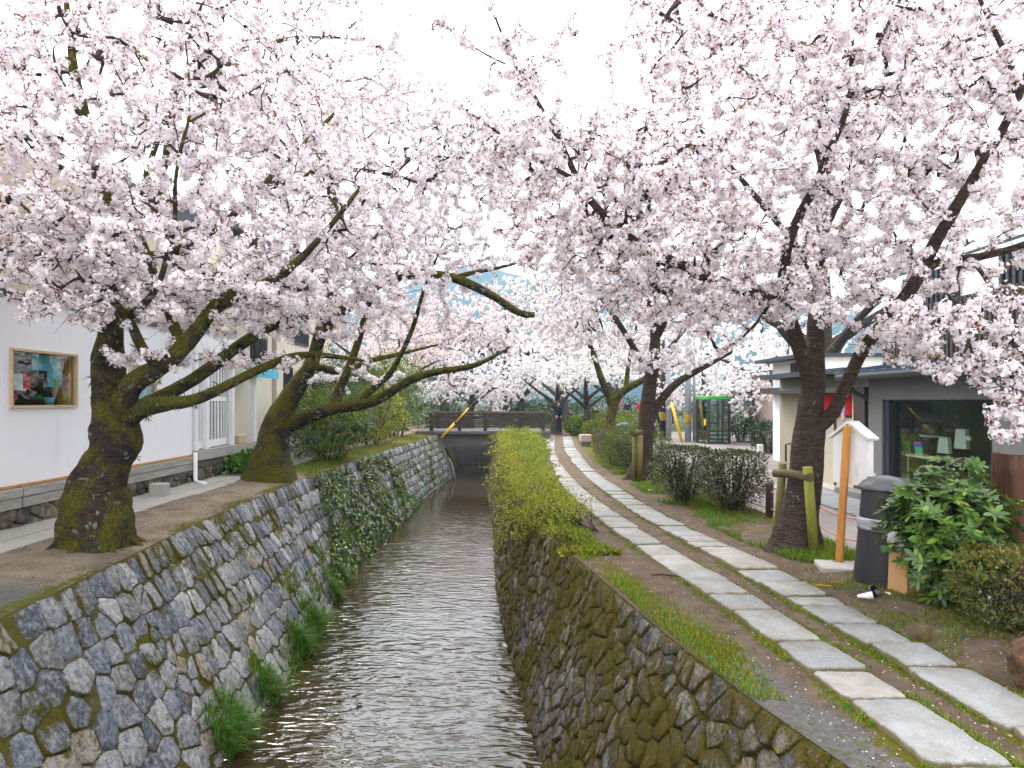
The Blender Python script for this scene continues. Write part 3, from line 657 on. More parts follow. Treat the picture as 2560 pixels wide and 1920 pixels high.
# --- left: old leaning cherry at the canal edge before the white house
tL1 = [
 (sight((234, 1385, 7.2), (236, 1312, 7.2), (240, 1206, 7.2), (272, 1143, 7.2), (291, 1101, 7.2), (288, 1059, 7.2), (272, 1016, 7.2), (270, 953, 7.2), (270, 890, 7.2), (278, 827, 7.2), (283, 763, 7.2), (294, 602, 7.2), (265, 530, 7.2), (250, 434, 7.3), (219, 337, 7.3), (186, 193, 7.4), (171, 48, 7.4), (150, -120, 7.4)),
  [.33, .31, .262, .212, .245, .23, .158, .148, .155, .12, .105, .095, .085, .08, .085, .05, .03, .02]),
 (sight((300, 1040, 7.1), (321, 965, 7.0), (380, 928, 6.9), (422, 907, 6.9), (456, 869, 6.9), (485, 839, 6.9), (527, 776, 7.0), (570, 742, 7.1), (633, 721, 7.2), (696, 696, 7.3), (760, 640, 7.4), (830, 560, 7.6), (900, 470, 7.8)), [.13, .11, .10, .09, .085, .085, .075, .085, .06, .05, .04, .03, .02]),
 (sight((400, 918, 6.9), (367, 894, 6.8), (342, 848, 6.7), (333, 814, 6.7), (318, 793, 6.7), (270, 742, 6.6), (236, 700, 6.6), (207, 655, 6.5), (160, 600, 6.4), (110, 560, 6.3), (40, 500, 6.2)), [.055, .05, .047, .045, .045, .038, .033, .03, .022, .016, .01]),
 (sight((318, 793, 6.7), (350, 772, 6.6), (397, 717, 6.5), (424, 617, 6.4), (439, 554, 6.4), (436, 458, 6.3), (453, 361, 6.3), (475, 299, 6.3), (475, 217, 6.3), (463, 96, 6.3)), [.042, .036, .03, .024, .021, .018, .016, .013, .01, .006]),
 (sight((475, 304, 6.3), (540, 268, 6.4), (626, 231, 6.5), (700, 180, 6.6)), [.012, .01, .008, .005]),
 (sight((443, 381, 6.3), (376, 313, 6.3), (308, 217, 6.2), (275, 145, 6.2)), [.013, .011, .008, .005]),
 (sight((310, 1045, 7.15), (350, 1021, 7.1), (422, 1008, 7.1), (485, 1003, 7.2), (549, 974, 7.4), (612, 940, 7.6), (675, 911, 7.8), (727, 890, 8.0), (781, 885, 8.2), (850, 892, 8.4), (930, 905, 8.6)), [.14, .105, .075, .062, .055, .05, .048, .045, .04, .03, .012]),
 (sight((330, 1030, 7.3), (405, 991, 7.4), (464, 962, 7.5), (527, 919, 7.7), (591, 869, 8.0), (654, 827, 8.3), (720, 797, 8.6), (800, 740, 8.9), (900, 640, 9.2), (980, 540, 9.5)), [.1, .075, .07, .068, .066, .06, .055, .045, .03, .015]),
 (sight((456, 869, 6.9), (430, 800, 7.2), (390, 700, 7.6), (340, 560, 7.9), (370, 420, 8.2), (430, 250, 8.4), (520, 90, 8.6), (640, -60, 8.8)), [.06, .05, .045, .04, .035, .028, .02, .012]),
 (sight((265, 530, 7.2), (190, 440, 7.0), (110, 400, 6.8), (30, 300, 6.6), (-60, 180, 6.4)), [.05, .04, .035, .025, .012]),
 (sight((400, 500, 8.0), (440, 205, 8.2), (520, 215, 8.6), (600, 125, 9.0), (740, 92, 9.4), (900, 95, 9.8)), [.035, .05, .045, .035, .025, .012]),
 (sight((300, 640, 7.2), (420, 640, 7.6), (560, 560, 8.2), (700, 420, 9.0), (840, 280, 9.8), (960, 170, 10.4)), [.06, .05, .042, .035, .025, .01]),
]
cherry('cherry_tree', 'old mossy cherry tree with knobbly trunk leaning over canal before white house', tL1, [
 (290, 330, 7.2, 2.5, 1.9, 1.9, 3.4), (60, 640, 6.3, 1.1, 1.1, .62, 1.1), (680, 500, 8.0, 1.8, 1.8, 1.1, 2.3), (800, 170, 9.2, 1.5, 1.7, 1.2, 1.5), (330, 640, 6.3, 1.2, .9, .6, 1.1),
 (560, 770, 7.3, 1.2, 1.1, .32, .7), (880, 700, 8.5, 1.1, 1.3, .55, .9), (90, 90, 6.8, 1.9, 1.8, 1.4, 2.2), (500, 60, 7.6, 1.6, 1.6, 1.3, 2.0), (150, 480, 6.2, 1.0, .8, .9, .9), (420, 890, 6.9, .7, .5, .16, .12), (900, 560, 9, .9, 1, .7, .5), (540, 720, 7.2, 1.3, 1.1, .4, 1.2), (760, 800, 8.2, .9, .9, .3, .55), (640, 905, 7.9, .6, .4, .12, .12), (200, 760, 6.4, .7, .6, .25, .3)],
 3500, 185000, 0, 101, 2.3, M['bark_moss'], .22, gn=.17, size=.021, roots=.12, sprouts=1500, leafn=.3)
# --- left: second cherry whose limbs reach far across the water
tL2 = [
 (sight((672, 1215, 13.1), (674, 1190, 13.1), (683, 1125, 13.1), (694, 1053, 13.1), (719, 1002, 13.1), (745, 959, 13.1), (781, 915, 13.1), (795, 854, 13.1), (815, 760, 13.0), (838, 640, 12.9), (845, 535, 12.8), (812, 430, 12.7), (767, 342, 12.7), (730, 200, 12.7)), [.42, .38, .27, .26, .2, .17, .14, .12, .105, .095, .09, .08, .07, .03]),
 (sight((715, 1075, 13.1), (735, 1058, 13.0), (773, 1039, 12.9), (835, 1017, 12.8), (907, 1012, 12.6), (962, 992, 12.5), (998, 963, 12.5), (1052, 937, 12.5), (1124, 923, 12.6), (1178, 919, 12.7), (1222, 898, 12.8), (1269, 872, 13.0)), [.15, .13, .13, .125, .11, .095, .085, .075, .065, .055, .04, .025]),
 (sight((835, 1017, 12.8), (860, 945, 12.8), (889, 880, 12.9), (904, 822, 13.0), (930, 730, 13.1), (980, 600, 13.2), (1050, 480, 13.3)), [.1, .085, .075, .07, .06, .045, .02]),
 (sight((907, 1000, 12.6), (930, 970, 12.5), (972, 945, 12.4), (1001, 890, 12.3), (1034, 818, 12.3), (1060, 720, 12.3), (1110, 600, 12.2)), [.07, .06, .055, .045, .04, .03, .015]),
 (sight((795, 854, 13.1), (850, 780, 12.6), (930, 715, 12.2), (1018, 683, 12.0), (1090, 686, 11.9), (1145, 696, 11.8), (1238, 740, 11.7), (1307, 793, 11.6), (1337, 787, 11.6)), [.11, .1, .095, .09, .085, .08, .07, .06, .05]),
 (sight((1130, 696, 11.8), (1180, 680, 11.8), (1260, 668, 11.9), (1340, 640, 12)), [.05, .04, .03, .012]),
 (sight((796, 415, 12.7), (755, 455, 12.4), (700, 455, 12.2), (640, 465, 12.0), (606, 472, 11.8)), [.06, .06, .065, .06, .06]),
 (sight((812, 430, 12.7), (860, 422, 12.6), (930, 428, 12.4), (1000, 440, 12.2), (1080, 470, 12.0)), [.05, .045, .04, .03, .015]),
 (sight((781, 915, 13.1), (850, 930, 13.6), (930, 900, 14.2), (1020, 880, 14.8), (1100, 860, 15.4)), [.08, .07, .06, .04, .02]),
 (sight((838, 600, 12.9), (920, 500, 13.4), (1020, 400, 14), (1120, 330, 14.5)), [.07, .06, .045, .02]),
]
cherry('cherry_tree', 'mossy cherry tree on the bank with long low limb reaching over the water', tL2, [
 (900, 430, 12.5, 2.1, 2.2, 1.4, 2.0), (1090, 640, 12.2, 1.5, 1.7, .75, 1.4), (740, 700, 13.0, 1.3, 1.2, .9, .9), (1130, 420, 13.2, 1.4, 1.8, 1.2, 2.2), (1010, 800, 13.3, 1.5, 1.4, .5, .8), (1200, 840, 13.2, .9, .9, .45, .5), (980, 600, 12.5, 1.8, 1.5, .9, 1.2), (1080, 290, 13.0, 1.0, 1.2, .7, .5), (1130, 960, 13.5, .9, .8, .25, .22), (900, 950, 13, 1.0, .8, .3, .15), (1180, 350, 13, 1.2, 1.2, .8, 2.0), (700, 260, 12.6, 2.0, 1.8, 1.5, 1.8), (960, 220, 12.4, 1.3, 1.3, .8, .8)],
 2500, 132000, 1, 102, 2.1, M['bark_moss'], .3, size=.0235, gn=.15, roots=.12, sprouts=1800, leafn=.22)
# --- right: big cherry beside the path
tR1 = [
 (sight((1984, 1385, 7.94), (1986, 1370, 7.94), (1996, 1300, 7.94), (2001, 1270, 7.94), (2012, 1189, 7.94), (2019, 1117, 7.94), (2023, 1074, 7.94), (2026, 1008, 7.94), (2036, 950, 7.9), (2038, 880, 7.95), (2039, 814, 8.0), (2046, 700, 8.1), (2061, 570, 8.2), (2072, 488, 8.2), (2050, 380, 8.3), (2000, 300, 8.3), (1917, 231, 8.2), (1820, 149, 8.0), (1753, 96, 7.9), (1671, 48, 7.8), (1608, 0, 7.7), (1560, -50, 7.7)),
  [.27, .245, .19, .178, .172, .168, .165, .135, .12, .1, .09, .08, .07, .065, .055, .045, .04, .034, .03, .025, .02, .012]),
 (sight((2030, 980, 7.9), (2020, 930, 7.8), (2005, 891, 7.7), (1979, 810, 7.55), (1960, 750, 7.45), (1957, 700, 7.4), (1968, 610, 7.3), (2001, 532, 7.2), (2039, 467, 7.1), (2066, 393, 7.0), (2110, 300, 6.9), (2126, 239, 6.9), (2131, 100, 6.8), (2135, -80, 6.8)), [.11, .09, .082, .075, .072, .066, .056, .05, .046, .04, .03, .025, .018, .01]),
 (sight((1955, 757, 7.45), (1920, 745, 7.4), (1878, 733, 7.4), (1792, 699, 7.3), (1700, 660, 7.2), (1633, 631, 7.1), (1570, 593, 7.0), (1517, 545, 6.9), (1474, 501, 6.8), (1445, 453, 6.7), (1420, 395, 6.7), (1385, 325, 6.6), (1361, 284, 6.6), (1317, 207, 6.5), (1264, 111, 6.4), (1226, 10, 6.4), (1200, -60, 6.4)), [.065, .058, .055, .052, .05, .047, .044, .04, .036, .032, .028, .024, .021, .017, .013, .009, .005]),
 (sight((1445, 453, 6.7), (1392, 424, 6.7), (1300, 376, 6.8), (1230, 320, 6.9), (1130, 250, 7)), [.024, .021, .016, .011, .006]),
 (sight((1555, 580, 7.0), (1589, 434, 6.8), (1613, 337, 6.7), (1632, 255, 6.7), (1650, 130, 6.6), (1657, 60, 6.6)), [.018, .015, .013, .01, .007, .004]),
 (sight((1317, 207, 6.5), (1352, 160, 6.5), (1390, 110, 6.5), (1430, 40, 6.5)), [.011, .009, .007, .004]),
 (sight((1264, 160, 6.45), (1200, 130, 6.4), (1130, 75, 6.4), (1075, 40, 6.3)), [.009, .008, .006, .003]),
 (sight((2030, 1070, 7.9), (2062, 1060, 7.85), (2091, 1019, 7.7), (2110, 972, 7.6), (2150, 885, 7.3), (2186, 836, 7.1), (2251, 760, 6.8), (2294, 700, 6.7), (2327, 624, 6.6), (2381, 532, 6.4), (2424, 461, 6.3), (2473, 380, 6.2), (2506, 326, 6.1), (2554, 228, 6.0), (2600, 80, 5.9)), [.11, .085, .075, .07, .068, .066, .064, .064, .058, .052, .046, .042, .038, .03, .02]),
 (sight((2300, 690, 6.7), (2337, 651, 6.6), (2430, 646, 6.4), (2500, 632, 6.2), (2580, 605, 6.0), (2700, 560, 5.8)), [.05, .042, .038, .034, .03, .02]),
 (sight((2545, 225, 6.0), (2530, 160, 5.9), (2506, 119, 5.9), (2451, 0, 5.8), (2420, -70, 5.8)), [.028, .025, .022, .017, .01]),
 (sight((2126, 239, 6.9), (2185, 136, 6.8), (2250, 0, 6.7), (2290, -90, 6.7)), [.025, .022, .016, .01]),
 (sight((2251, 760, 6.8), (2300, 790, 6.5), (2370, 800, 6.2), (2420, 840, 5.9), (2440, 920, 5.7), (2480, 980, 5.6)), [.035, .028, .02, .015, .01, .005]),
 (sight((2430, 646, 6.4), (2480, 720, 6.0), (2530, 830, 5.7), (2520, 950, 5.5), (2555, 1060, 5.45)), [.02, .017, .013, .01, .004]),
 (sight((1930, 748, 7.4), (1900, 800, 7.6), (1850, 850, 7.8), (1800, 880, 8.0)), [.022, .018, .012, .006]),
 (sight((2061, 570, 8.2), (2110, 470, 8.4), (2200, 330, 8.6), (2290, 200, 8.7), (2400, 110, 8.7)), [.06, .05, .04, .03, .015]),
 (sight((2046, 700, 8.1), (1980, 600, 8.5), (1880, 480, 8.8), (1780, 360, 9.0), (1700, 260, 9.1)), [.05, .042, .035, .025, .012]),
]
cherry('cherry_tree', 'large cherry tree beside the path with straight dark trunk and wooden support frame', tR1, [
 (1930, 270, 7.3, 2.0, 1.9, 1.7, 3.0), (2380, 380, 6.6, 1.3, 1.6, 1.7, 2.4), (1600, 520, 7.1, 1.2, 1.4, .95, 1.9), (1310, 230, 6.5, .42, .5, .75, .35), (1740, 730, 7.7, 1.2, 1.2, .5, 1.1), (2380, 820, 6.0, .75, .8, .4, .55), (2050, 690, 7.1, .9, .9, .6, .8),
 (2200, 60, 6.9, 1.8, 1.8, 1.1, 1.5), (1420, 560, 7.6, .9, 1.0, .7, .8), (2525, 985, 5.5, .2, .25, .38, .16), (2400, 930, 5.75, .3, .2, .16, .10), (1720, 90, 7.6, .9, 1.0, .75, .5), (1280, 400, 7.0, .6, .6, .45, .45), (1480, 340, 6.8, .5, .6, .5, .35), (2230, 840, 6.9, .45, .4, .2, .18), (1130, 70, 6.35, .3, .2, .2, .06), (1430, 60, 6.5, .08, .1, .22, .04)],
 3700, 190000, 0, 103, 2.2, M['bark'], .25, gn=.08, size=.0207, roots=.05, leafn=.42)
# --- right: further cherries along the path
tR2 = [
 (sight((1594, 1212, 15.1), (1596, 1197, 15.1), (1606, 1150, 15.1), (1611, 1121, 15.1), (1618, 1027, 15.1), (1624, 963, 15.1), (1634, 900, 15.0), (1640, 840, 15.0), (1628, 760, 14.9), (1600, 660, 14.8), (1570, 560, 14.7), (1560, 450, 14.7)), [.28, .25, .185, .17, .165, .15, .13, .11, .09, .07, .05, .02]),
 (sight((1632, 1030, 15.1), (1645, 1008, 15.0), (1659, 992, 15.0), (1684, 960, 14.9), (1722, 938, 14.8), (1763, 916, 14.7), (1830, 880, 14.6)), [.12, .1, .095, .085, .075, .06, .03]),
 (sight((1638, 850, 15.0), (1665, 800, 15.0), (1690, 730, 15.0), (1720, 640, 15.1), (1760, 540, 15.2)), [.09, .075, .06, .045, .02]),
 (sight((1628, 930, 15.0), (1590, 880, 14.8), (1550, 810, 14.6), (1500, 740, 14.5), (1440, 660, 14.4)), [.08, .07, .06, .045, .02]),
 (sight((1624, 963, 15.1), (1650, 900, 15.6), (1690, 850, 16.2), (1740, 790, 16.6)), [.08, .07, .05, .02]),
]
cherry('cherry_tree', 'cherry tree behind a round bush with two wooden stakes at its trunk', tR2, [
 (1560, 700, 14.7, 1.9, 1.9, 1.4, 2.0), (1410, 600, 14.8, 1.3, 1.5, 1.1, 1.0), (1720, 780, 15.0, 1.3, 1.4, .9, 1.0), (1440, 800, 15.5, 1.2, 1.2, .7, .9), (1600, 520, 15, 1.7, 1.5, 1.0, 1.0), (1660, 900, 14.6, 1.0, .9, .3, .4), (1310, 440, 15, 1.4, 1.4, 1.1, 1.2), (1750, 450, 15, 1.8, 1.8, 1.6, 1.5)], 1700, 85000, 1, 104, 2.0, M['bark'], .35, size=.0245, gn=.06)
tR3 = [
 (sight((1507, 1142, 22.7), (1509, 1130, 22.7), (1518, 1090, 22.7), (1526, 1050, 22.7), (1531, 1015, 22.7), (1542, 992, 22.6), (1564, 973, 22.5), (1596, 957, 22.4), (1621, 941, 22.3), (1660, 900, 22.2)), [.33, .28, .2, .175, .17, .14, .125, .11, .09, .03]),
 (sight((1531, 1020, 22.7), (1520, 985, 22.6), (1502, 945, 22.5), (1485, 890, 22.4), (1460, 820, 22.3), (1430, 740, 22.2)), [.15, .125, .11, .09, .065, .03]),
 (sight((1564, 973, 22.5), (1570, 920, 22.8), (1580, 860, 23), (1600, 780, 23.2)), [.09, .075, .06, .03]),
]
cherry('cherry_tree', 'forked cherry tree with pale lichen on its trunk beside the stone block seat', tR3, [
 (1470, 830, 22.3, 2.2, 2.2, 1.3, 1.6), (1360, 740, 23, 1.9, 2.0, 1.3, 1.2), (1620, 870, 22.3, 1.6, 1.6, .9, 1.0), (1540, 700, 23, 2.0, 2.0, 1.3, 1.2)], 900, 42000, 1, 105, 2.0, M['bark_moss'], .3, size=.032, tint=PALE, gn=.06, leafn=.3, leafc=((.4, .45, .05), (.34, .36, .05), (.4, .2, .1)))
# --- more distant cherries: three patterns, copied with their own place, turn and size
def pattern(seed, tint, leafc, leafn, name, nfl=30000, ntg=600, drop=0.0):
    r = np.random.default_rng(seed); V3 = Vector
    tr = [V3((0, 0, -.15)), V3((0, 0, 0)), V3((.05, 0, .8)), V3((.12, .03, 1.5)), V3((.2, .05, 2.2)), V3((.15, 0, 3.2)), V3((.05, .1, 4.4))]
    limbs = [(tr, [.3, .25, .19, .17, .13, .09, .03])]; blobs = []
    for k in range(6):
        a = k * 1.05 + r.uniform(-.3, .3); d = V3((math.cos(a), math.sin(a), 0)); z0 = 1.3 + .25 * (k % 3)
        st = V3((.12, .03, z0)); p = [st, st + d * .5 + V3((0, 0, .35)), st + d * 1.2 + V3((0, 0, .8)), st + d * 2.1 + V3((0, 0, 1.15 + .3 * (k % 2)))]
        limbs.append((p, [.11, .09, .065, .03])); e = p[-1]; blobs.append((e.x, e.y, e.z + .35 - drop, 1.25, 1.25, .75 + drop * .3, 1.0, 0))
    blobs.append((.1, 0, 4.2, 1.9, 1.9, 1.0, 1.6, 0)); blobs.append((0, 0, 3.2, 1.8, 1.8, .9, 1.0, 0))
    return cherry(name, 'x', limbs, blobs, ntg, nfl, 1, seed, 1.9 - drop, M['bark_far'], .3, size=.027, tint=tint, leafn=leafn, leafc=leafc, spread=.06)
def copy_tree(o, parent=None):
    c = o.copy(); COL.objects.link(c); c.parent = parent
    for ch in o.children: copy_tree(ch, c)
    return c
def put(proto, first, x, y, z, rz, s, label, group):
    o = proto if first else copy_tree(proto)
    o.location = (x, y, z); o.rotation_euler = (0, 0, R(rz)); o.scale = (s, s, s); return tag(o, label, 'tree', group)
GB = ((.3, .22, .05), (.34, .36, .06)); PB = ((.32, .14, .06), (.3, .2, .1))
pA = pattern(201, PALE, GB, .25, 'cherry_tree'); pB = pattern(202, PINK, PB, .35, 'cherry_tree'); pC = pattern(203, WHITE, GB, .08, 'cherry_tree', 42000, 850, .9)
FARC = 'cherry trees farther along the canal'
put(pA, True, 2.25, 35.4, 0, 20, 1.0, 'cherry tree with slim trunk right behind the man photographing blossoms', FARC)
put(pC, True, 9.6, 34.5, -.25, 40, .95, 'white cherry tree crown drooping behind the green telephone booth', FARC)
put(pC, False, 12.6, 31.0, -.25, 170, 1.0, 'white cherry tree between the telephone booth and the pinkish houses', FARC)
put(pA, False, 3.72, 33.2, 0, 200, .9, 'pale-trunked cherry tree among round bushes beyond the stone block seat', FARC)
put(pA, False, 6.3, 43, 0, 100, 1.15, 'cherry tree with greenish young leaves standing beyond the round bushes', FARC)
put(pB, True, -4.6, 45, 0, 0, 1.75, 'reddish pink cherry tree behind the left end of the bridge', FARC)
put(pB, False, -.4, 48, 0, 70, 1.9, 'reddish pink cherry tree rising behind the middle of the bridge', FARC)
put(pB, False, -9.5, 52, 0, 150, 2.0, 'reddish pink cherry tree far behind the left bank houses', FARC)
put(pA, False, 4.2, 56, 0, 250, 2.0, 'distant pale cherry tree beyond the man and the bridge', FARC)
put(pC, False, -2.3, 37.2, 0, 310, .95, 'white cherry tree drooping just past the bridge railing', FARC)
put(pB, False, -5.6, 34.5, .1, 200, 1.15, 'pinkish cherry tree at the left end of the bridge', FARC)
put(pC, False, .6, 40.5, 0, 120, 1.1, 'white cherry tree drooping behind the right half of the railing', FARC)
put(pA, False, 11.5, 54, -.1, 30, 1.9, 'distant cherry tree at the far end of the road', FARC)
put(pA, False, 11.0, 24.4, -.3, 30, 1.95, 'tall cherry tree rising behind the low white building', FARC)
put(pC, False, 15.5, 43, -.1, 300, 1.7, 'white cherry tree far right beyond the road behind the booth', FARC)
# ------------------------------------------------------------------ building materials
def m_plaster(name, col, var=.06, dirt=(.35, .33, .3), amt=.35, bump=.25):
    t = NT(name); p = t.pos(); n = t.noise(p, 1.3, 5, .6); c = t.mix(n, tuple(x * (1 - var) for x in col), tuple(min(.95, x * (1 + var)) for x in col))
    k = t.step(t.noise(t.mapping(p, (1, 1, .25)), 3.0, 6, .65), .55, .8); c = t.mix(t.math('MULTIPLY', k, amt), c, dirt)
    t.bsdf(c, .85, .2, t.bump(t.noise(p, 60, 3, .6), bump, .006)); return t.m
def m_wood(name, c1, c2, ax=2, rough=.75, sc_=3.0):
    t = NT(name); s = [26 / sc_ * 1.0] * 3; s[ax] = .9; p = t.mapping(t.pos(), tuple(s)); n = t.noise(p, sc_, 6, .7, .9); g = t.noise(t.mapping(t.pos(), tuple(x * 2.4 for x in s)), sc_, 3, .7)
    c = t.mix(t.step(n, .32, .68), c1, c2); c = t.mix(t.math('MULTIPLY', t.step(g, .55, .75), .5), c, tuple(x * .45 for x in c1)); t.bsdf(c, rough, .3, t.bump(n, .5, .012)); return t.m
def m_glass(name, tint=(.9, .95, .93), refl=.10):
    t = NT(name); f = t.n('LayerWeight', None, Blend=.5); k = t.math('ADD', t.math('MULTIPLY', t.math('POWER', f.outputs['Facing'], 4.0), .8), refl, True)
    mx = t.n('MixShader', None, i0=k, i1=t.n('BsdfTransparent', Color=tint), i2=t.n('BsdfGlossy', None, Color=(.95, .97, .96), Roughness=.01)); t.t.links.new(mx.outputs[0], t.o.inputs[0]); return t.m
M['plaster_w'] = m_plaster('white plaster', (.82, .83, .865), .05, (.58, .58, .6), .5, .8); M['plaster_b'] = m_plaster('beige plaster', (.66, .58, .48), .06); M['plaster_c'] = m_plaster('cream plaster', (.62, .57, .46), .08, (.3, .27, .22), .5)
M['concrete'] = m_plaster('grey concrete', (.165, .162, .158), .25, (.13, .125, .12), .6); M['conc_pale'] = m_plaster('pale concrete', (.36, .34, .31), .12, (.2, .18, .15), .6); M['conc_wet'] = m_plaster('stained bridge concrete', (.12, .11, .105), .35, (.045, .035, .03), .9)
M['white_paint'] = simple('white paint', (.78, .79, .81), .5, .4, .04, 3, .05); M['sign_white'] = simple('stained white sign paint', (.74, .74, .74), .6, .3, .04, 5, .08, dirt=(.42, .42, .36), dsc=7)
M['plank'] = m_wood('weathered grey plank', (.22, .2, .18), (.42, .4, .37), 1); M['orange_wood'] = m_wood('orange timber', (.42, .16, .03), (.62, .3, .08), 2, .6); M['orange_strip'] = m_wood('orange board edge', (.4, .19, .06), (.55, .3, .13), 1)
M['trim_wood'] = m_wood('pale window timber', (.5, .36, .2), (.62, .48, .3), 1); M['dark_wood'] = m_wood('dark stained battens', (.035, .028, .024), (.09, .075, .062), 2); M['brown_rail'] = m_wood('dark brown rail', (.035, .022, .018), (.075, .05, .04), 0)
M['post_brown'] = m_wood('dark brown post', (.03, .018, .014), (.065, .04, .03), 2); M['stake'] = m_wood('weathered greenish stake', (.13, .12, .03), (.22, .2, .07), 2); M['stake_g'] = m_wood('mossy yellow green stake', (.15, .16, .02), (.27, .26, .045), 2); M['log'] = m_wood('barked log', (.06, .04, .02), (.13, .1, .04), 0)
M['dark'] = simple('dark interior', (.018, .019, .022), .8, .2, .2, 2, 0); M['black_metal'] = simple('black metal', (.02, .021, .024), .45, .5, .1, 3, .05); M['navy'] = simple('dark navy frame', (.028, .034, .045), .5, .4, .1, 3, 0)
M['roof_blue'] = simple('dark blue metal roof', (.05, .08, .13), .35, .5, .15, 2, .05, .4); M['tile_orange'] = simple('orange roof tile', (.5, .17, .06), .7, .3, .2, 4, .2)
M['glass'] = m_glass('window glass', refl=.06); M['glass_b'] = m_glass('booth glass', (.62, .78, .76), .10)
M['green'] = simple('booth green', (.06, .36, .07), .4, .5, .05, 2, 0); M['booth_brown'] = simple('booth dark bronze', (.05, .035, .035), .45, .5, .1, 3, .05)
M['phone'] = simple('green telephone', (.06, .6, .25), .35, .5, .05, 2, 0); M['paper'] = simple('white paper', (.8, .8, .8), .8, .2, .03, 3, 0); M['teal'] = simple('turquoise cloth', (.12, .45, .58), .85, .2, .1, 5, .1); M['teal_d'] = simple('deep turquoise cloth', (.04, .27, .42), .85, .2, .1, 5, .1)
M['yellow'] = simple('yellow guard plastic', (.72, .42, .02), .45, .4, .1, 3, .05); M['black'] = simple('black paint', (.015, .015, .015), .5, .4, .05, 3, 0); M['pole_grey'] = m_plaster('grey concrete pole', (.36, .39, .42), .08, (.25, .26, .27), .5); M['pole_brown'] = simple('dark brown pole', (.035, .025, .022), .7, .3, .2, 3, .1)
M['cable'] = simple('bluish cable', (.05, .12, .2), .5, .4, .05, 2, 0); M['rope'] = simple('faded pink rope', (.45, .2, .16), .85, .2, .15, 30, .2); M['red'] = simple('red cloth', (.6, .02, .03), .8, .2, .1, 5, .1)
M['cream_metal'] = simple('cream roller shutter', (.5, .46, .35), .55, .4, .06, 3, .05); M['pinkish'] = m_plaster('pinkish plaster', (.40, .31, .27), .07); M['bin'] = simple('dark grey bin plastic', (.028, .027, .03), .55, .4, .15, 4, .1); M['bin_lid'] = simple('grey bin lid', (.085, .085, .10), .4, .5, .1, 4, .05)
M['plastic_bag'] = simple('thin clear bag', (.33, .34, .36), .3, .6, .1, 12, .5); M['cardboard'] = simple('cardboard', (.48, .28, .13), .85, .2, .08, 4, .1); M['skin'] = simple('skin', (.52, .32, .24), .6, .3, .05, 4, 0)
M['cloth_black'] = simple('black cloth', (.014, .015, .02), .85, .2, .2, 8, .2); M['cloth_grey'] = simple('dark grey trousers', (.04, .037, .04), .9, .2, .2, 8, .2); M['cloth_navy'] = simple('navy cloth', (.02, .03, .06), .85, .2, .2, 8, .2); M['cloth_red'] = simple('red jacket', (.55, .02, .05), .8, .2, .1, 8, .2)
M['blue_drum'] = simple('blue plastic drum', (.02, .06, .2), .4, .5, .12, 4, .1); M['pot_red'] = simple('terracotta pot', (.35, .11, .06), .8, .2, .12, 5, .1); M['pot_beige'] = simple('beige planter', (.5, .4, .28), .8, .2, .1, 5, .1); M['corr'] = simple('white corrugated sheet', (.6, .6, .56), .5, .4, .1, 4, .05)
M['shelf_wood'] = m_wood('light shelf wood', (.55, .42, .2), (.66, .52, .28), 1); M['bag_white'] = simple('white canvas', (.62, .66, .62), .85, .2, .06, 5, .2); M['stump'] = m_wood('dark swirling stump', (.02, .008, .005), (.13, .05, .022), 2, .6, 1.1)
M['boulder'] = m_stone('brown boulder', .05, 0, .75)

# ------------------------------------------------------------------ white house on the left bank
hx = -5.9
hs = tag(empty('house', (hx, 8, ZL)), 'white plastered house with wooden framed window and beige upper floor', 'house')
def part(mb, name, mats, parent): 
    o = mb.build(name, mats, parent); p = parent; w = Vector((0, 0, 0))
    while p is not None: w += p.location; p = p.parent
    o.location = -w + o.location; return o
W1, W2 = (8.01, 9.24, 1.64, 2.355), (10.5, 11.3, 1.66, 2.30)
mb = MB()
mb.bx(hx - .2, hx, 1.5, W1[0], .72, 2.95); mb.bx(hx - .2, hx, W1[1], W2[0], .72, 2.95); mb.bx(hx - .2, hx, W2[1], 12.6, .72, 2.95)
for w in (W1, W2): mb.bx(hx - .2, hx, w[0], w[1], .72, w[2]); mb.bx(hx - .2, hx, w[0], w[1], w[3], 2.95)
mb.bx(-12, hx - .2, 12.45, 12.6, .72, 2.95)
part(mb, 'wall', M['plaster_w'], hs)
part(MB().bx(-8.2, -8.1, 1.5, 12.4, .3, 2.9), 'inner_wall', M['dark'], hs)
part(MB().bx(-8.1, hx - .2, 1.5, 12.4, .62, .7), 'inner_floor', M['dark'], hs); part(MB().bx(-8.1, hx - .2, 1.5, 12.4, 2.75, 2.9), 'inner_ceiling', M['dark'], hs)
for k, w in enumerate((W1, W2)):
    fr = part(MB().bx(hx - .03, hx + .03, w[0], w[0] + .03, w[2], w[3]).bx(hx - .03, hx + .03, w[1] - .03, w[1], w[2], w[3]).bx(hx - .03, hx + .035, w[0] + .031, w[1] - .031, w[2], w[2] + .035).bx(hx - .03, hx + .035, w[0] + .031, w[1] - .031, w[3] - .03, w[3]), 'window_frame', M['trim_wood'], hs)
    pn = MB().bx(hx - .015, hx - .010, w[0] + .031, w[1] - .031, w[2] + .036, w[3] - .031).build('pane', M['glass'], fr); pn.location = (0, 0, 0)
part(MB().bx(hx - .19, hx - .035, W1[1] - .10, W1[1] - .034, W1[2] + .002, W1[3] - .002), 'reveal', M['orange_wood'], hs)
part(MB().bx(hx - .30, hx - .055, 1.5, 13.0, 4.7, 4.76), 'coping', M['plaster_b'], hs)
part(MB().bx(hx - .02, hx + .035, 1.5, 12.6, 2.951, 3.03), 'gutter', M['black_metal'], hs)
part(MB().bx(-12, hx - .06, 1.5, 13.0, 3.03, 4.7), 'upper_wall', M['plaster_b'], hs)
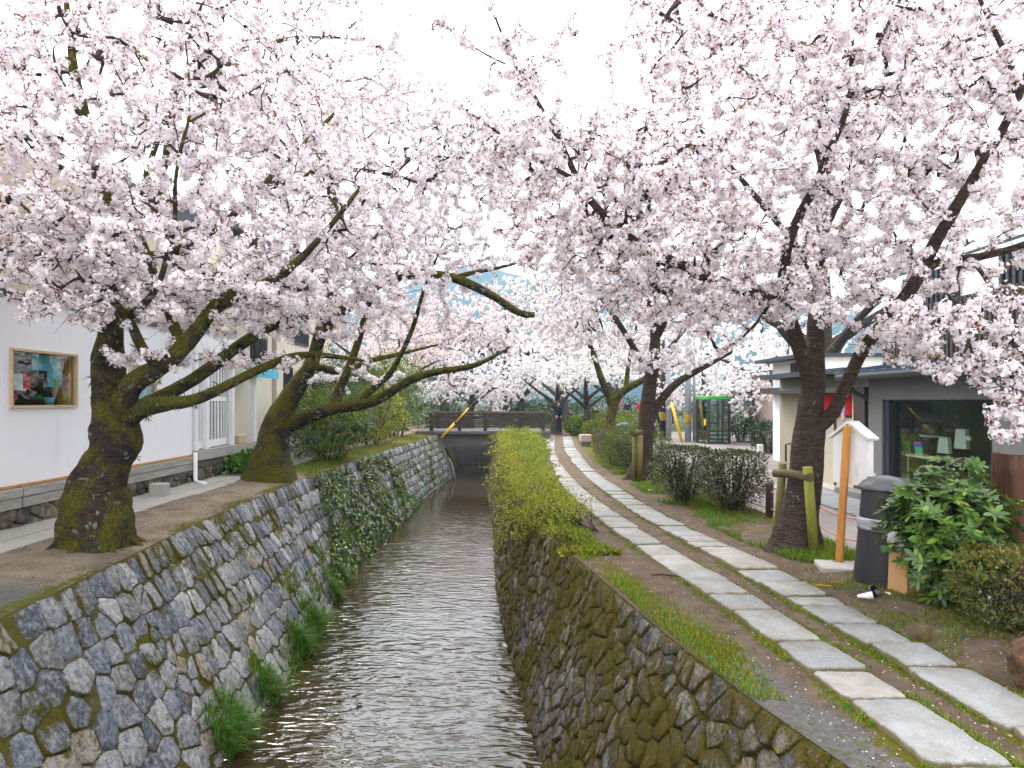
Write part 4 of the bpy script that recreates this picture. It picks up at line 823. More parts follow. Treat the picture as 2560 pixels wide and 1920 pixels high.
for i in range(5):
    y0 = 1.5 + i * 2.22
    part(MB().bx(hx - .01, hx + .075, y0, y0 + 2.2, .585, .695, 0, .008), 'plank', M['plank'], hs); part(MB().bx(hx - .01, hx + .062, y0 + .004, y0 + 2.196, .455, .578, 0, .008), 'plank', M['plank'], hs)
    part(MB().bx(hx - .01, hx + .035, y0, y0 + 2.2, .70, .735, 0, .004), 'edge_strip', M['orange_strip'], hs)
fo = part(MB().bx(-6.2, hx - .03, 1.5, 12.6, -.1, .455), 'foundation', M['joint_left'], hs)
fo_w = Vector((-hx, -8, -ZL))
def masonry_flat(root, X, y0, y1, z0, z1, w, h, seed, side=1):
    sites = course_sites(y0, y1, z0, z1, w, h, lambda u: .45, .3)
    masonry(root, lambda u, s, d: np.array((X + side * d, u, s)), cells(sites, y0, y1, z0, z1, w * 1.3), M['stone_found'], [(.26, .22, .17), (.2, .17, .14), (.32, .27, .2), (.16, .145, .13)], .012, .045, 200, seed, 'stone', 'small_stones')
masonry_flat(fo, hx - .02, 5.5, 12.55, .14, .45, .26, .16, 31)
# glazed entrance bay
en = tag(empty('entrance', (hx, 13.7, ZL)), 'white glazed sliding doors at the end of the white house', 'doorway')
base = part(MB().bx(-7.4, hx + .12, 12.62, 17.2, .62, .80), 'sill_slab', M['conc_pale'], en); part(MB().bx(-7.4, hx + .06, 12.62, 17.2, .48, .617), 'base_band', M['conc_wet'], en); part(MB().bx(-7.4, hx + .02, 12.62, 17.2, .0, .478), 'low_wall', M['joint_left'], en)
masonry_flat(base, hx + .03, 12.65, 17.15, .14, .47, .26, .16, 32)
for y, x, zt in ((12.7, hx, 2.9), (13.12, hx + .02, 2.9), (14.35, hx, 2.9), (15.45, hx + .05, 2.55)): part(MB().bx(x - .05, x + .05, y - .05, y + .05, .8, zt, 0, .006), 'post', M['white_paint'], en)
part(MB().bx(-7.3, hx + .06, 12.63, 14.5, 2.62, 3.0), 'lintel', M['white_paint'], en)
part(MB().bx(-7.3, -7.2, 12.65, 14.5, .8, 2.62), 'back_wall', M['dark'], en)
for y0, y1, x in ((12.76, 13.06, hx - .03), (13.2, 13.78, hx - .04), (13.78, 14.3, hx - .09)):
    d = part(MB().bx(x - .02, x + .02, y0, y0 + .05, .82, 2.6).bx(x - .02, x + .02, y1 - .05, y1, .82, 2.6).bx(x - .02, x + .02, y0 + .051, y1 - .051, .82, .96).bx(x - .02, x + .02, y0 + .051, y1 - .051, 2.5, 2.6).bx(x - .02, x + .02, y0 + .051, y1 - .051, 1.72, 1.8), 'door', M['white_paint'], en)
    n = 3 if y1 - y0 > .4 else 2
    for k in range(1, n + 1):
        yy = y0 + (y1 - y0) * k / (n + 1); b = MB().bx(x - .012, x + .012, yy - .022, yy + .022, .961, 2.499).build('bar', M['white_paint'], d)
    b = MB().bx(x - .004, x + .004, y0 + .05, y1 - .05, .96, 2.5).build('pane', M['glass'], d)
aw = tag(MB().prism([(-.02, .0), (.42, -.16), (.42, -.2), (-.02, -.06)], ((1, 0, 0), (0, 0, 1), (0, 1, 0)), 1.5, 0, (0, 0, 0)).prism([(.4, -.2), (.42, -.2), (.42, -.34), (.4, -.34)], ((1, 0, 0), (0, 0, 1), (0, 1, 0)), 1.5, 0, (0, 0, 0)).build('awning', M['teal'], None, (hx - .1, 15.6, 2.58)), 'small turquoise awning over the step beside the glazed doors', 'awning')
dp = tag(MB().tube([(hx + .1, 12.5, .78), (hx + .1, 12.5, .30), (hx + .13, 12.45, .245), (hx + .42, 12.2, .24)], .038, 10).build('downpipe', M['white_paint']), 'white plastic downpipe running out over the concrete footpath', 'pipe')
tag(MB().box((0, 0, .12), (.26, .2, .24), 0, R(12), .015).build('concrete_block', M['conc_pale'], None, (-5.55, 10.75, ZL - .01)), 'square grey concrete block against the stone foundation', 'block')
# things behind the shop window of the white house
tag(MB().bx(-.006, .006, 0, .19, -.2, 0).bx(-.006, .006, .2, .52, -.2, 0).bx(-.007, .005, .28, .56, -.405, -.2).build('window_cloth', M['teal'], None, (hx - .09, 8.52, 2.315)), 'pale turquoise cloth panels hanging inside the wooden window', 'cloth')
tag(MB().bx(-.004, .004, 0, .3, -.2, 0).build('window_cloth', M['teal_d'], None, (hx - .15, 8.76, 2.315)), 'deep turquoise cloth hanging behind the pale ones in the window', 'cloth')
tag(MB().lathe([(.004, 0), (.03, .08), (.062, .22), (.07, .235)], n=14).build('cone_model', M['pot_beige'], None, (hx - .12, 8.98, 1.74)), 'brown ice cream cone model standing at the window corner', 'display model')
_ic = MB().lathe([(.07, 0), (.075, .02), (.05, .06), (.0, .09)], n=14).build('ice_cream', M['green'], bpy.data.objects['cone_model'], (0, 0, .236))
tag(MB().lathe([(.045, 0), (.06, .1), (.062, .1), (.05, .02)], n=14).build('cup', M['teal'], None, (hx - .11, 8.87, 1.676)), 'light turquoise cup on the window ledge under the cone', 'cup')
tag(MB().bx(-.003, .003, 0, .24, 0, .2).build('picture_card', M['paper'], None, (hx - .12, 8.22, 1.86)), 'pale paper card standing in the dark window', 'card')
tag(MB().bx(-.003, .003, 0, .12, 0, .19).build('picture_card', M['red'], None, (hx - .11, 8.40, 1.87)), 'reddish paper card overlapping the pale one in the window', 'card')
tag(MB().bx(-.003, .003, .1, .6, .12, .55).build('poster', M['teal'], None, (hx - .08, 10.55, 1.66)), 'colourful poster in the window half hidden by the trunk', 'poster')
tag(MB().bx(-7.0, hx - .04, W1[0] - .1, W1[1] + .1, 1.6, 1.672).build('ledge', M['trim_wood']), 'wooden display ledge inside the house window', 'ledge')
r0 = np.random.default_rng(5); _b = Bag(); n = 150; C = np.array((0, 0, .1)) + r0.normal(0, 1, (n, 3)) * np.array((.03, .05, .055)); _b.add(*flowers(C, unit(r0.normal(size=(n, 3)) + np.array((.8, 0, .2))), np.full(n, .026), r0, 0, ((.8, .35, .55), (.8, .5, .7), (.7, .2, .4))))
tag(link('flower_bunch', _b.mesh('flower_bunch', M['blossom']), None, (hx - .09, 8.11, 1.672)), 'bunch of pink artificial flowers in the window corner', 'flowers')
# concrete footpath in front of the house: slabs with a seam
fp = tag(empty('footpath'), kind='structure')
for i in range(12):
    y0 = 2.0 + i * 1.5
    MB().bx(-5.93, -5.45, y0, y0 + 1.49, .05, .232 + .003 * (i % 2), 0, .006).build('slab', M['conc_pale'], fp); MB().bx(-5.44, -5.1 + .02 * math.sin(i * 2.2), y0 + .004, y0 + 1.486, .05, .224 + .003 * (i % 3), 0, .006).build('slab', M['conc_pale'], fp)

# neighbouring cream houses
def plain_house(x, y0, y1, z1, mat, label, wins, doors=(), roof=True):
    o = tag(empty('house', (x, (y0 + y1) / 2, ZL)), label, 'house')
    part(MB().bx(x - 6, x, y0, y1, 0, z1), 'wall', mat, o); part(MB().bx(x, x + .03, y0, y1, 0, .75), 'plinth', M['concrete'], o)
    if roof: part(MB().prism([(x + .45, z1 - .1), (x + .45, z1 + .02), (x - 3, z1 + 1.3), (x - 6.4, z1 + .02), (x - 6.4, z1 - .1)], ((1, 0, 0), (0, 0, 1), (0, 1, 0)), y1 - y0 + .4, 0, (0, (y0 + y1) / 2, 0)), 'roof', M['navy'], o)
    for (a, b, c, d, bars) in wins:
        f = part(MB().bx(x - .02, x + .05, a - .05, b + .05, c - .05, d + .05), 'window', M['black_metal'], o)
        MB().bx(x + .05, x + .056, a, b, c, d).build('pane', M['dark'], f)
        if bars:
            for k in range(bars): yy = a + (b - a) * (k + .5) / bars; MB().tube([(x + .1, yy, c - .1), (x + .1, yy, d + .1)], .012, 6).build('bar', M['black_metal'], f)
    for (a, b, d) in doors: part(MB().bx(x - .02, x + .04, a, b, ZL, d), 'door', M['dark'], o)
    return o
plain_house(-6.35, 15.2, 18.05, 5.6, M['plaster_c'], 'cream house with barred window beside the white glazed doors', [(16.6, 17.5, 2.6, 3.25, 6), (15.6, 16.6, 4.0, 4.9, 0)])
plain_house(-6.25, 18.15, 23.5, 5.2, M['plaster_b'], 'beige house with dark doorway behind the second mossy cherry', [(18.7, 19.3, 1.6, 2.6, 0), (19.5, 20.8, 3.4, 4.4, 0)], [(21.3, 22.6, 2.3)])
bl = tag(empty('balcony', (-6.3, 16, 4.1)), 'black barred balcony railing on the cream house', 'balcony')
part(MB().bx(-6.34, -5.7, 14.9, 17.9, 4.02, 4.1), 'deck', M['conc_pale'], bl); part(MB().bx(-5.75, -5.7, 14.9, 17.9, 4.9, 4.95), 'rail', M['black_metal'], bl)
for i in range(24): part(MB().bx(-5.735, -5.715, 14.95 + i * .125, 14.97 + i * .125, 4.1, 4.9), 'bar', M['black_metal'], bl)
plain_house(-9.0, 37, 44, 3.0, M['navy'], 'dark grey blue house behind the far end of the bridge', [(38, 40, 1.0, 2.0, 0)])
plain_house(-5.6, 26, 31, 2.4, M['concrete'], 'weathered grey shed among shrubs beside the bridge', [])
# things along the left bank
cg = MB(); n = 40
pts = [(math.sin(i / n * 22 * math.pi) * .008 + .30 * (1 - math.cos(min(1, i / n) * 1.3)), i / n * .95) for i in range(n + 1)]
tag(cg.prism(pts + [(a - .012, b) for a, b in pts[::-1]], ((0, 1, 0), (0, 0, 1), (1, 0, 0)), .45).build('corrugated_sheet', M['corr'], None, (-5.5, 17.6, ZL), (0, 0, R(50))), 'curved white corrugated sheet leaning beside the blue drum', 'sheet')
tag(MB().lathe([(.19, 0), (.2, .02), (.2, .19), (.208, .2), (.2, .21), (.2, .4), (.208, .41), (.2, .42), (.2, .58), (.17, .62)], n=20).build('drum', M['blue_drum'], None, (-5.75, 19.6, ZL)), 'blue plastic drum standing against the beige house', 'drum')
def pot(name, loc, h, r_, mat, label): return tag(MB().lathe([(r_ * .7, 0), (r_, h), (r_ * 1.08, h), (r_ * 1.08, h * .9), (r_ * .9, h * .92)], n=16).build(name, mat, None, loc), label, 'pot')
pot('flower_pot', (-5.35, 19.3, ZL + .18), .24, .11, M['paper'], 'white pot with spiky plant next to the blue drum'); pot('flower_pot', (-5.35, 19.3, ZL), .18, .12, M['pot_red'], 'terracotta pot on the ground beside the blue drum')
tag(MB().box((0, 0, .1), (.2, .42, .2), 0, None, .02).build('planter', M['pot_beige'], None, (hx + .0, 14.75, .80)), 'beige planter box on the entrance sill', 'planter')
tag(MB().lathe([(.05, 0), (.07, .12), (.075, .12), (.06, .02)], n=14).build('flower_pot', M['paper'], None, (hx + .02, 16.3, .80)), 'small white pot on the entrance sill end', 'pot')
for i, (a, w) in enumerate(((0, .5), (.25, .42), (.5, .55))): tag(MB().box((0, 0, .02), (.22, w * 1.6, .03), 0, R(20 + 35 * i), .004).build('board', M['plank'], None, (-5.1 - .12 * i, 18.2 + a, ZL + .012 + .033 * i)), ['grey plank lying lowest in front of the corrugated sheet', 'grey plank lying across the lowest one near the drum', 'short grey plank on top of the other planks'][i], 'plank')

# ------------------------------------------------------------------ bridge across the canal
bg = tag(empty('footbridge', (-.6, 31.8, .2)), 'small concrete bridge with dark brown slatted railings over the canal', 'bridge')
part(MB().bx(-4.3, 1.72, 30.35, 33.5, .2, .36, 0, .02), 'deck', M['conc_wet'], bg)
arc = [(x, -.42 + .10 * (1 - ((x + .75) / 2.55) ** 2)) for x in np.linspace(-3.3, 1.6, 15)]
part(MB().prism([(-3.3, .197)] + arc + [(1.6, .197)], ((1, 0, 0), (0, 0, 1), (0, 1, 0)), 2.7, 0, (0, 31.9, 0)), 'arch_beam', M['conc_wet'], bg)
part(MB().bx(-4.4, -3.25, 30.3, 33.6, -1.9, .195), 'abutment', M['conc_wet'], bg); part(MB().bx(1.0, 1.7, 30.3, 33.6, -1.9, .195), 'abutment', M['conc_wet'], bg)
part(MB().prism([(-3.3, -1.9), (-3.3, -.05), (-3.15, -.05), (-2.5, -1.9)], ((1, 0, 0), (0, 0, 1), (0, 1, 0)), .35, 0, (0, 30.5, 0)), 'buttress', M['concrete'], bg)
for yy in (30.55, 33.3):
    for x in (-3.6, -2.35, -1.2, .35, 1.40): part(MB().bx(x - .08, x + .08, yy - .08, yy + .08, .362, 1.10, 0, .01), 'railing_post', M['brown_rail'], bg)
    part(MB().bx(-3.9, 1.6, yy - .1, yy + .1, 1.102, 1.19, 0, .015), 'handrail', M['brown_rail'], bg)
    for z in (.52, .70, .89): part(MB().bx(-3.85, 1.55, yy - .03, yy + .03, z, z + .075, 0, .008), 'rail', M['brown_rail'], bg)
part(MB().bx(-4.6, 1.2, 36.0, 36.5, -1.9, .1), 'added_shade_wall', M['conc_wet'], bg)  # added wall closing off the canal, so the view under the bridge is dark
# water trickling out below the bridge
tag(MB().tube([(-2.75, 29.6, -.75), (-2.6, 29.5, -1.0), (-2.5, 29.4, -1.35), (-2.42, 29.35, -1.7)], [.012, .02, .022, .04], 8).build('waterfall', M['plastic_bag']), 'thin white trickle of water falling from the far stone wall', 'waterfall')
gd = tag(empty('cable_guard', G(1103, 1095, .2)), 'yellow plastic tube guarding a slanting stay wire by the bridge', 'cable guard')
a_, b_ = G(1103, 1095, .2), P(1172, 1020, 27.6)
part(MB().tube([a_, a_.lerp(b_, .5)], .055, 10), 'lower_tube', M['yellow'], gd); part(MB().tube([a_.lerp(b_, .5), b_], .032, 10), 'upper_tube', M['yellow'], gd); part(MB().tube([a_.lerp(b_, .49), a_.lerp(b_, .53)], .06, 10), 'collar', M['black'], gd)
part(MB().tube([b_, a_.lerp(b_, 6.0)], .012, 6), 'stay_wire', M['pole_grey'], gd)

# ------------------------------------------------------------------ shop on the right
sx = 7.0
sh = tag(empty('shop', (sx, 11, ZROAD)), 'grey concrete shop with wide display window and dark battened upper floor', 'shop')
Y0, Y1, Z0, Z1 = 9.95, 12.92, -.10, 1.745
mb = MB(); mb.bx(sx, sx + .25, 5.0, Y0, ZROAD - .1, 2.3); mb.bx(sx, sx + .25, Y1, 13.4, ZROAD - .1, 2.3); mb.bx(sx, sx + .25, Y0, Y1, Z1, 2.3); mb.bx(sx, sx + .25, Y0, Y1, ZROAD - .1, Z0); mb.bx(sx + .25, 12, 13.15, 13.4, ZROAD - .1, 2.3)
part(mb, 'wall', M['concrete'], sh)
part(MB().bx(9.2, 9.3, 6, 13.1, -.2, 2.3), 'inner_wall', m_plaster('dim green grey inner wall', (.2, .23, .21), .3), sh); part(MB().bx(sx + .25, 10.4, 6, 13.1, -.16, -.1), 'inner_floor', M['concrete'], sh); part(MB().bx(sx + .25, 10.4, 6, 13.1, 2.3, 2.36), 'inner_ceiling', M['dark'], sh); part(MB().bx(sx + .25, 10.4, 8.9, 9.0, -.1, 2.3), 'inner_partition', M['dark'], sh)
fr = part(MB().bx(sx + .1, sx + .22, Y0, Y0 + .05, Z0, Z1).bx(sx + .04, sx + .24, Y1 - .16, Y1, Z0, Z1).bx(sx + .1, sx + .22, Y0 + .051, Y1 - .161, Z1 - .04, Z1), 'window_frame', M['navy'], sh)
cuts = [Y0 + .05, 10.68, 11.62, Y1 - .16]
for a, b in zip(cuts[:-1], cuts[1:]): MB().bx(sx + .15, sx + .16, a + .006, b - .006, Z0, Z1 - .042).build('pane', M['glass'], fr)
part(MB().bx(sx - .3, sx, 9.2, 14.2, ZROAD - .1, -.06, 0, .012), 'step', M['concrete'], sh)
part(MB().tube([(sx - .32, 4.5, 2.2), (sx - .32, 14.0, 2.2)], .07, 10), 'gutter', M['black_metal'], sh); part(MB().bx(sx - .26, sx + .02, 4.5, 13.9, 2.24, 2.30), 'fascia', M['black_metal'], sh)
part(MB().tube([(sx - .32, 13.85, 2.17), (sx - .28, 13.84, 2.0), (sx + .05, 13.6, 1.78), (sx + .12, 13.55, 1.7), (sx + .12, 13.55, -.2)], .045, 10), 'downpipe', M['black_metal'], sh)
rf = part(MB().prism([(sx - .36, 2.26), (sx - .36, 2.302), (sx + .6, 2.44), (sx + .6, 2.40)], ((1, 0, 0), (0, 0, 1), (0, 1, 0)), 9.6, 0, (0, 9.3, 0)), 'roof', M['roof_blue'], sh)
for i in range(28): MB().prism([(sx - .365, 2.3), (sx - .365, 2.33), (sx + .6, 2.47), (sx + .6, 2.44)], ((1, 0, 0), (0, 0, 1), (0, 1, 0)), .03, 0, (0, 4.65 + i * .34, 0)).build('roof_rib', M['roof_blue'], rf)
bw = part(MB().bx(sx + .6, sx + .7, 4.5, 14.0, 2.35, 3.5), 'batten_wall', M['dark_wood'], sh)
bt = MB().bx(-.03, 0, -.035, .035, 0, 1.03).build('batten', M['dark_wood'], bw); bt.location = (sx + .6, 4.56, 2.455)
for i in range(1, 80):
    c = bt.copy(); COL.objects.link(c); c.location = (sx + .6 - .004 * (i % 3), 4.56 + i * .118, 2.455)
part(MB().bx(sx + .72, 12, 4.5, 14.0, 3.352, 4.2), 'upper_wall', M['plaster_w'], sh)
for a, b in ((11.75, 13.4), (7.2, 10.75)):
    lv = part(MB().bx(sx + .66, sx + .718, a, b, 3.36, 4.1), 'louvre_panel', M['dark_wood'], sh); k = int((b - a) / .14)
    for i in range(k): MB().bx(sx + .60, sx + .655, a + .03 + i * .14, a + .10 + i * .14, 3.37, 4.08).build('louvre', M['navy'], lv)
part(MB().bx(sx + .74, 12.0, 4.6, 13.9, 4.2, 4.26), 'upper_roof', M['navy'], sh)
# small chalked number at the foot of the wall
td = bpy.data.curves.new('wall_number', 'FONT'); td.body = '746'; td.size = .13; td.extrude = .001; tx = link('wall_number', td, sh); td.materials.append(M['paper']); tx.rotation_euler = (R(90), 0, R(-90)); tx.location = (-.004, 13.3 - 11, .12 - ZROAD + .13)
bpy.context.view_layer.update(); _tm = bpy.data.meshes.new_from_object(tx); bpy.data.objects.remove(tx); tx = link('wall_number', _tm, sh, (-.004, 2.3, .47), (R(90), 0, R(-90)))
# shop display
def shelfpt(px, py, x): Y = x * FPX / (px - 1280); return Vector((x, Y, CAM_H - (py - HOR) / FPX * Y))
sf = tag(empty('display_shelf', (7.5, 12.0, -.1)), 'pale wooden shelf on thin legs inside the shop window', 'shelf')
part(MB().bx(7.32, 7.72, 11.45, 12.7, .70, .735), 'board', M['shelf_wood'], sf); part(MB().bx(7.32, 7.72, 10.9, 12.7, .06, .09), 'lower_board', M['shelf_wood'], sf)
for y in (11.5, 12.65):
    for x in (7.34, 7.70): part(MB().bx(x - .012, x + .012, y - .012, y + .012, -.1, .70), 'leg', M['cream_metal'], sf)
hp = tag(empty('helmet', (7.6, 12.35, 1.02)), 'black glossy helmet with face guard above the shelf in the shop window', 'helmet')
M['gloss_black'] = simple('gloss black', (.012, .013, .016), .15, .6, .1, 3, 0)
part(MB().lathe([(.17, 0), (.185, .06), (.185, .2), (.16, .27), (.1, .32), (0, .335)], (7.6, 12.35, 1.03), 20), 'shell', M['gloss_black'], hp); part(MB().lathe([(.215, 0), (.22, .012), (.19, .03)], (7.6, 12.35, 1.27), 20), 'brim', M['gloss_black'], hp); part(MB().lathe([(.195, 0), (.2, .03), (.19, .04)], (7.6, 12.35, 1.07), 20), 'guard', M['pole_grey'], hp); part(MB().tube([(7.6, 12.35, .735), (7.6, 12.35, 1.03)], .06, 12), 'stand', M['black_metal'], hp)
M['card_g'] = simple('green and orange print', (.2, .45, .05), .6, .3, .2, 2, 0)
def m_rainbow():
    t = NT('rainbow print'); n = t.n('TexNoise', None, Vector=t.objc(), Scale=6.0, Detail=1.0); h = t.n('CombineColor', {'mode': 'HSV'}, i0=t.step(t.n('SeparateXYZ', None, Vector=t.objc()).outputs[2], -.02, .34), i1=.85, i2=.8); t.bsdf(t.mix(t.step(n.outputs[0], .45, .6), h.outputs[0], (.1, .5, .6)), .6); return t.m
M['rainbow'] = m_rainbow()
def card(px, py, x, w, h, mat, label, nm='picture_card', rz=12):
    p = shelfpt(px, py, x); return tag(MB().bx(-.008, .008, -w / 2, w / 2, 0, h).build(nm, mat, None, p, (0, R(-10), R(rz))), label, 'card')
card(2270, 1138, 7.45, .17, .27, M['card_g'], 'green and orange picture card leaning on the shop shelf'); card(2300, 1143, 7.42, .17, .28, M['rainbow'], 'rainbow coloured picture card at the shelf end in the shop')
def tote(px, py, x, w, h, label, flat=.07):
    p = shelfpt(px, py, x); o = tag(empty('handbag', p, R(8)), label, 'bag')
    MB().prism([(-w / 2, 0), (w / 2, 0), (w * .36, h * .96), (w * .1, h), (-w * .1, h * .93), (-w * .38, h)], ((0, 1, 0), (0, 0, 1), (1, 0, 0)), flat).build('body', M['bag_white'], o)
    MB().tube([(0, -w * .22, h * .9), (0, -w * .14, h * 1.35), (0, 0, h * 1.5), (0, w * .14, h * 1.35), (0, w * .22, h * .9)], .008, 6).build('handle', M['black_metal'], o); return o
tote(2362, 1133, 7.45, .26, .28, 'white tote bag with grey handle hanging low in the shop window'); tote(2405, 1122, 7.45, .26, .33, 'taller white tote bag hanging higher by the glass joint')
card(2420, 1101, 7.4, .16, .07, M['bag_white'], 'small white label card beside the taller tote', rz=0); card(2423, 1163, 7.4, .2, .12, M['bag_white'], 'flat white pouch fixed low on the shop glass', 'pouch', 0)
card(2298, 1210, 7.42, .18, .24, M['bag_white'], 'white paper bag standing on the lower shelf', 'paper_bag', 10)
p = shelfpt(2260, 1207, 7.5); tag(MB().lathe([(.08, 0), (.11, .05), (.1, .1), (.03, .14), (.05, .19), (.01, .2)], n=14).build('pouch', M['bag_white'], None, p), 'gathered white drawstring pouch on the lower shelf', 'pouch')
so = tag(empty('stool', (7.6, 10.4, -.1)), 'light wooden stool inside the shop at the window end', 'stool')
part(MB().bx(7.45, 7.75, 10.15, 10.55, .30, .34, 0, .01), 'seat', M['shelf_wood'], so)
for sxx in (7.5, 7.7):
    for yy, q in ((10.2, -.05), (10.5, .05)): part(MB().tube([(sxx, yy, .30), (sxx, yy + q, -.1)], .02, 8), 'leg', M['shelf_wood'], so)
# lane building with roller shutter, red curtain and banner
g2 = tag(empty('lane_house', (7.5, 16.5, ZROAD)), 'cream house with roller shutter behind the big cherry trunk', 'house')
part(MB().bx(7.45, 12, 13.9, 19.0, -.4, 2.42), 'wall', m_plaster('cream plaster with painted shade', (.36, .32, .24), .1), g2); part(MB().bx(7.1, 7.44, 13.75, 14.2, -.3, 2.0), 'slat_wall', M['dark_wood'], g2); part(MB().bx(7.2, 7.3, 14.25, 14.45, -.3, 2.0), 'pillar', M['plaster_c'], g2)  # cream plaster darkened: the wall's shade is put into its colour
stp = part(MB().bx(7.40, 7.44, 14.6, 16.6, -.25, 1.35), 'shutter', M['cream_metal'], g2)
for i in range(22): MB().bx(7.385, 7.40, 14.62, 16.58, -.2 + i * .07, -.2 + i * .07 + .05).build('slat', M['cream_metal'], stp)
part(MB().bx(7.36, 7.44, 15.55, 15.62, -.25, 1.35), 'shutter_guide', M['post_brown'], g2); part(MB().bx(6.9, 7.44, 14.2, 19, 2.3, 2.42), 'eave', M['navy'], g2); part(MB().bx(7.0, 7.44, 14.2, 19, 1.9, 2.0), 'lower_eave', M['dark_wood'], g2)
mbn = MB(); ys = np.linspace(14.6, 16.6, 33)
for i in range(32):
    a, b = ys[i], ys[i + 1]; xa, xb = 7.3 + .03 * math.sin(i * 1.3), 7.3 + .03 * math.sin((i + 1) * 1.3); mbn.add([(xa, a, 1.42), (xb, b, 1.42), (xb + .0, b, 1.85), (xa, a, 1.85)], [(0, 1, 2, 3)])
tag(mbn.build('shop_curtain', M['red']), 'red cloth curtain hanging above the roller shutter', 'curtain')
bn = tag(empty('banner', (6.95, 14.35, .4)), 'narrow hanging banner with orange disc and white letters beside the sign', 'banner')
M['banner_v'] = simple('violet blue banner print', (.22, .22, .42), .7, .3, .25, 3, 0); M['orange'] = simple('orange print', (.7, .3, .04), .6, .3, .1, 4, 0)
part(MB().bx(6.945, 6.955, 14.25, 14.42, 1.28, 1.72), 'cloth', M['banner_v'], bn); part(MB().prism([(.055 * math.cos(a), .07 * math.sin(a) - (.02 if math.sin(a) < -.8 else 0)) for a in np.linspace(0, 2 * math.pi, 18)[:-1]], ((0, 1, 0), (0, 0, 1), (1, 0, 0)), .004, 0, (6.941, 14.335, 1.39)), 'disc', M['orange'], bn)
for k, (w, h, dz) in enumerate(((.05, .012, 0), (.012, .05, -.02), (.05, .012, -.05), (.012, .04, -.08), (.045, .012, -.10), (.05, .012, -.125))): part(MB().bx(6.938, 6.944, 14.34 - w / 2, 14.34 + w / 2, 1.66 + dz - h / 2, 1.66 + dz + h / 2), 'letter', M['paper'], bn)
part(MB().tube([(6.95, 14.34, 1.72), (6.95, 14.34, 1.95), (7.4, 14.34, 1.95)], .012, 6), 'bracket', M['black_metal'], bn)
g3 = tag(empty('far_house', (12, 30, -.3)), 'pinkish plastered house with dark eaves beyond the concrete forecourt', 'house')
part(MB().bx(11.5, 19, 27.0, 33, -.4, 2.9), 'wall', M['pinkish'], g3); part(MB().bx(10.6, 14.5, 23.8, 26.99, -1.0, .85), 'annex_wall', M['pinkish'], g3); part(MB().bx(10.4, 14.6, 23.5, 27.2, .85, .95), 'annex_roof', M['navy'], g3); w_ = part(MB().bx(11.1, 11.9, 23.76, 23.8, .15, .65), 'window', M['navy'], g3); MB().bx(11.14, 11.47, 23.745, 23.757, .19, .61).build('pane', M['dark'], w_); MB().bx(11.53, 11.86, 23.745, 23.757, .19, .61).build('pane', M['dark'], w_)
part(MB().bx(11.3, 19.2, 26.8, 33.2, 2.9, 3.05), 'roof', M['navy'], g3)
g4 = tag(empty('white_building', (9, 20, -.3)), 'tall narrow white building behind the forked trunk of the big cherry', 'house')
part(MB().bx(8.6, 13, 19.2, 22.5, -.4, 2.95), 'wall', M['plaster_w'], g4); part(MB().bx(8.2, 13, 19.1, 22.6, 1.95, 2.12), 'eave', M['navy'], g4); part(MB().bx(8.1, 13.2, 19.0, 22.8, 2.95, 3.05), 'roof', M['navy'], g4); w_ = part(MB().bx(8.56, 8.6, 19.6, 21, 2.25, 2.85), 'window', M['black_metal'], g4)
for i in range(8): MB().bx(8.53, 8.555, 19.65 + i * .17, 19.7 + i * .17, 2.25, 2.85).build('bar', M['black_metal'], w_)
kb = tag(empty('forecourt', (0, 0, 0)), kind='structure')
MB().bx(7.9, 11.5, 19.0, 19.3, -.6, -.05, 0, .02).build('kerb', M['conc_pale'], kb); MB().bx(7.0, 12, 14.2, 19.0, -.4, ZROAD + .012).build('apron', M['conc_pale'], kb)
tag(MB().bx(-.07, .07, -.07, .07, 0, .78, 0, .01).build('bollard', M['white_paint'], None, (7.05, 19.4, -.3)), 'white square post in front of the pinkish house', 'post')
rl = tag(empty('handrail', (8.2, 20, -.3)), 'brown and ochre steel handrail going down beside the forecourt', 'handrail')
part(MB().tube([(7.3, 18.2, -.25), (7.3, 18.2, .55), (7.5, 18.3, .58), (7.55, 18.35, .5)], .028, 8), 'front_post', M['post_brown'], rl); part(MB().tube([(7.58, 18.4, -.25), (7.58, 18.4, .5)], .025, 8), 'rear_post', M['pot_beige'], rl); part(MB().tube([(7.5, 18.3, .57), (8.1, 18.9, -.2)], .022, 8), 'sloping_rail', M['pole_grey'], rl)

# ------------------------------------------------------------------ telephone booth and poles
pb = tag(empty('telephone_booth', (9.25, 31.4, -.27), R(14)), 'glass telephone booth with bright green roof band and green telephone', 'telephone booth')
w2, d2, H = .53, .50, 2.22
for x in (-w2, w2):
    for y in (-d2, d2): MB().bx(x - .045, x + .045, y - .045, y + .045, .0, 2.02, 0, .006).build('corner_post', M['booth_brown'], pb)
MB().bx(.16, .22, -d2 - .03, -d2 + .03, .0, 2.02).build('door_post', M['booth_brown'], pb)
MB().bx(-w2 - .06, w2 + .06, -d2 - .06, d2 + .06, 2.02, 2.2, 0, .03).build('roof', M['green'], pb)
MB().bx(-w2 - .05, w2 + .05, -d2 - .05, d2 + .05, -.06, .0).build('base', M['conc_pale'], pb)
for (a, b, c, d) in ((-w2 + .05, w2 - .05, -d2, -d2), (-w2 + .05, w2 - .05, d2, d2), (-w2, -w2, -d2 + .05, d2 - .05), (w2, w2, -d2 + .05, d2 - .05)):
    MB().bx(a - (.004 if a == b else 0), b + (.004 if a == b else 0), c - (.004 if c == d else 0), d + (.004 if c == d else 0), .1, 2.0).build('pane', M['glass_b'], pb)
    for z in (.02, .2, .38, .56): MB().bx(a - (.012 if a == b else 0), b + (.012 if a == b else 0), c - (.012 if c == d else 0), d + (.012 if c == d else 0), z, z + .05).build('rail', M['booth_brown'], pb)
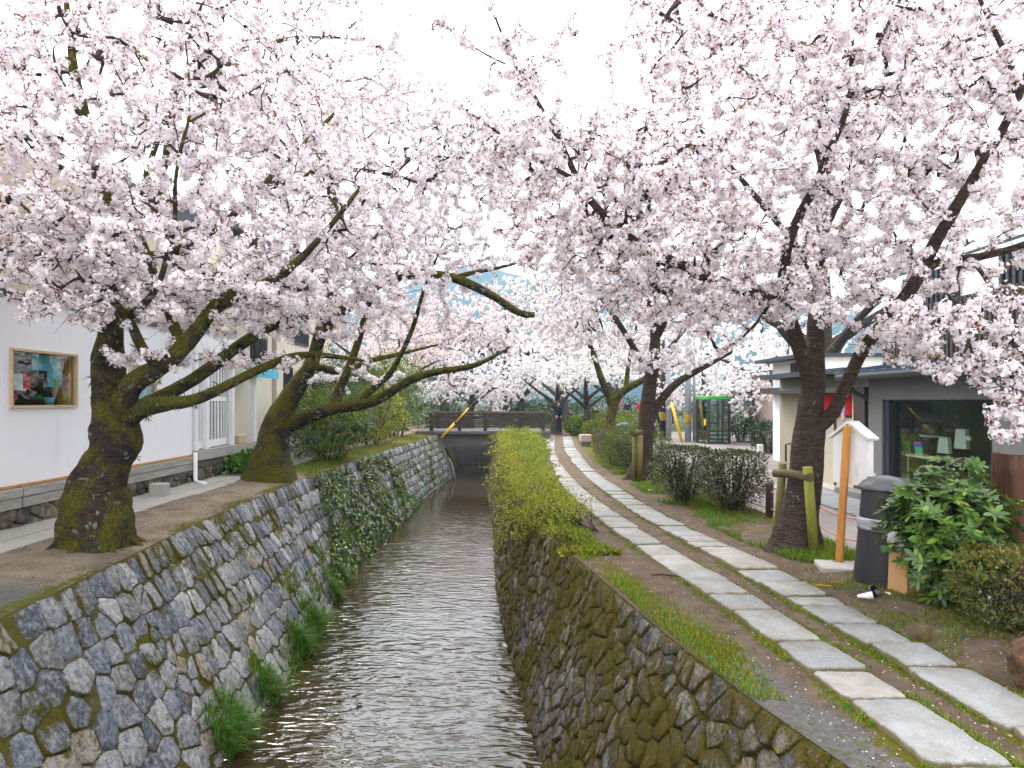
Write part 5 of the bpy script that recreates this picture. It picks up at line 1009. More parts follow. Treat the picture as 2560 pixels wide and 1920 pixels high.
ph = MB().bx(-.16, .16, .18, .4, .98, 1.38, 0, .03).build('telephone', M['phone'], pb); MB().bx(-.1, .04, .165, .179, 1.1, 1.28).build('keypad', M['pole_grey'], ph); MB().bx(-.22, -.17, .2, .3, 1.02, 1.34, 0, .015).build('handset', M['phone'], ph)
MB().bx(-.35, .35, .25, .45, .9, .96).build('shelf', M['booth_brown'], pb); MB().bx(-.05, .16, .44, .46, 1.5, 1.78).build('notice', M['paper'], pb)
MB().bx(-w2 - .012, -w2 - .006, -.3, -.12, .85, 1.15).build('striped_sticker', M['yellow'], pb)
def pole(x, y, r_, h, mat, label, name='utility_pole', stripe=None):
    o = tag(empty(name, (x, y, -.3)), label, 'pole'); MB().tube([(0, 0, 0), (0, 0, h)], [r_, r_ * .75], 16).build('shaft', mat, o)
    if stripe:
        sp = MB().lathe([(r_ + .006, 0), (r_ + .006, .45)], (0, 0, stripe), 20).build('warning_plate', M['black'], o)
        for k in range(12):
            a = 2 * math.pi * (k + .5) / 12; MB().box((math.cos(a) * (r_ + .012), math.sin(a) * (r_ + .012), stripe + .225), (.006, .045, .41), 0, a).build('stripe', M['yellow'], sp)
    return o
p1 = pole(8.3, 32.2, .15, 9.0, M['pole_grey'], 'pale grey concrete utility pole with striped warning plate beside the booth', stripe=.95)
pole(8.62, 32.3, .07, 7.0, M['pole_grey'], 'thin grey conduit pole attached beside the concrete utility pole', 'conduit_pole'); pole(7.75, 33.8, .14, 5.2, M['pole_grey'], 'grey pole just behind the yellow cable guard')
pole(7.5, 34.0, .16, 5.0, M['pole_brown'], 'dark brown utility pole with yellow striped plate at the road edge', stripe=1.0)
tag(MB().tube([(7.98, 32.0, -.3), (7.62, 32.6, 1.62)], [.07, .07], 12).build('cable_guard', M['yellow']), 'leaning yellow plastic tube guarding the stay wire at the poles', 'cable guard')
tag(MB().tube([P(1090, 545, 34), P(1230, 505, 30), P(1473, 265 + 90, 28), P(1758, 116 + 40, 26), P(1960, 0, 24), P(2100, -110, 22)], .018, 6).build('power_cable', M['cable']), 'bluish power cable crossing the sky behind the blossoms', 'cable')
tag(MB().tube([(-1.6, 44, .0), (-1.6, 44, 6)], .12, 12).build('utility_pole', M['pole_grey']), 'grey pole far behind the bridge', 'pole')
tag(MB().tube([(6.35, 40.0, -.2), (6.35, 40.0, 1.75)], .09, 12).build('marker_post', simple('red brown post', (.2, .06, .05), .5, .4, .1, 3, .05)), 'reddish brown post behind the forked cherry trunk', 'post')

# ------------------------------------------------------------------ street furniture along the path
sb = tag(empty('stone_seat', (2.78, 25.8, 0), R(8)), 'square granite block seat on a dark plinth beside the path', 'seat')
MB().box((0, 0, .30), (.42, .42, .27), 0, None, .02).build('block', M['granite_b'] if 'granite_b' in M else m_plaster('pink grey granite', (.40, .33, .29), .12), sb); MB().box((0, 0, .07), (.34, .34, .2), 0, None, .01).build('plinth', M['conc_wet'], sb)
def bin_(x, y, z, label, rz=0):
    o = tag(empty('litter_bin', (x, y, z), rz), label, 'bin')
    MB().lathe([(.275, 0), (.278, .02), (.25, .3), (.225, .62), (.205, .86), (.20, .89)], n=28).build('body', M['bin'], o)
    MB().lathe([(.225, .875), (.235, .885), (.232, .905), (.2, .945), (.13, .985), (.05, 1.003), (0, 1.006)], n=28).build('lid', M['bin_lid'], o)
    MB().lathe([(.243, .615), (.252, .6), (.250, .56), (.238, .52), (.246, .50), (.232, .54)], n=28).build('bag_rim', M['plastic_bag'], o)
    for a in (R(-120), R(60)): 
        h = MB().prism([(.062 * math.cos(t), .062 * math.sin(t)) for t in np.linspace(0, 2 * math.pi, 17)[:-1]], ((0, 1, 0), (0, 0, 1), (1, 0, 0)), .012).build('opening', M['dark'], o); h.location = (math.cos(a) * .214, math.sin(a) * .214, .76); h.rotation_euler = (0, R(-5), a)
    return o
b1 = bin_(3.53, 6.45, 0.02, 'dark grey domed litter bin with plastic bag rim behind the glossy bush')
M['waste_print'] = m_rainbow(); _p = MB().lathe([(.0, .0), (.03, .005), (.045, -.02)], n=10).build('crumpled_wrapper', M['paper'], b1, (math.cos(R(-120)) * .222, math.sin(R(-120)) * .222, .77), (R(60), 0, R(-30)))
bin_(3.55, 21.8, 0.02, 'litter bin with silvery dome showing above the bushes farther along', R(20))
tag(MB().add([(-.11, -.1, 0), (.11, -.09, 0), (.12, .08, 0), (-.1, .1, 0), (-.13, -.08, .1), (.12, -.1, .09), (.14, .07, .11), (-.09, .1, .1), (-.06, -.04, .2), (.05, -.05, .22), (.06, .04, .2), (-.05, .04, .19)], [(0, 3, 2, 1), (0, 1, 5, 4), (1, 2, 6, 5), (2, 3, 7, 6), (3, 0, 4, 7), (4, 5, 9, 8), (5, 6, 10, 9), (6, 7, 11, 10), (7, 4, 8, 11), (8, 9, 10, 11)], 0, True).build('rubbish_bag', M['paper'], None, (3.50, 6.10, .42)), 'white plastic rubbish bag stuffed between bin and glossy bush', 'bag')
cb = tag(MB().bx(-.12, .12, -.1, .1, 0, .44).bx(-.125, .0, -.16, -.101, .36, .43).build('cardboard_box', M['cardboard'], None, (3.52, 6.08, .0), (0, R(3), R(18))), 'brown cardboard box squeezed between the bin and the bush', 'box')
# sign on an orange timber post
sg = tag(empty('notice_board', G(2097, 1428)), 'white gabled notice board seen from behind on an orange timber post', 'notice board')
a_, b_ = G(2097, 1428, -.05), P(2119, 1064, 6.94)
part(MB().tube([a_, b_], .044, 4, sm=False), 'post', M['orange_wood'], sg)
bc = P(2132, 1145, 7.06); an = R(-69); U = Vector((math.cos(an), math.sin(an), 0)); W_ = Vector((-math.sin(an), math.cos(an), 0))
bo = part(MB().prism([(-.215, -.27), (.215, -.27), (.215, .20), (0, .335), (-.215, .20)], (U, (0, 0, 1), W_), .085, 0, bc), 'board', M['sign_white'], sg)
for s in (-1, 1):
    ra, rb = bc + Vector((0, 0, .372)), bc + U * (.25 * s) + Vector((0, 0, .205)); d = (rb - ra); L = d.length; d.normalize(); n_ = d.cross(W_).normalized()
    MB().prism([(0, -.012), (L, -.012), (L, .012), (0, .012)], (d, n_, W_), .15, 0, ra).build('roof_edge', M['sign_white'], bo).location = (0, 0, 0)
part(MB().prism([(.17, -.272), (.217, -.272), (.217, -.17), (.195, -.21)], (U, (0, 0, 1), W_), .09, 0, bc), 'rust_corner', simple('rust', (.12, .045, .02), .9, .2, .4, 9, .4), sg)
tag(MB().bx(-.32, .32, -.2, .2, -.05, .035, 0, .01).build('paving_block', M['conc_pale'], None, (3.47, 6.98, .02), (0, 0, R(-12))), 'mossy concrete paving block at the foot of the notice board', 'paving block')
# stakes supporting the big cherry
sk = tag(empty('tree_support', (3.25, 8.0, 0)), 'wooden support frame of two stakes and a log tied to the big cherry', 'support')
part(MB().tube([P(1944, 1350, 8.45), P(1957, 1156, 8.2)], [.052, .05], 12), 'stake', M['stake'], sk); part(MB().tube([P(2036, 1392, 7.6), P(2019, 1168, 7.55)], [.054, .052], 12), 'stake', M['stake_g'], sk); part(MB().tube([P(1935, 1183, 8.0), P(1975, 1184, 7.85), P(2026, 1194, 7.5)], [.045, .048, .05], 12), 'crossbar', M['log'], sk)
sk2 = tag(empty('tree_support', (2.75, 14.6, 0)), 'two grey stakes with short crossbar at the second path cherry', 'support')
part(MB().tube([P(1586, 1203, 14.7), P(1588, 1088, 14.5)], .055, 10), 'stake', M['stake'], sk2); part(MB().tube([P(1599, 1203, 14.6), P(1601, 1090, 14.4)], .055, 10), 'stake', M['stake'], sk2); part(MB().tube([P(1581, 1085, 14.4), P(1606, 1081, 14.6)], .06, 10), 'crossbar', M['log'], sk2)
# fence posts with ropes
fps = []
for i, (px, py, Y) in enumerate(((2166, 1390, 7.55), (2036, 1330, 8.75), (1924, 1300, 9.95), (1841, 1255, 11.7), (1800, 1222, 13.6))):
    x = (px - 1280) / FPX * Y; fps.append((x, Y)); lab = ['dark brown fence post right behind the litter bin', 'dark brown fence post hidden behind the big cherry trunk', 'dark brown fence post between the dark hedge and the big cherry', 'dark brown fence post inside the dark hedge', 'dark brown fence post behind the far end of the dark hedge'][i]
    tag(MB().lathe([(.055, 0), (.055, .56), (.048, .575), (0, .578)], n=14).build('fence_post', M['post_brown'], None, (x, Y, -.05)), lab, 'fence post', 'rope fence posts beside the road')
fps = [(4.35, 5.6)] + fps
for k in range(len(fps) - 1):
    for j, z in enumerate((.47, .22)):
        (x0, y0), (x1, y1) = fps[k], fps[k + 1]; pts = [(x0 + (x1 - x0) * t, y0 + (y1 - y0) * t, z - .05 - .22 * t * (1 - t)) for t in np.linspace(0, 1, 12)]
        tag(MB().tube(pts, .009, 6).build('fence_rope', M['rope']), ('upper' if j == 0 else 'lower') + ' pink rope ' + ['beside the litter bin', 'between the bin and the big cherry', 'just behind the big cherry trunk', 'behind the near end of the dark hedge', 'behind the far end of the dark hedge'][k], 'rope', 'sagging ropes of the fence')
# far small posts
for i in range(9): tag(MB().lathe([(.06, 0), (.06, .6), (.05, .62), (0, .625)], n=10).build('fence_post', M['post_brown'], None, (9.3 + i * .38, 46 + i * .8, -.1)), ['first', 'second', 'third', 'fourth', 'fifth', 'sixth', 'seventh', 'eighth', 'ninth'][i] + ' short brown fence post from the near end of the far verge row', 'fence post', 'fence posts along the far verge')
for i, x in enumerate((2.95, 3.45)): tag(MB().lathe([(.06, 0), (.06, .75), (.05, .77), (0, .775)], n=10).build('fence_post', M['post_brown'], None, (x + .1, 36.5, -.05)), ['short brown post just right of the standing man', 'second short brown post right of the standing man'][i], 'fence post')
# large cut log post at the right edge
lp = tag(empty('log_post', (4.42, 6.0, 0)), 'thick dark carved log post with slanting top at the picture edge', 'post')
n = 22; V = []; F = []
for k in range(9):
    t = k / 8
    for i in range(n):
        a = 2 * math.pi * i / n; rr = .165 + .012 * math.sin(a * 3 + 1) + .008 * math.sin(a * 7); zt = 1.27 - .30 * max(0, math.cos(a) * .75 + .1) ; V.append((rr * math.cos(a), rr * math.sin(a), -.1 + (zt + .1) * t))
for k in range(8):
    for i in range(n): F.append((k * n + i, k * n + (i + 1) % n, (k + 1) * n + (i + 1) % n, (k + 1) * n + i))
mbl = MB(); mbl.add(V, F, 0, True); mbl.f.append(tuple(8 * n + i for i in range(n))); mbl.m.append(0); mbl.sm.append(False); mbl.build('log', M['stump'], lp)
# boulder
bm = bmesh.new(); bmesh.ops.create_icosphere(bm, subdivisions=4, radius=1.0)
for v in bm.verts:
    k = 1 + .18 * mnoise.noise(v.co * 1.3 + Vector((3, 1, 2))) + .05 * mnoise.noise(v.co * 4); k += .05 * mnoise.noise(v.co * 6) + .025 * mnoise.noise(v.co * 14); v.co = Vector((v.co.x * .23, v.co.y * .2, v.co.z * .21)) * k
me = bpy.data.meshes.new('boulder'); bm.to_mesh(me); bm.free(); me.materials.append(M['boulder']); _ca = me.color_attributes.new('Col', 'FLOAT_COLOR', 'POINT'); _ca.data.foreach_set('color', np.tile(np.array((.2, .11, .06, 1.), np.float32), len(me.vertices)))
for p_ in me.polygons: p_.use_smooth = True
tag(link('boulder', me, None, (3.24, 4.12, .12), (0, R(10), R(40))), 'rounded brown boulder at the right edge near the azalea', 'boulder')
# litter on the ground
tag(MB().lathe([(.05, 0), (.052, .012), (.045, .03), (.044, .03), (.046, .012), (.0, .006)], n=20).build('plastic_disc', M['gloss_black'], None, (3.17, 6.0, .055), (R(62), 0, R(15))), 'black plastic cup lid lying near the bin', 'lid')
tag(MB().lathe([(.012, 0), (.034, .12), (.033, .12), (.011, .003)], n=12).build('paper_cup', M['paper'], None, (3.0, 5.93, .035), (0, R(80), R(-20))), 'crumpled white paper cone lying beside the black lid', 'cup')
tag(MB().add([(-.04, -.03, 0), (.04, -.035, .004), (.045, .03, .012), (-.035, .035, .002)], [(0, 1, 2, 3)]).build('paper_scrap', M['paper'], None, (3.33, 6.02, .03), (R(8), R(12), .5)), 'small white paper scrap in front of the cardboard box', 'paper')
tag(MB().tube([(0, 0, 0), (.12, -.06, .008)], .005, 6).build('stick', M['orange_wood'], None, (2.82, 6.35, .02)), 'thin light brown stick beside the stone slabs', 'stick'); tag(MB().tube([(0, 0, 0), (.11, .0, .006)], .005, 6).build('stick', M['orange_wood'], None, (3.0, 6.45, .02)), 'second thin stick lying nearer the paving block', 'stick')
tag(MB().tube([(0, 0, 0), (.1, -.02, .01), (.2, -.05, .004), (.27, -.09, .01)], [.006, .008, .007, .004], 6).build('twig', M['twig'], None, (1.38, 6.75, .01)), 'dark fallen twig on the earth between wall and slabs', 'twig')
tag(MB().lathe([(.05, -.05), (.045, .1), (.03, .11), (0, .105)], n=9).build('cut_stump', M['log'], None, (2.98, 4.95, .0)), 'small cut stump sticking out beside the mossy slabs', 'stump')

# ------------------------------------------------------------------ people
def skin(name, chains, mat, parent, sub=2):
    """chains: list of [(co, r), ...]; consecutive joints linked; shared joints welded"""
    vs = []; es = []; rs = []
    def vid(c, r_):
        for i, v in enumerate(vs):
            if (Vector(v) - Vector(c)).length < 1e-4: return i
        vs.append(c); rs.append(r_); return len(vs) - 1
    for ch in chains:
        ids = [vid(c, r_) for c, r_ in ch]; es += list(zip(ids[:-1], ids[1:]))
    me = bpy.data.meshes.new(name); me.from_pydata(vs, es, []); me.materials.append(mat); o = link(name, me, parent)
    md = o.modifiers.new('skin', 'SKIN'); md.use_smooth_shade = True
    for i, sv in enumerate(me.skin_vertices[0].data): sv.radius = (rs[i] if isinstance(rs[i], tuple) else (rs[i], rs[i])); sv.use_root = (i == 0)
    s2 = o.modifiers.new('sub', 'SUBSURF'); s2.levels = sub; s2.render_levels = sub; return o
def person(x, y, z, rz, H, label, coat, legs, hair, arms='down', cap=False):
    o = tag(empty('person', (x, y, z), R(rz)), label, 'person'); s = H / 1.72
    def S(c): return (c[0] * s, c[1] * s, c[2] * s)
    hip, waist, chest, neck = (0, 0, .93), (0, 0, 1.08), (0, .01, 1.32), (0, .015, 1.47)
    def arm(q, k):
        if arms == 'camera': return [(.19 * q, .02, 1.40), (.30 * q, .20, 1.44), (.12 * q, .34, 1.62)]
        if arms == 'one' and q > 0: return [(.19 * q, .02, 1.40), (.26 * q, .05, 1.14), (.28 * q, .16, .95)]
        return [(.19 * q, .02, 1.40), (.25 * q, -.02, 1.14), (.25 * q, .04, .88)]
    leg = lambda q: [(.09 * q, 0, .88), (.095 * q, .02, .48), (.10 * q, -.01, .09)]
    B = [[(S(hip), (.13 * s, .10 * s)), (S(waist), (.12 * s, .09 * s)), (S(chest), (.145 * s, .10 * s)), (S(neck), .055 * s), (S((0, .03, 1.56)), .062 * s), (S((0, .03, 1.645)), .085 * s), (S((0, .025, 1.70)), .045 * s)]]
    for q in (-1, 1):
        a = arm(q, 0); B.append([(S(chest), (.145 * s, .1 * s)), (S(a[0]), .062 * s), (S(a[1]), .045 * s), (S(a[2]), .032 * s), (S(tuple(np.array(a[2]) + (np.array(a[2]) - np.array(a[1])) * .28)), .036 * s)])
        l = leg(q); B.append([(S(hip), (.13 * s, .1 * s)), (S(l[0]), .085 * s), (S(l[1]), .058 * s), (S(l[2]), .04 * s), (S((.1 * q, .12, .035)), .035 * s)])
    skin('body', B, M['skin'], o)
    Cc = [[(S((0, 0, .86)), (.165 * s, .125 * s)), (S(waist), (.15 * s, .115 * s)), (S(chest), (.17 * s, .125 * s)), (S((0, .015, 1.46)), .085 * s)]]
    for q in (-1, 1):
        a = arm(q, 0); Cc.append([(S(chest), (.17 * s, .125 * s)), (S(a[0]), .08 * s), (S(a[1]), .062 * s), (S(a[2]), .05 * s)])
    skin('coat', Cc, coat, o)
    T = [[(S((0, 0, .90)), (.14 * s, .11 * s)), (S((0, 0, .99)), (.13 * s, .1 * s))]]
    for q in (-1, 1): l = leg(q); T.append([(S((0, 0, .90)), (.14 * s, .11 * s)), (S(l[0]), .098 * s), (S(l[1]), .075 * s), (S((.1 * q, -.01, .1)), .062 * s)])
    skin('trousers', T, legs, o)
    for q in (-1, 1): skin('shoe', [[(S((.1 * q, -.04, .05)), .05 * s), (S((.1 * q, .06, .045)), .05 * s), (S((.1 * q, .15, .035)), .038 * s)]], M['black'], o)
    Hh = [[(S((0, .005, 1.60)), .085 * s), (S((0, .012, 1.68)), .098 * s), (S((0, .02, 1.735)), .06 * s)]]
    if hair == 'long': Hh = [[(S((0, -.03, 1.36)), .07 * s), (S((0, -.03, 1.5)), .085 * s), (S((0, 0, 1.62)), .095 * s), (S((0, .01, 1.70)), .09 * s), (S((0, .02, 1.74)), .05 * s)]]
    skin('hair', Hh, M['black'], o)
    return o
person(2.32, 33.9, 0, 12, 1.72, 'person in black coat with raised arms photographing the blossoms', M['cloth_black'], M['cloth_grey'], 'short', 'camera')
bp = tag(empty('backpack', (2.34, 33.68, 1.0), R(12)), 'black backpack worn by the person photographing blossoms', 'backpack')
MB().box((0, 0, .23), (.31, .19, .47), 0, None, .06).build('body', M['cloth_navy'], bp); MB().box((0, -.115, .15), (.22, .07, .22), 0, None, .03).build('pocket', M['cloth_black'], bp); MB().box((0, -.1, .36), (.05, .012, .012)).build('tag', M['paper'], bp)
for q in (-1, 1): MB().tube([(.1 * q, .08, .44), (.11 * q, .2, .5), (.11 * q, .3, .42)], .022, 6).build('strap', M['cloth_black'], bp)
tag(MB().box((0, 0, 0), (.13, .07, .09), 0, None, .015).tube([(0, .03, 0), (0, .11, 0)], .035, 12).build('camera_body', M['black'], None, (2.30, 34.31, 1.66), (0, 0, R(12))), 'small black camera held up in front of the photographing person', 'camera')
person(5.0, 41, -.25, 170, 1.62, 'woman-like figure in black coat with long dark hair behind the round bushes', M['cloth_black'], M['cloth_black'], 'long')['label'] = 'person in black coat with long dark hair behind the round bushes'
person(10.25, 55, -.02, 200, 1.72, 'person in red jacket far behind the second path cherry', M['cloth_red'], M['cloth_grey'], 'short', 'one')
person(8.45, 50, -.02, 160, 1.7, 'person in navy jacket standing left of the red jacket', M['cloth_navy'], M['cloth_navy'], 'short'); person(7.75, 50.5, -.02, 190, 1.72, 'person in dark clothes half hidden by a far trunk', M['cloth_black'], M['cloth_navy'], 'short')
person(6.30, 30.6, -.25, -20, 1.70, 'person in navy clothes walking half hidden behind the second path cherry', M['cloth_navy'], M['cloth_navy'], 'short', 'one')
tag(MB().box((0, 0, 0), (.13, .3, .24), 0, None, .03).tube([(0, -.08, .11), (0, -.05, .26), (0, .05, .26), (0, .08, .11)], .01, 6).build('handbag', M['black'], None, (6.46, 30.65, .28), (0, 0, R(-20))), 'small black bag carried by the walking person', 'bag')
# ------------------------------------------------------------------ shrubs, hedges, ivy, grass
def pal(cols, n, r, lo=.7, hi=1.25): return np.clip(np.array(cols)[r.integers(0, len(cols), n)] * r.uniform(lo, hi, (n, 1)), 0, 1)
def bush(name, label, cat, c, rad, n, lf, cols, seed, mat='leaf', stems=14, group=None, lump=.22, flat=.0, whorl=0, shell=.35, tips=None, lobes=None):
    """uneven mass of single leaves on stems; c = base centre on the ground, rad = half sizes (x, y) and height"""
    r = np.random.default_rng(seed); root = empty(name, c); rx, ry, h = rad; cz = h * .56
    ch = []; ends = []
    for k in range(stems):
        a = r.uniform(0, 6.28); q = r.uniform(.1, .5); b = np.array((math.cos(a) * rx * q * .5, math.sin(a) * ry * q * .5, -.02)); e = np.array((math.cos(a) * rx * r.uniform(.3, .85), math.sin(a) * ry * r.uniform(.3, .85), h * r.uniform(.5, .92)))
        m = b * .5 + e * .5 + np.array((0, 0, h * .08)) + r.normal(0, .05, 3) * min(1, h); s = np.linspace(0, 1, 7)[:, None]; p = (1 - s) ** 2 * b + 2 * s * (1 - s) * m + s * s * e; ch.append((p, np.linspace(.013, .005, 7) * min(1.4, h + .3)))
        for j in range(3):
            s0 = p[r.integers(3, 6)]; e2 = s0 + r.normal(0, 1, 3) * np.array((rx, ry, h * .5)) * .28; ch.append((np.stack([s0, (s0 + e2) / 2 + r.normal(0, .03, 3), e2]), np.array([.006, .005, .003]) * min(1.4, h + .3)))
    V, F = np_tubes(ch, 5); tag(link('stems', npmesh('stems', V, [F], M['twig'], None, None, True), root), kind='stuff')
    per = max(1, whorl); nt = n // per; u = unit(r.normal(size=(nt, 3))); rr = 1 - shell * r.random((nt, 1)) ** 1.5 * 1.0
    off = r.uniform(0, 50); k = np.array([1 + lump * mnoise.noise(Vector((p[0] * 2.3 + off, p[1] * 2.3, p[2] * 2.3))) + lump * .7 * mnoise.noise(Vector((p[0] * 5 + off, p[1] * 5, p[2] * 5))) for p in u])[:, None]
    pos = u * rr * k * np.array((rx, ry, h * .5)) + np.array((0, 0, cz))
    if flat: pos[:, 2] = np.where(pos[:, 2] > h * (1 - flat), h * (1 - flat) + (pos[:, 2] - h * (1 - flat)) * .25, pos[:, 2])
    pos[:, 2] = np.maximum(pos[:, 2], .03 * h + r.random(nt) * .1 * h)
    bag = Bag()
    if whorl:
        T = np.repeat(pos, per, 0); up = unit(np.repeat(u, per, 0) * .7 + np.array((0, 0, .9)) + np.repeat(r.normal(0, .35, (nt, 3)), per, 0)); A, B = frames(up[::per], r); an = np.tile(np.arange(per) * 2 * math.pi / per, nt) + np.repeat(r.uniform(0, 6, nt), per)
        rad_ = np.repeat(A, per, 0) * np.cos(an)[:, None] + np.repeat(B, per, 0) * np.sin(an)[:, None]; D = unit(rad_ + up * r.uniform(.1, .55, (nt * per, 1))); N = unit(up - D * (up * D).sum(1, keepdims=True) + r.normal(0, .1, up.shape))
        L = lf * r.uniform(.65, 1.2, len(T)); bag.add(*bigleaves(T, D, N, L, L * r.uniform(.34, .44, len(T)), pal(cols, len(T), r)))
        if tips:
            bag.add(*leaves(pos, unit(u * .5 + np.array((0, 0, 1.))), unit(r.normal(size=(nt, 3))), np.full(nt, lf * .35), np.full(nt, lf * .16), pal(tips, nt, r)))
    else:
        D = unit(u[:] * .8 + r.normal(0, .7, (nt, 3)) + np.array((0, 0, .35))); N = unit(np.cross(D, r.normal(size=(nt, 3))) + np.array((0, 0, .6))); L = lf * r.uniform(.6, 1.25, nt)
        cc = pal(cols, nt, r)
        if tips:
            top = (pos[:, 2] > h * .6) & (r.random(nt) < .6); cc[top] = pal(tips, int(top.sum()), r)
        bag.add(*leaves(pos, D, N, L, L * .48, cc))
    tag(link('foliage', bag.mesh('foliage', M[mat]), root), kind='stuff'); return tag(root, label, cat, group)
DKG = [(.045, .075, .02), (.065, .10, .024), (.035, .06, .02), (.09, .11, .035), (.11, .075, .05)]
AZ = [(.10, .13, .015), (.16, .18, .015), (.07, .10, .015), (.22, .2, .02)]; FRESH = [(.12, .2, .01), (.2, .28, .015), (.26, .27, .02), (.08, .15, .012)]
# glossy rhododendron before the bin
bush('rhododendron_bush', 'glossy green broad leaved bush in front of the litter bin', 'bush', (3.70, 5.78, 0), (.49, .48, 1.12), 4600, .10, [(.06, .14, .018), (.09, .18, .022), (.045, .10, .018), (.15, .24, .03), (.06, .12, .03)], 51, 'leaf_gloss', 24, lump=.3, whorl=7, shell=.7, tips=[(.3, .3, .06), (.35, .28, .1)])
bush('azalea_bush', 'small leaved azalea bush at the lower right beside the boulder', 'bush', (3.72, 5.05, 0), (.42, .45, .72), 7000, .03, [(.07, .10, .015), (.11, .13, .02), (.16, .14, .03), (.05, .07, .015)], 52, 'leaf', 18, lump=.3, flat=.2, tips=[(.18, .2, .03), (.2, .14, .04)])
HD = 'dark clipped bushes along the rope fence'
bush('hedge_bush', 'near dark clipped bush with bare lower stems before the rope fence', 'bush', (3.42, 10.6, 0), (.55, .62, 1.05), 7500, .042, DKG + [(.10, .05, .03)], 53, 'leaf_gloss', 30, HD, lump=.28, flat=.15); bush('hedge_bush', 'dark clipped bush just behind the nearest clipped one', 'bush', (2.95, 11.7, 0), (.58, .62, 1.05), 7500, .042, DKG, 54, 'leaf_gloss', 30, HD, lump=.28, flat=.15)
bush('hedge_bush', 'round green bush behind the trunk with two stakes', 'bush', (3.05, 16.6, 0), (.85, .9, 1.05), 7500, .05, AZ[:3] + DKG[:2], 55, 'leaf', 20, lump=.25); bush('hedge_bush', 'brownish dry topped bush left of the staked trunk', 'bush', (2.75, 18.2, 0), (.62, .7, 1.0), 5000, .05, [(.12, .10, .05), (.1, .12, .03), (.15, .11, .07)], 56, 'leaf', 20, lump=.25)
for i, (x, y, rx, h) in enumerate(((3.55, 27.5, .75, .95), (4.35, 29, .8, 1.0), (4.1, 34.5, .9, 1.05), (3.1, 33.5, .6, .9), (5.6, 37, 1.2, 1.1), (7.6, 42, 1.5, 1.0), (9.0, 44.5, 1.3, .95))):
    bush('round_bush', 'rounded yellow green azalea ' + ['beside the stone block seat', 'behind the bush near the stone seat', 'in front of the pale trunk', 'just right of the standing man', 'before the person in black coat', 'in front of the person in navy', 'before the person in red jacket'][i], 'bush', (x, y, 0), (rx, rx, h), 3200, .085, [AZ, FRESH][i % 2] + DKG[:1], 60 + i, 'leaf', 10, 'rounded azaleas among the far cherries', lump=.2)
# long azalea hedge on the canal edge: one thing, many leaves
r = np.random.default_rng(70); n = 46000; yy = 7.7 + (30.0 - 7.7) * r.random(n) ** 1.4; A = r.uniform(0, math.pi, n)
xl = np.array([TR(y) for y in yy]); xr = np.array([E_ll(y) for y in yy]) - .12 - .22 * np.clip((13 - yy) / 3, 0, 1); ramp_ = np.clip((yy - 7.7) / 5.0, .06, 1)
mid = (xl + xr) / 2 - .22 * ramp_; hw = ((xr - xl) / 2 + .26) * np.clip(.45 + .55 * ramp_, 0, 1); hh = .25 * ramp_ + .16 * np.clip((yy - 15) / 8, 0, 1)
lum = np.array([1 + .55 * mnoise.noise(Vector((y * 1.1, a * 1.6, 1.3))) + .22 * mnoise.noise(Vector((y * 3.5, a * 4, 4))) for y, a in zip(yy, A)])
sh_ = 1 - .3 * r.random(n) ** 2; mound = np.array([.72 + 1.15 * mnoise.noise(Vector((y * .9, 7.7, 2))) + .4 * mnoise.noise(Vector((y * 2.3, 1.7, 5))) for y in yy]); hh = hh * np.clip(mound, .15, 1.45); hw = hw * np.clip(np.array([.9 + .7 * mnoise.noise(Vector((y * 1.3, 3.3, 9))) for y in yy]), .55, 1.25)
px_ = mid - np.cos(A) * hw * lum * sh_; pz_ = np.sin(A) ** .8 * hh * lum * sh_ + .0
dr_ = (A < .95) & (r.random(n) < .7); pz_ = np.where(dr_, pz_ - r.random(n) ** 1.6 * (.7 + .7 * np.clip((yy - 10) / 5, 0, 1)) * ramp_, pz_); px_ = np.where(dr_, np.maximum(px_ - .04, np.array([TR(y) + (BR(y) - TR(y)) * min(1, max(0, -z / 1.66)) - .13 for y, z in zip(yy, pz_)])), px_)
pos = np.stack([px_, yy, pz_], 1); u = np.stack([-np.cos(A), np.zeros(n), np.sin(A)], 1)
D = unit(u * .6 + r.normal(0, .65, (n, 3)) + np.array((0, -.1, .3))); N = unit(np.cross(D, r.normal(size=(n, 3))) + np.array((0, 0, .5))); L = r.uniform(.02, .055, n) * (1 + np.clip((yy - 12) / 14, 0, 1) * .8)
cc = pal([(.2, .22, .014), (.30, .30, .018), (.13, .16, .014), (.4, .36, .025), (.15, .11, .03)], n, r, .5, 1.35); pt = np.array([mnoise.noise(Vector((x * 2.2, y * 1.5, z * 2))) for x, y, z in pos]); cc = np.clip(cc * (1 + .55 * pt)[:, None], 0, 1); br = (pt < -.18) & (r.random(n) < .5); cc[br] = pal([(.10, .075, .03), (.07, .085, .015)], int(br.sum()), r); gm = (A > 1.4) & (r.random(n) < .7); cc[gm] = pal(FRESH, int(gm.sum()), r)
hd = empty('azalea_hedge', (0.4, 15, 0)); bag = Bag(); V, F, C = leaves(pos - np.array((.4, 15, 0)), D, N, L, L * .5, cc); bag.add(V, F, C); tag(link('foliage', bag.mesh('foliage', M['leaf']), hd), kind='stuff')
ch = []
for k in range(160):
    y = 9 + 20 * r.random() ** 1.3; b = np.array(((TR(y) + E_ll(y)) / 2 + r.normal(0, .15), y, .0)); e = b + np.array((r.normal(-.15, .15), r.normal(0, .2), r.uniform(.1, .3))); ch.append((np.stack([b, (b + e) / 2 + r.normal(0, .05, 3), e]) - np.array((.4, 15, 0)), np.array([.012, .009, .004])))
V, F = np_tubes(ch, 5); tag(link('stems', npmesh('stems', V, [F], M['twig'], None, None, True), hd), kind='stuff')
V = []; ys_ = np.arange(9.2, 30, .3)
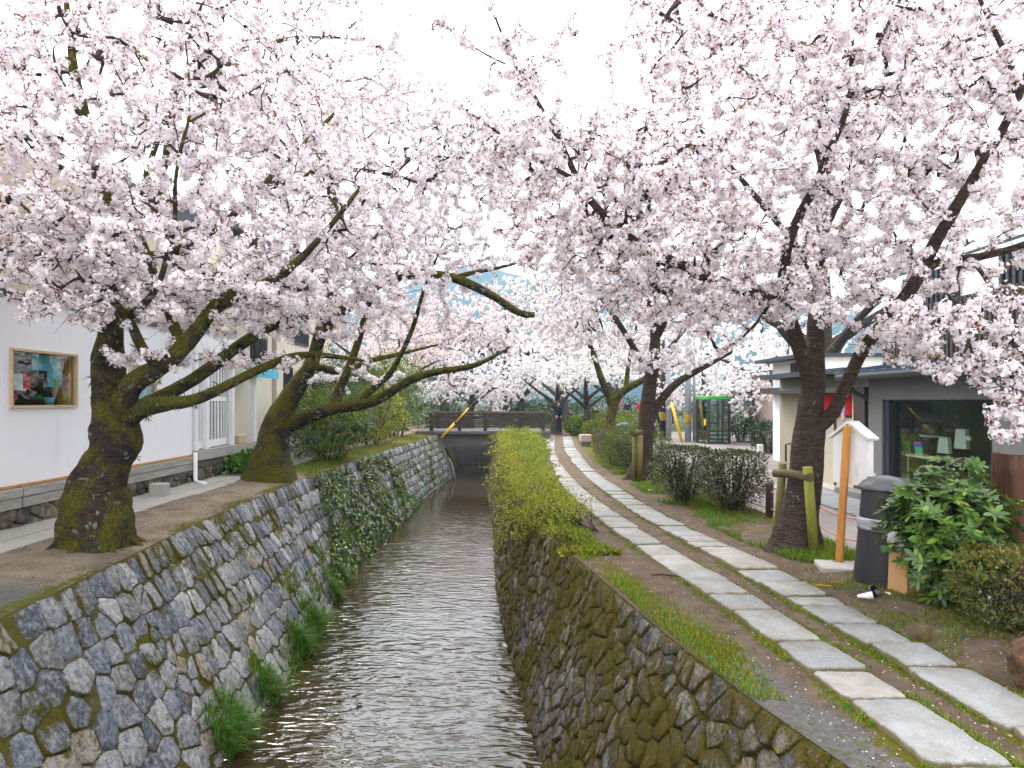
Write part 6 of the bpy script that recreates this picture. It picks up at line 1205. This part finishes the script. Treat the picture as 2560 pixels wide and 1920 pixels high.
for y in ys_:
    k = .6 * min(1, (y - 9.2) / 2.5); a, b = TR(y) - .02, E_ll(y) - .3; V += [(a - .4, y - 15, -.05), (a + (b - a) * .3 - .4, y - 15, .2 * k), (a + (b - a) * .75 - .4, y - 15, .2 * k), (b - .4, y - 15, -.03)]
F = [(i * 4 + j, i * 4 + j + 1, i * 4 + j + 5, i * 4 + j + 4) for i in range(len(ys_) - 1) for j in range(3)]
link('root_mass', npmesh('root_mass', V, [F], simple('dark leaf litter', (.05, .045, .015), .95, .1, .3, 8, .4), None, None, True), hd)
n = 12000; y = 9.0 + 20 * r.random(n // 8) ** 1.3; c0 = np.stack([np.array([TR(q) for q in y]) - .15 + r.random(n // 8) * (np.array([E_ll(q) - TR(q) for q in y]) - .05), y, .14 + r.random(n // 8) * .14 + .15 * np.clip((y - 15) / 8, 0, 1)], 1); dr2 = unit(r.normal(0, .55, (n // 8, 3)) + np.array((-.15, -.1, .8)))
Cq = np.repeat(c0, 8, 0) + np.repeat(dr2, 8, 0) * np.tile(np.linspace(0, .22, 8), n // 8)[:, None]; m = len(Cq); D = unit(np.repeat(dr2, 8, 0) * .6 + r.normal(0, .6, (m, 3))); bag = Bag(); bag.add(*leaves(Cq - np.array((.4, 15, 0)), D, unit(np.cross(D, r.normal(size=(m, 3))) + np.array((0, 0, .5))), r.uniform(.02, .045, m), r.uniform(.012, .022, m), pal([(.3, .3, .02), (.22, .27, .015), (.36, .33, .03)], m, r))); tag(link('young_shoots', bag.mesh('young_shoots', M['leaf']), hd), kind='stuff')
tag(hd, 'long yellow green azalea hedge along the canal edge beside the slab path', 'hedge')
# left bank shrubs
LB = 'shrubs on the left bank near the bridge'
bush('broadleaf_shrub', 'dense green shrub hanging over the ivy wall below the mossy limb', 'bush', (-4.7, 17.2, .15), (.95, 1.4, 1.75), 8500, .075, [(.07, .13, .018), (.11, .18, .022), (.05, .09, .016), (.2, .22, .025)], 80, 'leaf', 18, LB, lump=.35)
bush('yellow_shrub', 'bright yellow green shrub left of the bridge', 'bush', (-4.7, 23.2, .15), (1.1, 1.7, 2.0), 7500, .09, [(.24, .25, .015), (.15, .19, .015), (.3, .27, .02), (.08, .12, .015)], 81, 'leaf', 14, LB, lump=.35)
bush('tall_shrub', 'tall loose green shrub in front of the beige house', 'bush', (-5.3, 20.5, .15), (1.1, 1.6, 2.9), 8500, .08, [(.05, .10, .02), (.10, .15, .02), (.04, .07, .02)], 82, 'leaf', 18, LB, lump=.4, shell=.7)
bush('maple_shrub', 'spreading yellow green maple above the bridge end', 'bush', (-4.9, 28.5, .15), (1.7, 1.6, 3.6), 7000, .10, [(.16, .19, .015), (.2, .21, .02), (.1, .14, .015)], 83, 'leaf', 14, LB, lump=.45, shell=.8)
bush('dark_shrub', 'dark evergreen shrub behind the bridge railing', 'bush', (.6, 37.5, 0), (2.2, 1.5, 1.5), 6000, .10, [(.02, .045, .015), (.03, .06, .02)], 84, 'leaf', 12, LB, lump=.3); bush('dark_shrub', 'second dark evergreen behind the bridge near the grey house', 'bush', (-4.2, 37.5, 0), (1.8, 1.2, 1.6), 5000, .10, [(.025, .05, .015), (.03, .06, .02)], 85, 'leaf', 12, LB, lump=.3)
bush('dark_shrub', 'dark evergreen shrub on the slope behind the telephone booth', 'bush', (10.9, 32.6, -.3), (1.0, 1.0, 2.6), 4500, .11, [(.02, .05, .02), (.03, .07, .02)], 86, 'leaf', 12, lump=.3); bush('dark_shrub', 'small dark shrub spilling over beside the pinkish house', 'bush', (9.6, 25.5, -.3), (.7, .8, 1.2), 2600, .10, [(.015, .05, .025), (.03, .07, .03)], 87, 'leaf', 10, lump=.3)
bush('fern_clump', 'low fern clump growing at the foundation by the entrance step', 'bush', (-5.55, 14.6, .2), (.35, 1.1, .4), 1400, .12, [(.06, .16, .02), (.1, .2, .02)], 88, 'leaf', 6, lump=.3)
for i, (x, y, rx, h, q) in enumerate(((-20, 60, 4, 3.2, 'far left behind the houses'), (-12, 62, 4, 2.6, 'beyond the reddish cherries'), (-4, 63, 4, 2.4, 'straight beyond the bridge'), (3, 62, 3.5, 2.0, 'beyond the standing man'), (9.5, 66, 4, 2.3, 'beyond the people'), (17, 64, 4.5, 3.0, 'at the far end of the road'), (25, 60, 5, 3.4, 'far right behind the pinkish house'))):
    bush('evergreen_hedge', 'dark evergreen thicket ' + q, 'bush', (x, y, -.3), (rx, 1.5, h), 2200, .25, [(.02, .045, .018), (.03, .06, .02), (.06, .08, .02)], 140 + i, 'leaf', 8, 'evergreen thickets closing the view', lump=.3)
# sago palm and spiky potted plant
def fronds(name, label, c, n, L, up, cols, seed, w=.05):
    r = np.random.default_rng(seed); root = empty(name, c); bag = Bag(); ch = []
    for k in range(n):
        a = r.uniform(0, 6.28); d = np.array((math.cos(a), math.sin(a), 0)); s = np.linspace(0, 1, 12); e = r.uniform(.7, 1.1) * L; up_ = up * r.uniform(.6, 1.2)
        p = d * (s * e * .85)[:, None] + np.array((0, 0, 1.0)) * (up_ * e * (s * 1.2 - s ** 2 * .9))[:, None]; ch.append((p, np.linspace(.01, .004, 12)))
        for q in (-1, 1):
            si = np.cross(d, (0, 0, 1)) * q; D = unit(np.tile(si, (11, 1)) + d * .5 + np.array((0, 0, .15))); m = len(D)
            bag.add(*leaves(p[1:], D, np.tile(np.array((0, 0, 1.0)), (m, 1)) + r.normal(0, .1, (m, 3)), np.full(m, L * .28) * np.sin(np.linspace(.4, 2.9, m)), np.full(m, w), pal(cols, m, r)))
    V, F = np_tubes(ch, 4); tag(link('stalks', npmesh('stalks', V, [F], M['twig'], None, None, True), root), kind='stuff'); tag(link('fronds', bag.mesh('fronds', M['leaf_gloss']), root), kind='stuff'); return tag(root, label, 'plant')
fronds('sago_palm', 'bluish sago palm with stiff fronds on the bank above the ivy', P(882, 1085, 17.5), 26, .75, .9, [(.06, .13, .08), (.1, .18, .12), (.05, .1, .05)], 90)
def blades(C, H, r, lean, wd, cols, seg=3, droop=.5):
    """grass blades: strip of seg quads"""
    n = len(C); a = r.uniform(0, 6.28, n); d = np.stack([np.cos(a), np.sin(a), np.zeros(n)], 1) + lean; d = d * r.uniform(.15, .7, (n, 1)); s = np.cross(unit(d + 1e-6), (0, 0, 1.)); rows = []; cr = []
    c = pal(cols, n, r)
    for k in range(seg + 1):
        t = k / seg; p = C + d * (H * (t ** 1.6))[:, None] * .9 + np.array((0, 0, 1.)) * (H * (t - droop * t * t))[:, None]; w = wd * (1 - t * .92)
        rows += [p - s * (w * .5)[:, None], p + s * (w * .5)[:, None]]; cr += [c * (.75 + .35 * t)] * 2
    V = np.stack(rows, 1).reshape(-1, 3); Cc = np.stack(cr, 1).reshape(-1, 3); k2 = 2 * (seg + 1); b = np.arange(n)[:, None] * k2
    F = np.concatenate([b + np.array([[2 * k, 2 * k + 1, 2 * k + 3, 2 * k + 2]]) for k in range(seg)]); return V, F, np.clip(Cc, 0, 1)
GR = [(.06, .20, .014), (.09, .28, .018), (.045, .15, .014), (.15, .30, .025)]
# long grass clumps hanging at the foot of the left wall
for i, (px, py, w, h) in enumerate(((545, 1890, .22, .34), (592, 1850, .24, .38), (690, 1755, .28, .42), (775, 1590, .38, .46), (745, 1640, .24, .36), (838, 1460, .3, .28), (822, 1500, .26, .26))):
    Y = GY(py, ZW); r = np.random.default_rng(300 + i); n = 640; yv = Y + r.normal(0, w * .34, n); s = r.uniform(.02, .17, n) + (r.random(n) < .15) * .1
    C = np.stack([BL(yv) + (TL(yv) - BL(yv)) * s + .03, yv, ZW - .05 + (ZL - ZW) * s], 1); c0 = np.array((BL(Y), Y, ZW)); bag = Bag(); bag.add(*blades(C - c0, h * r.uniform(.5, 1.15, n), r, np.array((.75, -.25, 0)), np.full(n, .010), GR + [(.2, .2, .05), (.03, .09, .012)], 4, .62))
    lab = ['lowest long grass clump at the foot of the left canal wall', 'second long grass clump from the bottom along the left wall', 'broad long grass clump third from the bottom at the water', 'tallest long grass clump at the bend of the left wall', 'grass clump between the tallest and the broad one', 'farthest grass clump near the ivy on the left wall', 'grass clump just below the ivy edge by the water'][i]
    tag(link('grass_clump', bag.mesh('grass_clump', M['grass']), None, c0), lab, 'grass clump', 'long grass clumps at the water edge')
# ivy and ferns on the left wall
r = np.random.default_rng(95); n = 15000; yv = r.uniform(12.2, 22.5, n); s = r.random(n); keep = np.array([mnoise.noise(Vector((y * .8, q * 2.2, 5))) + .5 * mnoise.noise(Vector((y * 2.6, q * 6, 1))) for y, q in zip(yv, s)]) > -.12 + .5 * np.clip((13.6 - yv) / 1.4, 0, 1) + .75 * np.clip((yv - 19.8) / 2.4, 0, 1) + .35 * np.clip(.25 - s, 0, 1) * (yv < 15); yv = yv[keep]; s = s[keep]; n = len(yv)
C = np.array([wmapL(y, q, .05 + d) for y, q, d in zip(yv, s, r.random(n) * .09)]); nn = np.array((.86, 0, .5)); D = unit(np.array((.25, 0, -1.)) + r.normal(0, .55, (n, 3))); N = unit(nn + r.normal(0, .4, (n, 3))); L = r.uniform(.035, .11, n); bag = Bag(); bag.add(*leaves(C, D, N, L, L * .8, pal([(.045, .085, .022), (.06, .12, .03), (.10, .16, .03), (.11, .08, .03), (.2, .24, .03), (.07, .13, .06)], n, r, .6, 1.5)))
tag(link('ivy', bag.mesh('ivy', M['leaf_gloss'])), 'dark ivy covering the left canal wall below the shrubs', 'ivy')
r = np.random.default_rng(96); bag = Bag(); n = 9000; yv = np.concatenate([r.uniform(8.5, 15.5, n // 2), r.uniform(20, 29, n // 4), r.uniform(13, 22, n // 4)]); n = len(yv); s = np.concatenate([r.random(n // 2) ** 1.8 * .5, r.random(n // 4), r.random(n - n // 2 - n // 4) * .5])
kp = np.array([mnoise.noise(Vector((y * 1.6, q * 4, 9))) for y, q in zip(yv, s)]) > .02; yv, s = yv[kp], s[kp]; n = len(yv); C = np.array([wmapL(y, q, .03) for y, q in zip(yv, s)]); bag.add(*blades(C, r.uniform(.08, .24, n), r, np.array((.8, 0, .1)), np.full(n, .02), [(.09, .22, .02), (.13, .28, .02), (.07, .15, .02), (.2, .26, .02)], 3, .5))
tag(link('weeds', bag.mesh('weeds', M['grass'])), 'fresh green weeds sprouting between the left wall stones', 'weeds', kind='stuff')
# moss tufts in joints: short fuzz along top edges and on right wall
r = np.random.default_rng(97); bag = Bag(); n = 9000; yv = 3.2 + r.random(n) ** 1.5 * 14; s = r.random(n); kp = np.array([mnoise.noise(Vector((y * 2.2, q * 5, 2))) + .3 * q for y, q in zip(yv, s)]) > .18; yv, s = yv[kp], s[kp]; n = len(yv); C = np.array([wmapR(y, q, .035) for y, q in zip(yv, s)]); bag.add(*blades(C, r.uniform(.015, .06, n), r, np.array((-.6, 0, -.3)), np.full(n, .012), [(.12, .13, .012), (.18, .18, .014), (.08, .1, .01), (.1, .2, .015)], 2, .5)); tag(link('moss', bag.mesh('moss', M['grass'])), 'mossy fuzz and sprouts on the right canal wall', 'moss', kind='stuff')
# grass and moss tufts around the path
r = np.random.default_rng(98); bag = Bag()
def tufts(n, yr, xf, lo, hi, cols, zf, wd=.006, power=1.0, den=None):
    y = yr[0] + (yr[1] - yr[0]) * r.random(n) ** power; x = np.array([xf(q) for q in y])
    if den is not None: kp = np.array([den(a, b) for a, b in zip(x, y)]); x, y = x[kp], y[kp]
    z = np.array([zf(a, b) for a, b in zip(x, y)]); m = len(x); bag.add(*blades(np.stack([x, y, z], 1), r.uniform(lo, hi, m), r, np.zeros(3), np.full(m, wd), cols, 2, .3))
ok = lambda a, b: mnoise.noise(Vector((a * 1.7, b * 1.7, 3))) > -.05
ok2 = lambda a, b: mnoise.noise(Vector((a * 2.5, b * 2.5, 8))) > .08
YG = [(.18, .2, .010), (.28, .26, .012), (.1, .15, .010), (.36, .30, .014)]
tufts(16000, (7.2, 20), lambda y: E_rr(y) + .35 + abs(r.normal(0, .5)), .04, .15, GR + YG[:3], zright, .007, 1.3, lambda a, b: ok(a, b) and a < fence_x(b) + .35)
tufts(4200, (6.4, 8.6), lambda y: 3.0 + r.random() * 1.0, .03, .14, GR + YG, zright, .006, 1.0, ok)
tufts(9000, (3.0, 6.6), lambda y: E_rr(y) + .08 + r.random() * .8, .015, .06, YG + GR[:2], zright, .006, 1.0, ok2)
for E_, sg_ in ((E_ll, -1), (E_lr, 1), (E_rl, -1), (E_rr, 1)): tufts(5200, (3.0, 14), lambda y: E_(y) + sg_ * abs(r.normal(.015, .035)), .012, .05, YG + GR[:2], zright, .006, 1.8, lambda a, b: mnoise.noise(Vector((a * .6, b * 2.2, 5 + sg_))) > .0)
tufts(12000, (4.0, 10.5), lambda y: TR(y) + .03 + abs(r.normal(.08, .17)), .015, .07, YG + GR[:2], zright, .006, 1.0, lambda a, b: mnoise.noise(Vector((a * 1.2, b * 1.0, 1))) > .1)
tufts(3500, (18, 40), lambda y: E_rr(y) + .2 + abs(r.normal(0, 1.0)), .05, .16, GR + YG, zright, .014, 1.0, ok)
tufts(5200, (11, 32), lambda y: E_ll(y) - .12 - r.random() * .35, .05, .2, FRESH + GR[:2], zright, .012, 1.2)
tufts(2600, (5.5, 18), lambda y: TL(y) - .04 - abs(r.normal(0, .12)), .01, .05, YG + [(.1, .1, .012)], zleft, .006, 1.0, ok2)
tufts(1500, (13, 20), lambda y: TL(y) - .2 - abs(r.normal(0, .5)), .05, .16, GR, zleft, .009, 1.0, ok)
tag(link('grass', bag.mesh('grass', M['grass'])), 'grass and moss tufts along the path and banks', 'grass', kind='stuff')
# fallen petals
r = np.random.default_rng(99); n = 1900; y = 2.8 + r.random(n) ** 1.4 * 13; x = np.where(r.random(n) < .75, np.array([TR(q) for q in y]) + .1 + r.random(n) * 2.6, np.array([TL(q) for q in y]) - .1 - r.random(n) * 1.5); y_ = y
z = np.array([(zright(a, b) if a > 0 else zleft(a, b)) for a, b in zip(x, y)]) + .006
on = np.array([(E_ll(b) < a < E_lr(b)) or (E_rl(b) < a < E_rr(b)) for a, b in zip(x, y)]); kp = ~(on & (r.random(n) < .85)); z = np.where(on, .043, z); x, y, z = x[kp], y[kp], z[kp]; n = len(x)
a = r.uniform(0, 6.28, n); bag = Bag(); bag.add(*leaves(np.stack([x, y, z], 1), np.stack([np.cos(a), np.sin(a), r.normal(0, .15, n)], 1), np.tile(np.array((0, 0, 1.)), (n, 1)) + r.normal(0, .15, (n, 3)), r.uniform(.010, .017, n), r.uniform(.009, .014, n), pal([(.85, .76, .8), (.85, .8, .82)], n, r, .9, 1.05)))
tag(link('fallen_petals', bag.mesh('fallen_petals', M['blossom'])), 'scattered fallen cherry petals on earth and slabs', 'petals', kind='stuff')
# pebbles and bark crumbs on the trodden earth
r = np.random.default_rng(120); n = 5200; y = 2.9 + r.random(n) ** 1.5 * 9; x = np.array([TR(q) for q in y]) + .06 + r.random(n) * 2.5; on = np.array([(E_ll(b) - .01 < a < E_lr(b) + .01) or (E_rl(b) - .01 < a < E_rr(b) + .01) for a, b in zip(x, y)]); x, y = x[~on], y[~on]
yl = 5.5 + r.random(1500) * 7; x = np.r_[x, np.array([TL(q) for q in yl]) - .1 - r.random(1500) * 1.1]; y = np.r_[y, yl]; n = len(x); z = np.array([(zright(a, b) if a > 0 else zleft(a, b)) for a, b in zip(x, y)])
sz = r.uniform(.0025, .007, n) * (1 + (r.random(n) < .04) * .8); el = 1 + (r.random(n) < .3) * r.uniform(.3, 2.0, n); a = r.uniform(0, 6.28, n); ca, sa = np.cos(a), np.sin(a); L = []
for dx, dy, dz in ((-1, -.8, -.3), (1, -.9, -.3), (1.1, .8, -.3), (-.9, .9, -.3), (-.5, -.4, .8), (.6, -.4, .7), (.5, .5, .8), (-.5, .4, .7)):
    u = dx * sz * el; v = dy * sz; L.append(np.stack([x + u * ca - v * sa, y + u * sa + v * ca, z + dz * sz], 1))
V = np.stack(L, 1).reshape(-1, 3); b = np.arange(n)[:, None] * 8; F = np.concatenate([b + np.array([q]) for q in ((4, 5, 6, 7), (0, 1, 5, 4), (1, 2, 6, 5), (2, 3, 7, 6), (3, 0, 4, 7))])
M['crumb'] = m_leaf('earth crumb', 0.0, .9, .1); tag(link('gravel', npmesh('gravel', V, [F], M['crumb'], None, np.repeat(pal([(.14, .1, .07), (.2, .16, .12), (.07, .045, .03), (.26, .23, .19)], n, r), 8, 0))), 'pebbles and bark crumbs on the trodden earth', 'gravel', kind='stuff')
# ------------------------------------------------------------------ wooded hills behind
def m_hill():
    t = NT('far wooded hill'); p = t.pos(); n = t.noise(p, .09, 6, .7); t.bsdf(t.mix(t.step(n, .35, .65), (.012, .035, .035), (.03, .07, .065)), .95, .05, t.bump(n, 1.0, 4)); return t.m  # some blue of the distant air is put into the forest colour
V = []; nx, ny = 120, 26
for j in range(ny):
    for i in range(nx):
        x = -900 + 1800 * i / (nx - 1); y = 420 + j * 22; t = j / (ny - 1); h = 150 * math.sin(min(1, t * 1.25) * math.pi / 2) * (1 + .35 * mnoise.noise(Vector((x * .004, 3, 1))) + .12 * mnoise.noise(Vector((x * .012, y * .012, 4)))) + 9 * mnoise.noise(Vector((x * .05, y * .05, 2)))
        V.append((x, y, max(-2, h * (.65 + .35 * math.exp(-((x - 20) / 320) ** 2)) - 2)))
F = [(j * nx + i, j * nx + i + 1, (j + 1) * nx + i + 1, (j + 1) * nx + i) for j in range(ny - 1) for i in range(nx - 1)]
tag(link('hill', npmesh('hill', V, [F], m_hill(), None, None, True)), kind='structure')
# ------------------------------------------------------------------ the air between here and the hills
hz = MB().bx(-1400, 1400, -60, 1300, -4.0, 240.0).build('haze', [])
_m = bpy.data.materials.new('pale haze'); _m.use_nodes = True; _t = _m.node_tree; _t.nodes.clear(); _o = _t.nodes.new('ShaderNodeOutputMaterial'); _v = _t.nodes.new('ShaderNodeVolumePrincipled')
_v.inputs['Color'].default_value = (.5, .76, 1.0, 1); _v.inputs['Density'].default_value = .0006; _v.inputs['Anisotropy'].default_value = .2; _t.links.new(_v.outputs[0], _o.inputs['Volume']); hz.data.materials.append(_m); tag(hz, 'thin bluish haze filling the air toward the hills', 'haze', kind='stuff')
